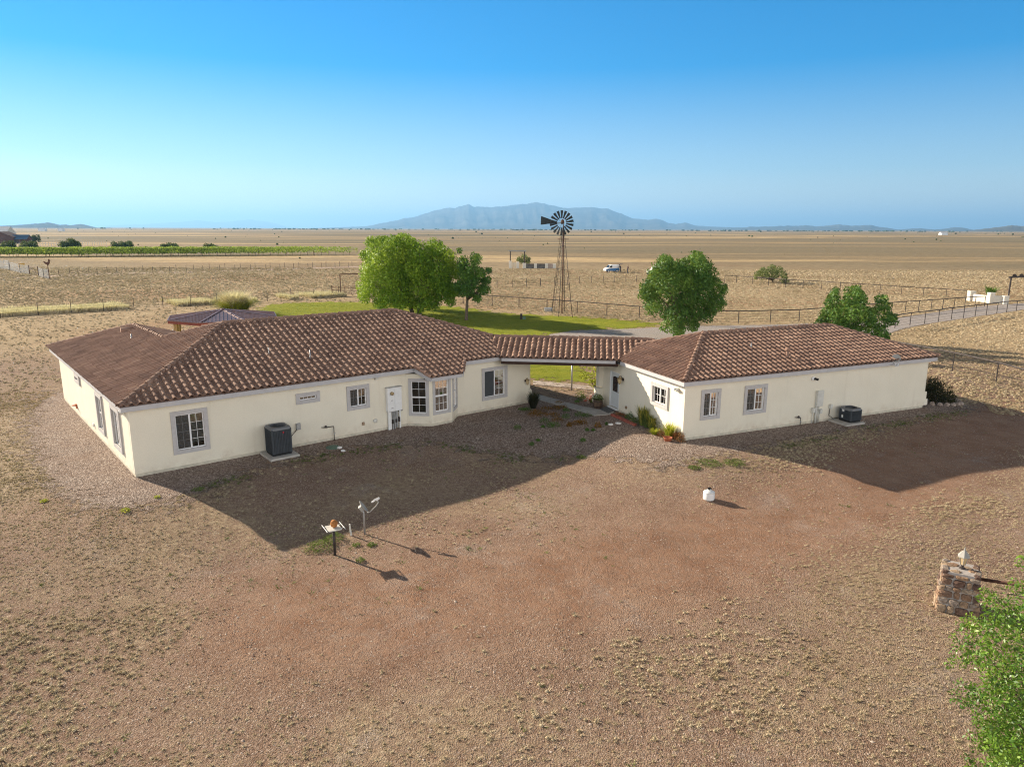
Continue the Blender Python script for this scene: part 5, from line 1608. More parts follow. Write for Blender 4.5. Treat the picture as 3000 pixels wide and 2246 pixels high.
# flower mounds
gi = 'garden mounds by the walkway'
flo = [(330, 930, .36, .26), (400, 965, .32, .24), (270, 960, .30, .22), (545, 960, .30, .18), (590, 1030, .34, .24), (840, 1072, .34, .22), (910, 1060, .30, .22), (1115, 1110, .22, .28), (650, 860, .34, .16), (560, 875, .30, .16), (440, 880, .30, .16), (610, 800, .30, .14), (740, 1100, .16, .2)]
for i, (x, y, r_, h_) in enumerate(flo):
    bush('flower_mound', 'low mound of small orange flowers in the shaded gravel by the walkway', 'flowers', gq(x, y), r_, h_, 'flower_o', 300, .05, 100 + i, gi)
gre = [(200, 895, .26, .18), (420, 1045, .28, .24), (560, 1105, .30, .26), (495, 1105, .22, .22), (870, 970, .26, .28), (960, 975, .28, .26), (700, 995, .24, .26), (72, 1130, .20, .22), (700, 905, .18, .2), (920, 1290, .16, .16), (255, 1345, .13, .16), (340, 1290, .12, .12), (975, 1157, .12, .14), (1050, 1157, .11, .12), (400, 1115, .11, .14), (130, 890, .22, .16), (840, 790, .15, .16), (1225, 1080, .10, .16)]
for i, (x, y, r_, h_) in enumerate(gre):
    bush('green_mound', 'small dark green plant dotted on the shaded gravel by the walkway', 'plant', gq(x, y), r_, h_, 'leaf_dark', 240, .05, 140 + i, gi)
bush('woody_shrub', 'bare purplish woody shrub at the right corner of the ranch house', 'shrub', gq(275, 865), .42, .95, 'leaf_rust', 420, .03, 171, kind='spike')
# brick edging and the flower border along the guest house wall
b = MB(); ep_ = [gq(1290, 962), gq(1350, 985), gq(1420, 1018), gq(1520, 1062), gq(1600, 1100)]
for p_, q_ in zip(ep_[:-1], ep_[1:]):
    L = np.linalg.norm(q_ - p_); n_ = max(1, int(L / .22))
    for k in range(n_):
        a = p_ + (q_ - p_) * (k + .04) / n_; c = p_ + (q_ - p_) * (k + .92) / n_; b.beam(a + Z * .05, c + Z * .05, .16, .15)
b.build('brick_edging', M['brickred'], None, ep_[0], 'row of red bricks edging the flower border by the guest house door', 'edging', bevel=.008)
zb_ = 'flower border along the guest house wall'
border = [(1400, 968, .34, .22, 'flower_r', 'mound', 'dark red low plant behind the brick edging'), (1535, 1000, .32, .34, 'leaf_dark', 'mound', 'dark leafy green shrub at the end of the brick edging'), (1600, 1062, .32, .34, 'weed', 'mound', 'pale grey green plant with white blooms in the border'),
          (1695, 1085, .42, 1.05, 'flower_y', 'spike', 'tallest spiky plant with yellow blooms in the border'), (1750, 1110, .40, .75, 'weed', 'spike', 'grey green upright plant in the middle of the border'), (1800, 1130, .36, .70, 'flower_y', 'spike', 'upright plant with yellow flower heads near the shadow edge'), (1880, 1150, .34, .50, 'flower_y', 'mound', 'bushy yellow blooming plant at the shadow edge on the wall'),
          (1850, 1205, .34, .30, 'leaf_yellow', 'spike', 'low grassy yellow green plant in sun by the wall'), (1935, 1225, .26, .32, 'flower_r', 'mound', 'rust red low plant between two green ones in the border'), (2040, 1255, .40, .78, 'leaf_yellow', 'spike', 'bright green upright plant in sun near the house corner'), (2120, 1275, .24, .42, 'flower_r', 'spike', 'reddish dry stemmed plant near the house corner'), (2185, 1300, .24, .45, 'flower_r', 'mound', 'rust coloured plant right at the guest house corner')]
for i, (x, y, r_, h_, m_, kd, lb) in enumerate(border):
    bush('border_plant', lb, 'plant', gq(x, y), r_, h_, m_, 420 if kd == 'mound' else 260, .06 if kd == 'mound' else .035, 200 + i, zb_, kd)
p = gq(2020, 1290); b = MB(); b.lathe(p, [(.15, 0), (.20, .16), (.21, .18), (.18, .18), (.17, .12)], 16); b.build('terracotta_pot', M['terracotta'], None, p, 'low terracotta bowl at the front of the flower border', 'pot', smooth=True)

# weeds in the open yard
wd = [(690, 1182, .50, .20, 'weed', 'spreading green weed patch at the foot of the feeder post'), (722, 1165, .38, .2, 'weed', 'green weed patch between feeder and satellite dish'), (1530, 1000, .55, .10, 'weed', 'bright green grass patch in front of the guest house corner, the larger one'), (1585, 1000, .5, .10, 'weed', 'bright green grass patch in front of the guest house, nearer the shadow'), (1500, 1010, .3, .08, 'weed', 'thin green grass patch left of the bright one by the guest house'),
      (272, 1104, .18, .12, 'leaf_yellow', 'yellow green tuft below the left corner of the ranch house, the larger one'), (340, 1075, .12, .10, 'leaf_yellow', 'yellow green tuft at the shadow edge below the ranch house corner'), (95, 1083, .15, .10, 'leaf_yellow', 'lone yellow green tuft at the far left of the yard'), (430, 1058, .2, .12, 'weed', 'dark green weed tuft in the house shadow near the tall condenser'), (778, 1212, .16, .12, 'weed', 'small green weed below the satellite dish'), (803, 1178, .16, .08, 'weed', 'grey green weed right of the satellite dish mast'), (770, 1178, .14, .1, 'weed', 'grey green weed at the satellite dish mast'),
      (1255, 988, .25, .10, 'weed', 'pale green weed at the gravel edge in the middle of the yard')]
for i, (x, y, r_, h_, m_, lb) in enumerate(wd):
    bush('weed_clump', lb, 'weed', GT(x * OV_, y * OV_), r_, h_, m_, int(380 * (r_ / .3) ** 1.3), .05, 300 + i, 'green weeds in the yard')
rs = np.random.RandomState(44); n_ = 420
x, y = region(n_ * 3, -22, 24, 9, 33, rs); k_ = clear(x, y) & (vnoise(x / 3, y / 3, 90) > .52); x, y = x[k_][:n_], y[k_][:n_]
sc_ = .05 + .10 * rs.rand(len(x)) ** 2
scatter('small_weeds', *TUFT, np.stack([x, y, TZ(x, y)], -1), np.stack([sc_ * 1.3, sc_ * 1.3, sc_ * .7], -1), rs.rand(len(x)) * 6.28, rs.rand(len(x)), M['weed'], kind='stuff')
# green fringe where the gravel meets the dirt, in the house shadow
fr_ = [GT(a * OV_, c * OV_) for a, c in ((430, 1062), (600, 1008), (720, 982), (860, 962), (960, 962), (1060, 985), (1230, 992))]
fr2 = [GT(a * OV_, c * OV_) for a, c in ((1690, 965), (1790, 945), (1880, 928), (1990, 908), (2080, 890))]
pts = []
for ln_ in (fr_, fr2):
    for a, c in zip(ln_[:-1], ln_[1:]):
        for k in range(int(np.linalg.norm(c - a) * 26)): pts.append(a + (c - a) * rs.rand() + np.array([rs.normal() * .25, rs.normal() * .3, 0]))
pts = np.array(pts); pts = pts[vnoise(pts[:, 0] * 1.1, pts[:, 1] * 1.1, 6) > .45]; pts[:, 2] = TZ(pts[:, 0], pts[:, 1])
scatter('fringe_weeds', *TUFT, pts, .07 + .09 * rs.rand(len(pts)), rs.rand(len(pts)) * 6.28, rs.rand(len(pts)) * .8, M['weed'], kind='stuff')

# dark shrub in a stone ring, right of the guest house
sh = GT(2765, 1185); sh = sh + np.array([0, .9, 0]); sh[2] = zg(sh)
rs = np.random.RandomState(8); bl = []
for i in range(26):
    d_ = rs.normal(size=3); d_ /= np.linalg.norm(d_); d_[2] = abs(d_[2]); bl.append((sh + d_ * np.array([.95, .9, .95]) * rs.rand() ** .4 + Z * .25, (.42, .42, .42)))
tree('round_shrub', 'round dark shrub in a ring of stones at the right end of the guest house', 'shrub', sh, bl, 'leaf_rust', 1500, .09, 71, .06, limbs=9, split=.15, parts=('foliage', 'stem'))
for i in range(15):
    a = math.pi * (.86 + 1.28 * i / 14); p = sh + np.array([math.cos(a) * 1.28, math.sin(a) * 1.18, 0]); p[2] = zg(p)
    b = MB(); b.blob(p + Z * .06, (.15, .13, .12), 30 + i, .28); b.build('ring_stone', M['rock'], None, p, 'stone in the ring around the dark shrub', 'stone', 'ring of stones round the dark shrub')

# large green bush, lower right corner
bb = G(3185, 2420, -.45)
lst = [(2868, 1790, 34), (2935, 1800, 52), (2990, 1680, 26), (2825, 1872, 36), (2900, 1880, 62), (2985, 1870, 80), (2850, 1960, 48), (2930, 1970, 72), (3020, 1980, 95), (2905, 2045, 46), (2960, 2080, 66), (2885, 2120, 40), (2945, 2160, 62), (2915, 2215, 40), (3010, 2200, 90), (3060, 2070, 100), (3070, 1850, 90), (2790, 1905, 18), (2950, 2260, 60), (3040, 1750, 50), (2848, 2160, 20), (2900, 2240, 46), (2965, 2280, 70), (3040, 2300, 90), (2872, 2200, 30)]
tree('leafy_bush', 'large bright green leafy bush in the near corner in front of the stone pillar', 'bush', bb, px_blobs(bb, lst, np.random.RandomState(17), .75, copies=2), 'leaf_bush', 2700, .070, 81, .07, limbs=22, split=.12, parts=('foliage', 'stem'), shell=.35)

# ------------------------------------------------------------------ gazebo and pampas clump behind the ranch house
gc = np.array([-22.4, 55.0, 0]); R_, ez_, az_ = 4.15, 2.6, 3.13
gz = thing('gazebo', gc, 'eight sided gazebo with a ribbed maroon metal roof behind the ranch house', 'gazebo')
cor = [gc + np.array([math.cos(math.radians(224 + 45 * k)), math.sin(math.radians(224 + 45 * k)), 0]) * R_ for k in range(8)]
b = MB(); apx = gc + Z * az_
b.add([c + Z * ez_ for c in cor] + [apx], [(k, (k + 1) % 8, 8) for k in range(8)])
b.add([c + Z * (ez_ - .03) for c in cor] + [apx - Z * .03], [((k + 1) % 8, k, 8) for k in range(8)])
q = N("maroon roof metal"); q.l(q.ramp(q.noise(1.5, 4), [(.3, (.17, .105, .10)), (.7, (.24, .15, .145))]), q.b.inputs['Base Color']); q.b.inputs['Roughness'].default_value = .38; q.b.inputs['Metallic'].default_value = .35; M['maroon'] = q.m
rfz = b.build('roof', M['maroon'], gz)
b = MB()
for k in range(8):
    a, c = cor[k] + Z * ez_, cor[(k + 1) % 8] + Z * ez_; m_ = (a + c) / 2; up_ = nrm(apx - m_)
    for j in range(1, 12):
        e = a + (c - a) * j / 12; f = 1 - abs(j / 12 - .5) * 2; b.beam(e + Z * .012, e + (apx - m_) * f * .985 + Z * .012, .035, .03)
b.build('roof_seam', M['maroon'], rfz)
b = MB()
for k in range(8): b.beam(cor[k] + Z * (ez_ + .03), apx + Z * .03, .14, .03)
for k in range(8): b.beam(cor[k] + Z * (ez_ + .0), cor[(k + 1) % 8] + Z * (ez_ + .0), .05, .05)
b.lathe(apx, [(.25, 0), (.16, .06), (.05, .09)], 8); b.build('ridge_flashing', M['maroon'], rfz)
b = MB()
for k in range(8): b.beam(cor[k] * .985 + gc * .015 + Z * (ez_ - .13), cor[(k + 1) % 8] * .985 + gc * .015 + Z * (ez_ - .13), .05, .2)
b.build('fascia', M['redtrim'], gz)
for k in range(8):
    b = MB(); p = cor[k] * .86 + gc * .14; b.box(p + Z * (ez_ - .1) / 2, (.24, .24, ez_ - .1)); b.build('post', M['pinewood'], gz)
    
pg = G(690, 917); t = thing('pampas_grass', pg, 'big clump of pampas grass with straw plumes behind the gazebo', 'grass clump')
rs = np.random.RandomState(5)
def fountain(n, r, h, w, mat, part, t, z0=0.0, seed=1):
    o = bush(part, None, None, pg, r, h, mat, n, w, seed, kind='spike'); o.parent = t; o.location = (0, 0, 0)
    return o
fountain(1500, 2.7, 1.7, .08, 'leaf_yellow', 'leaves', t, seed=3); fountain(1500, 2.2, 2.7, .07, 'pale_straw', 'plumes', t, seed=4)

# ------------------------------------------------------------------ trees of the lawn
rsb = np.random.RandomState(9)
ta = G(1208, 921)
tree('shade_tree', 'broad bright green tree on the lawn, left one of the pair sharing a crown', 'tree', ta, px_blobs(ta, [(1090, 800, 36), (1078, 845, 30), (1120, 762, 36), (1150, 722, 30), (1128, 862, 32), (1170, 790, 46), (1180, 845, 40), (1112, 890, 18), (1185, 712, 28), (1065, 870, 20), (1160, 890, 24), (1120, 905, 14), (1200, 880, 26), (1180, 748, 34), (1205, 800, 40), (1140, 815, 40)], rsb, .75), 'leaf_bright', 420, .27, 91, .24, limbs=12, split=.30)
tb_ = G(1227, 924)
tree('shade_tree', 'broad green tree on the lawn, right one of the pair sharing a crown', 'tree', tb_, px_blobs(tb_, [(1225, 745, 38), (1270, 728, 30), (1308, 750, 28), (1335, 795, 28), (1290, 790, 44), (1240, 825, 46), (1300, 845, 36), (1335, 850, 24), (1262, 880, 28), (1318, 880, 18), (1205, 715, 22), (1230, 890, 20), (1215, 785, 40), (1250, 775, 36), (1290, 830, 38)], rsb, .75), 'leaf_bright', 420, .27, 92, .26, limbs=12, split=.30)
td = G(1120, 898)
tree('shade_tree', 'green tree standing behind the pair of broad trees, only its top left showing', 'tree', td, px_blobs(td, [(1090, 712, 18), (1112, 704, 16), (1068, 748, 16), (1130, 702, 16), (1155, 712, 20), (1100, 760, 26), (1140, 760, 30), (1120, 800, 30)], rsb, .7), 'leaf_bright', 420, .27, 93, .2, limbs=8, split=.3)
tc_ = G(1366, 938)
tree('shade_tree', 'narrow dark green tree right of the broad pair on the lawn', 'tree', tc_, px_blobs(tc_, [(1362, 768, 18), (1392, 762, 18), (1385, 790, 24), (1410, 800, 18), (1358, 808, 22), (1390, 828, 24), (1418, 848, 19), (1368, 850, 22), (1432, 795, 10), (1400, 868, 15), (1345, 838, 16), (1428, 822, 12), (1345, 735, 8), (1350, 780, 12)], rsb, .8), 'leaf_dark', 460, .26, 94, .17, limbs=11, split=.30)
te = G(1992, 992)
tree('shade_tree', 'tall dark green tree with upright plumes behind the breezeway, left of the guest house roof', 'tree', te, px_blobs(te, [(1945, 762, 20), (1942, 785, 24), (1930, 805, 28), (1990, 775, 21), (1988, 800, 26), (2042, 757, 25), (2062, 785, 26), (2048, 800, 26), (1908, 845, 32), (1890, 865, 24), (1950, 840, 39), (2000, 850, 42), (2058, 850, 39), (2098, 842, 25), (2120, 848, 13), (2092, 890, 30), (1925, 895, 31), (1980, 905, 40), (2038, 908, 40), (1990, 948, 26), (1990, 968, 18), (2078, 925, 21), (1950, 935, 21), (2030, 945, 19), (2015, 782, 28), (1966, 800, 28), (2018, 822, 36), (1962, 768, 18), (2075, 815, 28)], rsb, .8), 'leaf_dark', 520, .24, 95, .17, limbs=16, split=.16)
tf_ = G(2498, 1012)
tree('shade_tree', 'bushy green tree behind the right end of the guest house roof', 'tree', tf_, px_blobs(tf_, [(2436, 875, 20), (2448, 860, 14), (2485, 868, 22), (2512, 852, 15), (2520, 870, 18), (2425, 918, 22), (2410, 945, 18), (2465, 910, 32), (2515, 905, 30), (2556, 930, 26), (2585, 890, 15), (2575, 875, 9), (2600, 905, 12), (2600, 935, 18), (2620, 935, 10), (2500, 950, 30), (2545, 968, 22), (2580, 965, 18), (2590, 988, 14), (2450, 955, 26), (2600, 990, 10)], rsb, .8), 'leaf_dark', 520, .24, 96, .14, limbs=14, split=.14)

# ------------------------------------------------------------------ windmill
zw_ = lambda X, Y: (1550 + X / 4.87, 600 + Y / 4.87)
fFL, fFR, fBL = G(*zw_(422, 1600)), G(*zw_(620, 1608)), G(*zw_(325, 1515))
fBR = fFR + fBL - fFL
wc = (fFR + fBL) / 2
wm = thing('windmill', wc, 'tall rusty steel water windmill with a dark bladed wheel beyond the lawn', 'windmill')
zp = over(*zw_(470, 490), wc); zh = over(*zw_(465, 255), wc); top = wc + Z * (zh - .5)
feet = [fFL, fFR, fBR, fBL]
def legp(i, z): return feet[i] + (top + (feet[i] - wc) * .05 - feet[i]) * (z / (zh - .5))
for i in range(4):
    b = MB(); b.tube([feet[i] - Z * .1, legp(i, zh - .5)], [.034, .024], 6); b.build('leg', M['darksteel'], wm, smooth=True)
b = MB()
for z0_, z1_ in ((.3, 1.7), (1.7, 3.4), (3.4, 5.0), (5.0, 6.4), (6.4, 7.5)):
    for i in range(4):
        j = (i + 1) % 4; b.tube([legp(i, z1_), legp(j, z1_)], .014, 5); b.tube([legp(i, z0_), legp(j, z1_)], .007, 4); b.tube([legp(j, z0_), legp(i, z1_)], .007, 4)
b.build('brace', M['darksteel'], wm)
b = MB(); b.tube([wc, wc + Z * (zh - .2)], .05, 8); b.tube([wc + RT * .12, wc + RT * .07 + Z * (zh - .4)], .025, 6); b.build('pump_pipe', M['rust'], wm, smooth=True)
b = MB(); l0, l1 = fBL * .85 + fFL * .15, top + (fBL - wc) * .12; lx = RT * .17
for sg in (-1, 1): b.tube([l0 + lx * sg, l1 + lx * sg * .6], .016, 5)
for k in range(24): f = (k + .5) / 24; b.tube([l0 + (l1 - l0) * f - lx * (1 - .4 * f), l0 + (l1 - l0) * f + lx * (1 - .4 * f)], .011, 4)
b.build('ladder', M['darksteel'], wm)
b = MB(); b.box(wc + Z * zp, (1.15, 1.15, .06)); b.build('platform', M['rust'], wm)
hubp = at_dist(*zw_(465, 258), math.hypot(wc[0], wc[1]) - .35)
fw = nrm(np.array([-.28, -1, 0])); rx = nrm(np.cross(fw, Z)) * -1; Rw = 1.32
wh = MB(); wh.lathe(hubp - fw * .02, [(.10, 0), (.12, .06), (.05, .12)], 12, (rx, Z, fw))
for rr_ in (.58, 1.12): wh.tube([hubp + (rx * math.cos(a) + Z * math.sin(a)) * rr_ for a in np.linspace(0, 6.2832, 37)], .013, 5, cap=False)
for k in range(6):
    a = k * math.pi / 3 + .2; d_ = rx * math.cos(a) + Z * math.sin(a); wh.tube([hubp + d_ * .08, hubp + d_ * 1.12], .012, 5)
hb = wh.build('wheel_frame', M['darksteel'], wm)
for k in range(18):
    a = (k + .5) / 18 * 6.2832; d_ = rx * math.cos(a) + Z * math.sin(a); e_ = np.cross(fw, d_); tw_ = nrm(e_ * .93 + fw * .36)
    i0, i1, o0, o1 = hubp + d_ * .50 - tw_ * .065, hubp + d_ * .50 + tw_ * .065, hubp + d_ * Rw - tw_ * .145, hubp + d_ * Rw + tw_ * .145
    b = MB(); b.extrude([i0, o0, o1, i1], fw * .006); b.build('blade', M['mill'], hb)
b = MB(); b.lathe(hubp - fw * .45 - Z * .12, [(.16, 0), (.2, .15), (.16, .38), (.05, .52)], 12); b.tube([hubp - fw * .45, hubp], .05, 8); b.tube([hubp - fw * .4, hubp - fw * .4 - rx * 1.2], .025, 6); b.build('gearbox', M['rust'], wm, smooth=True)
vz = lambda X, Y: at_dist(*zw_(X, Y), math.hypot(hubp[0], hubp[1]) + .35)
b = MB(); b.extrude([vz(172, 160), vz(330, 218), vz(395, 245), vz(395, 262), vz(330, 266), vz(165, 286)], -fw * .012); b.build('tail_vane', M['mill'], wm)
p = G(*zw_(275, 1520)); b = MB(); b.box(p + Z * .2, (.9, .7, .4)); b.build('water_trough', M['steel'], None, p, 'small pale water trough on the ground beside the windmill', 'trough')
p = G(1527, 936); t = thing('utility_pedestal', p, 'small dark utility pedestal standing on the lawn', 'utility box'); b = MB(); b.box(p + Z * .3, (.22, .22, .62)); b.build('pedestal', M['darksteel'], t); b = MB(); b.box(p + RT * .3 + Z * .14, (.3, .3, .3)); b.build('box', M['utilgreen'], t)

# ------------------------------------------------------------------ fences
def fence(label, posts, h, rail=.045, wires=3, mat='darksteel', r=.04, cat='fence', name='pipe_fence', group=None, wr=.008, raise_=0.0):
    posts = [np.array([p[0], p[1], zg(p)]) for p in posts]
    t = thing(name, posts[0], label, cat, group)
    for p in posts:
        b = MB(); b.tube([p - Z * .1, p + Z * h], r, 6); b.build('post', M[mat], t)
    if rail:
        b = MB()
        for a, c in zip(posts[:-1], posts[1:]): b.tube([a + Z * h, c + Z * h], rail, 6)
        b.build('rail', M[mat], t)
    if wires:
        b = MB()
        for k in range(wires):
            for a, c in zip(posts[:-1], posts[1:]): b.tube([a + Z * h * (k + .7) / (wires + .8), c + Z * h * (k + .7) / (wires + .8)], wr, 4)
        b.build('wire', M[mat], t)
    return t
def run(a, c, n): return [a + (c - a) * k / n for k in range(n + 1)]
z6 = lambda X, Y: G(800 + X / 2.765, 560 + Y / 2.765)
z7 = lambda X, Y: G(1500 + X / 2.765, 560 + Y / 2.765)
z8 = lambda X, Y: G(2200 + X / 2.765, 560 + Y / 2.765)
z5_ = lambda X, Y: G(0 + X / 2.765, 600 + Y / 2.765)
fence('dark pipe rail fence running behind the windmill and the lawn', [z6(1540, 910), z6(1775, 930), z6(1992, 948), z7(57, 947), z7(283, 965), z7(527, 985), z7(767, 1006), z7(1030, 1030), z7(1290, 1050), z7(1560, 1066), z7(1832, 1073), z8(155, 1066), z8(388, 1060), z8(620, 1040), z8(880, 1014)], 1.28, .05, 4)
fence('dark pipe rail fence on the far side of the driveway', [z8(880, 1014), z8(1010, 1003), z8(1137, 992), z8(1248, 983), z8(1355, 976), z8(1457, 967), z8(1550, 960), z8(1643, 951), z8(1730, 944), z8(1812, 938), z8(1890, 935)], 1.28, .05, 4)
fence('dark pipe rail fence along the near side of the driveway', [z8(1165, 1110), z8(1287, 1088), z8(1405, 1075), z8(1517, 1058), z8(1622, 1041), z8(1720, 1029), z8(1815, 1015), z8(1905, 1005), z8(1990, 993), z8(2070, 982), z8(2147, 977), z8(2240, 968)], 1.28, .05, 4)
fence('dark pipe rail fence right of the guest house, nearest the yard', [G(2789, 1088) * 3 - G(2918, 1116) * 2, G(2789, 1088) * 2 - G(2918, 1116), G(2789, 1088), G(2918, 1116), G(2918, 1116) * 2 - G(2789, 1088)], 1.28, .055, 4)
fence('dark rail fence along the far edge of the paddock on the right', [z7(1722, 742), z7(1817, 746), z7(1945, 757), z7(2077, 768), z8(140, 766), z8(278, 780), z8(420, 788), z8(570, 796), z8(720, 810), z8(880, 820), z8(1043, 831), z8(1215, 846), z8(1393, 856), z8(1578, 868), z8(1770, 885)], 1.3, .05, 3)
fence('thin wire fence crossing the paddock behind the windmill', [z6(1815, 787), z6(1937, 783), z6(2052, 778), z6(2165, 774), z7(117, 769), z7(232, 765), z7(345, 760), z7(450, 755), z7(545, 752), z7(643, 749), z7(738, 747), z7(832, 746), z7(921, 743), z7(1009, 741), z7(1120, 740)], 1.3, None, 3, name='wire_fence')
fence('thin wire fence with steel posts through the pale tall grass on the left', [z5_(-260, 944), z5_(5, 921), z5_(312, 893), z5_(580, 880), z5_(842, 863), z5_(1087, 849), z5_(1322, 836), z5_(1547, 820), z5_(1760, 802), z5_(1965, 792), z5_(2167, 781), z6(147, 870), z6(328, 860), z6(480, 851)], 1.35, None, 4, name='wire_fence', r=.035)
fence('thin wire fence on the far side of the dirt road at left', [z5_(565, 557), z5_(720, 553), z5_(870, 548), z5_(1015, 543), z5_(1160, 537), z5_(1300, 533), z5_(1428, 530), z5_(1568, 526), z5_(1697, 522), z5_(1823, 517), z5_(1948, 515), z5_(2068, 513), z5_(2190, 509), z6(95, 622), z6(210, 618), z6(320, 616), z6(430, 613), z6(540, 610), z6(640, 608), z6(760, 604)], 1.25, None, 3, name='wire_fence')
fence('thin wire fence on the near side of the dirt road at left', [z5_(478, 577), z5_(635, 571), z5_(790, 567), z5_(948, 561), z5_(1095, 557), z5_(1240, 551), z5_(1376, 546), z5_(1510, 540), z5_(1645, 537), z5_(1780, 531), z5_(1905, 530), z5_(2032, 528), z5_(2155, 526), z6(57, 634), z6(168, 630), z6(284, 627), z6(395, 624), z6(503, 621), z6(610, 617), z6(760, 612)], 1.25, None, 3, name='wire_fence')
# ranch gate with overhead frame
ga, gb = z6(480, 852), z6(735, 846)
t = thing('ranch_gate', ga, 'dark tubular ranch gate under an overhead pipe frame left of the broad trees', 'gate')
d_ = nrm(gb - ga); Lg = np.linalg.norm(gb - ga); b = MB()
for k in range(6): b.tube([ga + Z * (.25 + .22 * k), gb + Z * (.25 + .22 * k)], .03, 6)
for k in range(6): b.tube([ga + d_ * Lg * k / 5 + Z * .2, ga + d_ * Lg * k / 5 + Z * 1.38], .028, 6)
b.build('gate_panel', M['rust'], t)
b = MB(); o1, o2 = ga + d_ * Lg * .27, gb + d_ * 2.2
for p in (o1, o2): b.tube([p, p + Z * 3.05], .06, 8)
b.tube([o1 + Z * 3.05, o2 + Z * 3.05], .06, 8); b.tube([ga, ga + Z * 1.5], .06, 8); b.build('overhead_frame', M['rust'], t)
# corral at the far left
q = N("wire mesh"); tr = q.n('BsdfTransparent'); mx = q.n('MixShader'); mx.inputs[0].default_value = .30; q.b.inputs['Base Color'].default_value = (.42, .43, .44, 1)
q.l(tr.outputs[0], mx.inputs[1]); q.l(q.b.outputs[0], mx.inputs[2]); q.l(mx.outputs[0], q.o.inputs[0]); M['mesh'] = q.m
z0q = lambda X, Y: G(X / 7.373, 640 + Y / 7.373)
def mesh_fence(label, pts, h):
    t = thing('mesh_fence', pts[0], label, 'fence')
    for p in pts: b = MB(); b.tube([p, p + Z * h], .05, 6); b.build('post', M['darksteel'], t)
    b = MB()
    for a, c in zip(pts[:-1], pts[1:]): b.beam((a + Z * h / 2) * 1.0, (c + Z * h / 2), .02, h - .1)
    b.build('mesh_panel', M['mesh'], t)
mesh_fence('grey wire mesh corral fence at the far left beyond the dirt road', [z0q(-150, 1060), z0q(0, 1085), z0q(220, 1120), z0q(440, 1180), z0q(640, 1215)], 1.9)
mesh_fence('grey wire mesh corral fence by the rooster post', [z0q(845, 1255), z0q(950, 1290), z0q(1075, 1310)], 1.8)
ga, gb = z0q(645, 1215), z0q(835, 1245)
t = thing('corral_gate', ga, 'brown braced corral gate between two grey mesh panels', 'gate'); b = MB()
b.tube([ga + Z * 1.55, gb + Z * 1.7], .05, 6); b.tube([ga + Z * 1.5, gb + Z * .2], .05, 6); b.tube([ga, ga + Z * 1.9], .07, 6); b.tube([gb, gb + Z * 1.9], .06, 6); b.build('gate_frame', M['rust'], t)
pgl = z0q(100, 1110); pgr = z0q(205, 1120); t = thing('panel_gate', pgl, 'pale leaning panel gate standing in the corral fence', 'gate'); b = MB()
for k in range(4): b.beam(pgl + Z * (.4 + .55 * k), pgr + Z * (.35 + .55 * k), .05, .14)
for p in (pgl, pgr): b.beam(p + Z * .2, p + Z * 2.2, .08, .08)
b.build('gate_panel', M['offwhite'], t)
p = z0q(468, 1055); t = thing('yellow_crate', p, 'small yellow box standing behind the corral fence', 'box'); b = MB(); b.box(p + Z * .45, (1.1, .9, .9)); b.build('crate_body', M['yellow'], t, bevel=.03); b = MB(); b.box(p + Z * .93, (1.2, 1.0, .07)); b.build('lid', M['pinewood'], t)
p = z0q(1070, 1312); t = thing('rooster_post', p, 'rusty rooster shape on top of a tall corral post', 'sculpture')
hp = over(1040 / 7.373, 640 + 1010 / 7.373, p); b = MB(); b.tube([p, p + Z * hp], .07, 6); b.build('post', M['rust'], t)
b = MB(); c = p + Z * (hp + .45); Lr = lambda x, z: c + RT * x * .95 + Z * z * .95
b.extrude([Lr(-.65, .0), Lr(-.8, .3), Lr(-.5, .22), Lr(-.2, .05), Lr(.15, .2), Lr(.2, .55), Lr(.35, .72), Lr(.45, .5), Lr(.6, .42), Lr(.42, .3), Lr(.40, -.1), Lr(.15, -.35), Lr(.05, -.5), Lr(-.1, -.5), Lr(-.15, -.3), Lr(-.4, -.25)], np.array([0, .12, 0])); b.build('rooster', M['rust'], t)

# ------------------------------------------------------------------ vineyard and what stands behind it
rs = np.random.RandomState(21)
v0, v1 = G(-90, 755), G(1050, 747.5)
vd = nrm(v1 - v0); vn_ = np.array([-vd[1], vd[0], 0]); vn_ = vn_ if vn_[1] > 0 else -vn_; Lv = np.linalg.norm(v1 - v0)
for k in range(5):
    a = v0 + vn_ * 3.2 * k; t = thing('vine_row', a, ('front row of green vines on posts in the long vineyard strip', 'second row of green vines in the vineyard strip', 'third row of green vines in the vineyard strip', 'fourth row of green vines in the vineyard strip', 'back row of green vines in the vineyard strip')[k], 'vines', 'vineyard rows')
    n_ = 9000 if k < 2 else 6000
    s_ = rs.rand(n_) * Lv * (1 - .02 * k); dn = np.clip((Lv - s_) / 60, .25, 1)
    s_ = s_[rs.rand(n_) < dn]; n_ = len(s_)
    z_ = .9 + 1.9 * rs.rand(n_) ** .8 + .35 * (vnoise(s_ / 1.9, s_ * 0 + k, 3) - .5)
    P = a + vd * s_[:, None] + vn_ * (rs.normal(size=n_) * .28)[:, None] + Z * z_[:, None]
    scatter('foliage', LEAF_V, LEAF_F, P, .45 + .4 * rs.rand(n_), None, np.clip(.5 + .25 * rs.normal(size=n_), 0, 1), M['leaf_vine'], t, tilt=rand_rot(n_, rs, .3))
    if k == 0:
        b = MB(); 
        for j in range(int(Lv / 2.4)): p = a + vd * (j + .5) * 2.4; b.tube([p, p + Z * 1.3 + vd * rs.normal() * .1], .07, 5)
        b.build('vine_trunk', M['bark'], t)
    for j in range(0, int(Lv / 9)) if k < 2 else (): 
        b = MB(); p = a + vd * (j + .3) * 9; b.box(p + Z * 1.0, (.12, .12, 2.0)); b.build('post', M['wood'], t)
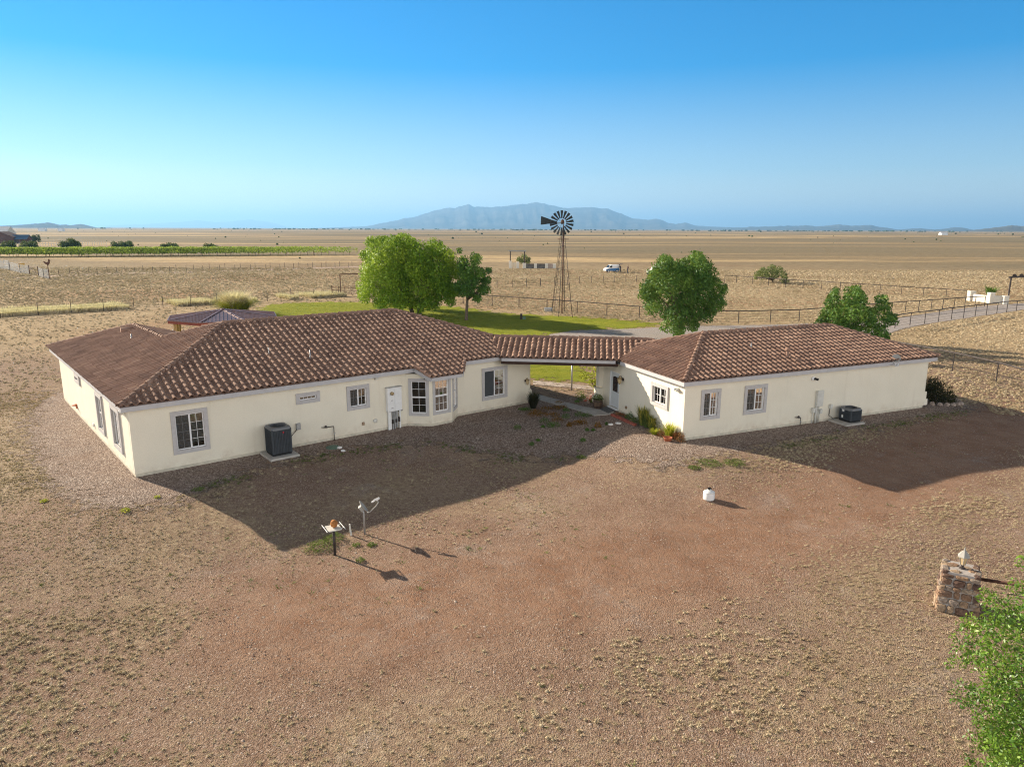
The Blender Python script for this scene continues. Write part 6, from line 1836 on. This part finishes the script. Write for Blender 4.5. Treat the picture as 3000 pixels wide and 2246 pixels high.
def px_tree(label, x, y, blobs, mat, seed, per=70, leaf=.5, name='round_bush', cat='bush', tr=.2, split=.25, group=None, limbs=6):
    bs = G(x, y); k = np.random.RandomState(seed)
    return tree(name, label, cat, bs, px_blobs(bs, blobs, k, .8), mat, per, leaf, seed, tr, limbs=limbs, split=split, group=group)
lb = ['dark green bush behind the vineyard at the far left edge', 'dark green bush behind the vineyard, second from the left edge', 'largest dark green bush behind the vineyard, in front of the post fence', 'double headed dark bush behind the middle of the vineyard', 'wide dark bush behind the vineyard, second from its right end', 'dark bush behind the right end of the vineyard']
cs = [(26, 729, [(15, 721, 10.0), (30, 719, 10.0), (40, 723, 7.5), (8, 724, 6.2)]), (86, 730, [(75, 719, 10.0), (90, 717, 10.0), (103, 722, 8.8), (66, 724, 7.5)]), (209, 731, [(192, 717, 11.2), (210, 713, 11.2), (228, 717, 10.0), (200, 723, 10.0), (222, 723, 10.0)]), (360, 732, [(338, 719, 8.8), (360, 716, 11.2), (378, 718, 11.2), (370, 723, 10.0), (345, 725, 7.5)]), (497, 733, [(478, 722, 8.8), (495, 721, 10.0), (512, 722, 10.0), (500, 726, 8.8)]), (618, 735, [(603, 725, 8.8), (620, 723, 10.0), (636, 727, 8.8)])]
for i, (x, y, bl) in enumerate(cs): px_tree(lb[i], x, y, bl, 'leaf_shade', 400 + i, group='bushes behind the vineyard', per=90, leaf=.6)
px_tree('taller pale conifer right of the far left barn', 99, 709, [(99, 693, 5), (99, 699, 7), (98, 704, 7), (103, 700, 5)], 'leaf_shade', 420, name='pine_tree', cat='tree')
px_tree('slim pale conifer right of the other one by the barn', 113.5, 709, [(113, 691, 3.5), (113, 697, 4.5), (114, 703, 4.5)], 'leaf_shade', 421, name='pine_tree', cat='tree')
# barn with a blue shed
def gable(name, label, c, L, Wd, hw, hr, ang, wall, roof, cat='barn', far=False):
    t = thing(name, c, label, cat); a = np.array([math.cos(ang), math.sin(ang), 0]); d_ = np.array([-a[1], a[0], 0])
    b = MB(); b.box(c + Z * hw / 2, (L, Wd, hw), (a, d_, Z)); b.extrude([c + a * L / 2 + d_ * Wd / 2 + Z * hw, c + a * L / 2 - d_ * Wd / 2 + Z * hw, c + a * L / 2 + Z * hr], -a * L); b.build('wall', M[wall], t)
    b = MB()
    for sg in (-1, 1): b.extrude([c + a * (L / 2 + .4) + d_ * sg * (Wd / 2 + .4) + Z * (hw - .2), c + a * (L / 2 + .4) + Z * (hr + .08), c + a * (L / 2 + .4) + Z * (hr + .22), c + a * (L / 2 + .4) + d_ * sg * (Wd / 2 + .4) + Z * hw], -a * (L + .8))
    b.build('roof', M[roof], t)
    if not far:
        b = MB(); b.box(c - d_ * (Wd / 2 + .02) + Z * 1.4, (2.6, .1, 2.8), (a, d_, Z)); b.build('door', M['darksteel'], t)
        b = MB(); b.box(c - d_ * (Wd / 2 + .02) + a * 2.8 + Z * 1.7, (1.0, .1, .9), (a, d_, Z)); b.build('window', M['carglass'], t)
    return t
bc = G(12, 713); gable('barn', 'dark red barn with a low gable roof at the far left edge', bc + np.array([-2, 4, 0]), 10, 14, 3.6, 6.4, math.radians(98), 'barnred', 'barnred')
sc2 = G(47, 713); gable('shed', 'long shed with a blue metal roof beside the far left barn', sc2 + np.array([0, 3, 0]), 11, 6, 2.6, 4.6, math.radians(8), 'barnred', 'blueroof')
wcb = G(0, 703); gable('barn', 'white roofed barn behind the dark red one at the left edge', wcb, 16, 12, 5.0, 9.2, math.radians(5), 'offwhite', 'barnwhite')
for i, (x, y, L, lbl) in enumerate(((125, 677, 15, 'tiny white house on the plain below the left hills'), (180, 677, 11, 'tinier white house on the plain right of the first one'), (2763, 688.5, 14, 'tiny pale house far off on the plain at right'))):
    gable('far_house', lbl, G(x, y), L, 9, 3.2, 6.0, .1, 'barnwhite', 'barnwhite', 'house', True)
fence('line of white posts behind the vineyard bushes', run(z0q(360, 625), z0q(2300, 570), 34), 2.0, None, 2, 'offwhite', .13, name='post_fence')
# open plains: scattered desert shrubs
n_ = 300; t_ = rs.rand(n_) ** .6; y = 220 * (6000 / 220) ** t_; x = (rs.rand(n_) * 2 - 1) * y * .76
ok = sdist(x, y, [v0 - vn_ * 4, v1 - vn_ * 4, v1 + vn_ * 25, v0 + vn_ * 25]) < -2; x, y = x[ok], y[ok]
BL = MB(); BL.blob((0, 0, .6), (1, 1, .75), 2, .35, (8, 6))
sc_ = (.25 + .8 * rs.rand(len(x)) ** 4) * np.clip((y / 500) ** .7, .6, 5.0)
scatter('desert_shrubs', np.array(BL.v), np.array([f for f in BL.f if len(f) == 4]), np.stack([x, y, 0 * x], -1), sc_, rs.rand(len(x)) * 6, rs.rand(len(x)), M['leaf_shade'], kind='stuff')
# belt of far trees under the mountains
n_ = 500; x = -2500 + 6500 * rs.rand(n_); y = 4200 + 2200 * rs.rand(n_) ; k_ = (vnoise(x / 500, y / 500, 13) > .45) & (np.abs(x) < y * .76); x, y = x[k_], y[k_]
scatter('far_woods', np.array(BL.v), np.array([f for f in BL.f if len(f) == 4]), np.stack([x, y, 0 * x - .5], -1), np.stack([5 + 9 * rs.rand(len(x)), 5 + 5 * rs.rand(len(x)), 3 + 4 * rs.rand(len(x))], -1), rs.rand(len(x)) * 6, rs.rand(len(x)), M['leaf_shade'], kind='stuff')

# ------------------------------------------------------------------ middle distance: stone entrance, van, people
zc_ = lambda X, Y: (1400 + X / 3.687, 700 + Y / 3.687)
def pillar(label, x0, x1, yb, yt, zf_, name='gate_pillar', mat='gatewhite'):
    c = G(*zf_((x0 + x1) / 2, yb)); w = (G(*zf_(x1, yb)) - G(*zf_(x0, yb)))[0]; h = over(*zf_((x0 + x1) / 2, yt), c)
    c = c + np.array([0, w / 2, 0]); t = thing(name, c, label, 'pillar')
    b = MB(); b.box(c + Z * h / 2, (w, w, h)); b.build('shaft', M[mat], t, bevel=.04); b = MB(); b.box(c + Z * (h + .05), (w * 1.1, w * 1.1, .12)); b.build('cap', M[mat], t, bevel=.03)
    return c, w, h
P_ = [pillar(l_, a, c, 317, d_, zc_) for l_, a, c, d_ in (('white pillar at the left post of the tall far entrance frame', 335, 365, 242), ('white pillar between the far white gate and the mesquite', 417, 445, 250), ('white pillar at the right post of the tall far entrance frame', 484, 520, 266), ('white pillar between two dark stone walls, nearer the entrance', 608, 637, 270), ('white pillar between two dark stone walls, farther from the entrance', 726, 757, 270), ('white pillar at the outer end of the dark stone walls', 811, 842, 274))]
for i, l_ in ((2, 'dark rubble stone wall next to the far entrance frame'), (3, 'dark rubble stone wall in the middle of the row'), (4, 'pale rubble stone wall at the outer end of the row')):
    a, c = P_[i][0], P_[i + 1][0]; b = MB(); b.beam(a + Z * .55 + RT * .4, c + Z * .5 - RT * .4, .45, 1.1); b.build('stone_wall', M['rock'] if i == 4 else M['darkstone'], None, a, l_, 'wall')
t = thing('entrance_frame', P_[0][0], 'tall grey pipe entrance frame standing far behind the broad trees', 'entrance frame'); b = MB()
for i in (0, 2): b.tube([P_[i][0], P_[i][0] + Z * 4.1], .12, 8)
b.build('post', M['darksteel'], t); b = MB(); b.tube([P_[0][0] + Z * 4.1 - RT * .4, P_[2][0] + Z * 4.05 + RT * .4], .14, 8); b.build('crossbar', M['steel'], t)
a, c = P_[0][0] + RT * .5, P_[1][0] - RT * .3; t = thing('white_gate', a, 'white barred gate between the far entrance pillars', 'gate'); b = MB()
for k in range(5): b.beam(a + Z * (.2 + .26 * k), c + Z * (.2 + .26 * k), .05, .1)
for f in (0, .5, 1): b.beam(a + (c - a) * f + Z * .1, a + (c - a) * f + Z * 1.35, .08, .08)
b.build('gate_panel', M['gatewhite'], t)
px_tree('sparse mesquite bush behind the far entrance frame', 1534, 780, [(1520, 760, 8), (1535, 752, 9), (1548, 760, 8), (1530, 765, 9), (1545, 768, 7)], 'leaf_grey', 440, name='mesquite', cat='bush', per=160, leaf=.35)
px_tree('wide grey green mesquite by the paddock fence', 2265, 828, [(2222, 800, 10), (2235, 790, 12), (2258, 785, 13), (2280, 790, 12), (2295, 803, 10), (2245, 803, 13), (2270, 803, 13), (2215, 812, 7), (2302, 815, 6)], 'leaf_grey', 441, name='mesquite', cat='bush', per=190, leaf=.30, limbs=14, split=.2)
px_tree('small dark mesquite at the right side of the wide one', 2298, 833, [(2290, 820, 6), (2300, 815, 6), (2306, 823, 5), (2296, 826, 6)], 'leaf_grey', 442, name='mesquite', cat='bush', per=160, leaf=.3)

def wheel(mb_parent, c, r, w, ax):
    b = MB(); b.lathe(c - ax * w / 2, [(r * .6, 0), (r * .97, 0), (r, w * .2), (r, w * .8), (r * .97, w), (r * .6, w)], 18, (nrm(np.cross(ax, Z)), Z, ax)); o = b.build('wheel', M['tyre'], mb_parent)
    b = MB(); b.lathe(c - ax * (w / 2 + .01), [(r * .62, 0), (r * .62, w + .02)], 14, (nrm(np.cross(ax, Z)), Z, ax)); b.build('rim', M['hub'], o)
vb_ = G(*zc_(1440, 360)); ang = math.radians(196); fx = np.array([math.cos(ang), math.sin(ang), 0]); fy = np.array([-fx[1], fx[0], 0])
if fy[1] > 0: fy = -fy                                            # fy: the side seen from the yard
van = thing('delivery_van', vb_, 'white over blue van with raised tailgate parked by the far entrance road', 'van')
V3 = lambda x, z, y=0.0: vb_ + fx * x * .80 + Z * z * .92 + fy * y
prof = [(1.95, .35), (2.0, .75), (1.9, .95), (1.25, 1.12), (.65, 1.72), (.3, 1.80), (-1.9, 1.80), (-2.05, 1.6), (-2.08, .35)]
b = MB(); b.extrude([V3(x, z, -.75) for x, z in prof], fy * 1.5); b.build('body', M['white'], van, bevel=.06)
b = MB(); b.extrude([V3(x, z, .752) for x, z in ((1.9, .38), (1.9, .72), (.9, .92), (-2.0, 1.05), (-2.04, .38))], fy * .008); b.build('blue_stripe', M['vanblue'], van)
b = MB(); b.extrude([V3(x, z, .755) for x, z in ((1.15, 1.15), (.66, 1.62), (.15, 1.64), (.15, 1.12))], fy * .008); b.build('window', M['carglass'], van)
b = MB(); b.extrude([V3(1.22, 1.16, -.62), V3(.68, 1.70, -.58), V3(.68, 1.70, .58), V3(1.22, 1.16, .62)], Z * .02 + fx * .02); b.build('windscreen', M['carglass'], van)
b = MB(); b.extrude([V3(-2.085, .45, -.68), V3(-2.065, 1.62, -.66), V3(-2.065, 1.62, .66), V3(-2.085, .45, .68)], -fx * .01); b.build('cargo_opening', M['black'], van)
b = MB(); b.extrude([V3(-2.0, 1.80, -.7), V3(-3.1, 1.92, -.7), V3(-3.1, 1.92, .7), V3(-2.0, 1.80, .7)], Z * .05); b.build('tailgate', M['darksteel'], van)
for x in (1.25, -1.3):
    for y in (-.68, .70): wheel(van, V3(x, .34, y), .31, .2, fy)
for y in (-.5, .5): b = MB(); b.box(V3(1.93, .82, y), (.1, .25, .14), (fx, fy, Z)); b.build('headlight', M['hub'], van)
jb_ = G(1917, 806.5); jp = thing('off_road_car', jb_, 'pale off road car half hidden behind the tall plumed tree', 'car')
b = MB(); b.extrude([jb_ + RT * x + Z * z - FWD * .1 for x, z in ((-1.4, .5), (-1.45, 1.0), (-.6, 1.12), (-.3, 1.75), (1.6, 1.78), (1.7, .5))], np.array([0, 1.5, 0])); b.build('body', M['offwhite'], jp, bevel=.05)
b = MB(); b.extrude([jb_ + RT * x + Z * z - FWD * .12 for x, z in ((-.5, 1.15), (-.25, 1.66), (1.4, 1.68), (1.4, 1.15))], np.array([0, -.01, 0])); b.build('window', M['carglass'], jp)
for x in (-1.0, 1.1): 
    for yy in (-.05, 1.45): wheel(jp, jb_ + RT * x + Z * .42 + np.array([0, yy, 0]), .42, .26, np.array([0, -1.0, 0]))

def person(base, label, face, h=1.72, bend=0.0, arms=(0.25, 0.15)):
    """standing figure grown from a jointed skeleton"""
    fx_ = nrm(np.array([face[0], face[1], 0])); sx = np.array([-fx_[1], fx_[0], 0]); s = h / 1.72
    J = {'pel': (0, 0, .95), 'wst': (0, .0, 1.10), 'che': (.02 + bend * .2, 0, 1.33), 'nek': (.02 + bend * .4, 0, 1.47), 'hed': (.06 + bend * .5, 0, 1.58), 'top': (.05 + bend * .55, 0, 1.70)}
    for sd_, k in ((1, 'l'), (-1, 'r')):
        J['hip' + k] = (0, .09 * sd_, .90); J['kne' + k] = (.03, .11 * sd_, .50); J['ank' + k] = (-.01, .12 * sd_, .08); J['toe' + k] = (.14, .13 * sd_, .04)
        J['sho' + k] = (.02 + bend * .3, .18 * sd_, 1.40); a = arms[0 if sd_ > 0 else 1]
        J['elb' + k] = (.02 + bend * .3 + a * .35, .24 * sd_, 1.14); J['wri' + k] = (.08 + bend * .3 + a * .9, .22 * sd_, .95 + a * .35); J['han' + k] = (.11 + bend * .3 + a * 1.1, .21 * sd_, .87 + a * .4)
    Rd = dict(pel=.15, wst=.135, che=.155, nek=.06, hed=.095, top=.07, hip=.10, kne=.07, ank=.05, toe=.04, sho=.075, elb=.05, wri=.036, han=.04)
    E = [('pel', 'wst'), ('wst', 'che'), ('che', 'nek'), ('nek', 'hed'), ('hed', 'top')]
    for k in 'lr': E += [('pel', 'hip' + k), ('hip' + k, 'kne' + k), ('kne' + k, 'ank' + k), ('ank' + k, 'toe' + k), ('che', 'sho' + k), ('sho' + k, 'elb' + k), ('elb' + k, 'wri' + k), ('wri' + k, 'han' + k)]
    names = list(J); pos = [np.array([0, 0, 0]) + fx_ * J[n_][0] * s + sx * J[n_][1] * s + Z * J[n_][2] * s for n_ in names]
    me = bpy.data.meshes.new('person'); me.from_pydata([tuple(p) for p in pos], [(names.index(a), names.index(c)) for a, c in E], []); me.update()
    o = bpy.data.objects.new('person', me); COL.objects.link(o); o.location = tuple(base)
    sk_ = o.modifiers.new('skin', 'SKIN'); sk_.use_smooth_shade = True
    for i, n_ in enumerate(names):
        r_ = Rd[n_[:3]] * s; d_ = me.skin_vertices[0].data[i]; d_.radius = (r_, r_); d_.use_root = n_ == 'pel'
    o.modifiers.new('sub', 'SUBSURF').render_levels = 2
    dg = bpy.context.evaluated_depsgraph_get(); m2 = bpy.data.meshes.new_from_object(o.evaluated_get(dg)); o.modifiers.clear(); o.data = m2
    m2.materials.clear()
    for k in ('skin', 'cloth', 'barnred'): m2.materials.append(M[k])
    hz_ = (J['nek'][2] + .02) * s
    for pl_ in m2.polygons:
        c = pl_.center; side = abs(np.dot(np.array(c), sx))
        hand = side > .17 * s and c[2] < 1.0 * s and c[2] > .8 * s and side > .19 * s
        pl_.material_index = 0 if c[2] > hz_ or hand else (1 if c[2] < 1.0 * s or bend else 2); pl_.use_smooth = True
    ORG[o.name] = np.asarray(base, float); tag(o, label, 'person')
    b = MB(); hd = base + fx_ * (J['hed'][0] - .015) * s + Z * (1.63 * s); b.blob(hd, (.105 * s, .10 * s, .09 * s), 2, .05, (10, 8)); b.build('hair', M['hair'], o, smooth=True)
    return o
person(G(*zc_(1541, 362)), 'person in dark clothes leaning in at the open back of the van', fx, 1.7, .5, (.5, .4))
person(G(*zc_(1617, 370)), 'person in dark clothes standing alone right of the van', -fx, 1.75)

# ------------------------------------------------------------------ white entrance at the right edge
zr = lambda X, Y: (2790 + X / 10.53, 760 + Y / 10.53)
R1 = pillar('white stucco pillar at the left end of the right entrance wall', 530, 690, 1290, 1000, zr)
R2_ = pillar('white stucco pillar in the middle of the right entrance wall', 1140, 1290, 1365, 1050, zr)
R3 = pillar('white stucco pillar at the foot of the right entrance frame', 1580, 1730, 1390, 1150, zr)
for a, c, hh, l_ in ((R1[0], R2_[0], 1.0, 'long low white stucco wall of the right entrance'), (R2_[0], R3[0], 1.05, 'short low white stucco wall of the right entrance')):
    b = MB(); d_ = nrm(c - a); b.beam(a + d_ * .3 + Z * hh / 2, c - d_ * .3 + Z * hh / 2, .3, hh); b.build('entrance_wall', M['gatewhite'], None, a, l_, 'wall', bevel=.04)
fb_ = G(*zr(1690, 1385)); t = thing('entrance_frame', fb_, 'tall dark pipe entrance frame cut off by the right edge', 'entrance frame')
hp = over(*zr(1770, 545), fb_); xr_ = fb_ + np.array([7.5, 3.2, 0])
for p in (fb_, xr_): b = MB(); b.tube([p, p + Z * hp], .10, 8); b.build('post', M['darksteel'], t)
b = MB(); b.tube([fb_ + Z * hp - nrm(xr_ - fb_) * .4, xr_ + Z * hp + nrm(xr_ - fb_) * .4], .10, 8); b.build('crossbar', M['darksteel'], t)
b = MB()
for k in (.25, .8, 1.4, 2.0): p = fb_ + (xr_ - fb_) * k / 3.2 + Z * (hp + .15); b.blob(p, (.35, .08, .22), int(k * 10), .3)
b.build('ornament', M['darksteel'], t)
bush('agave', 'spiky green agave behind the right entrance wall', 'plant', G(*zr(1480, 1150)) + np.array([0, 2.2, 0]), 1.3, 1.5, 'leaf_dark', 90, .16, 501, kind='spike')
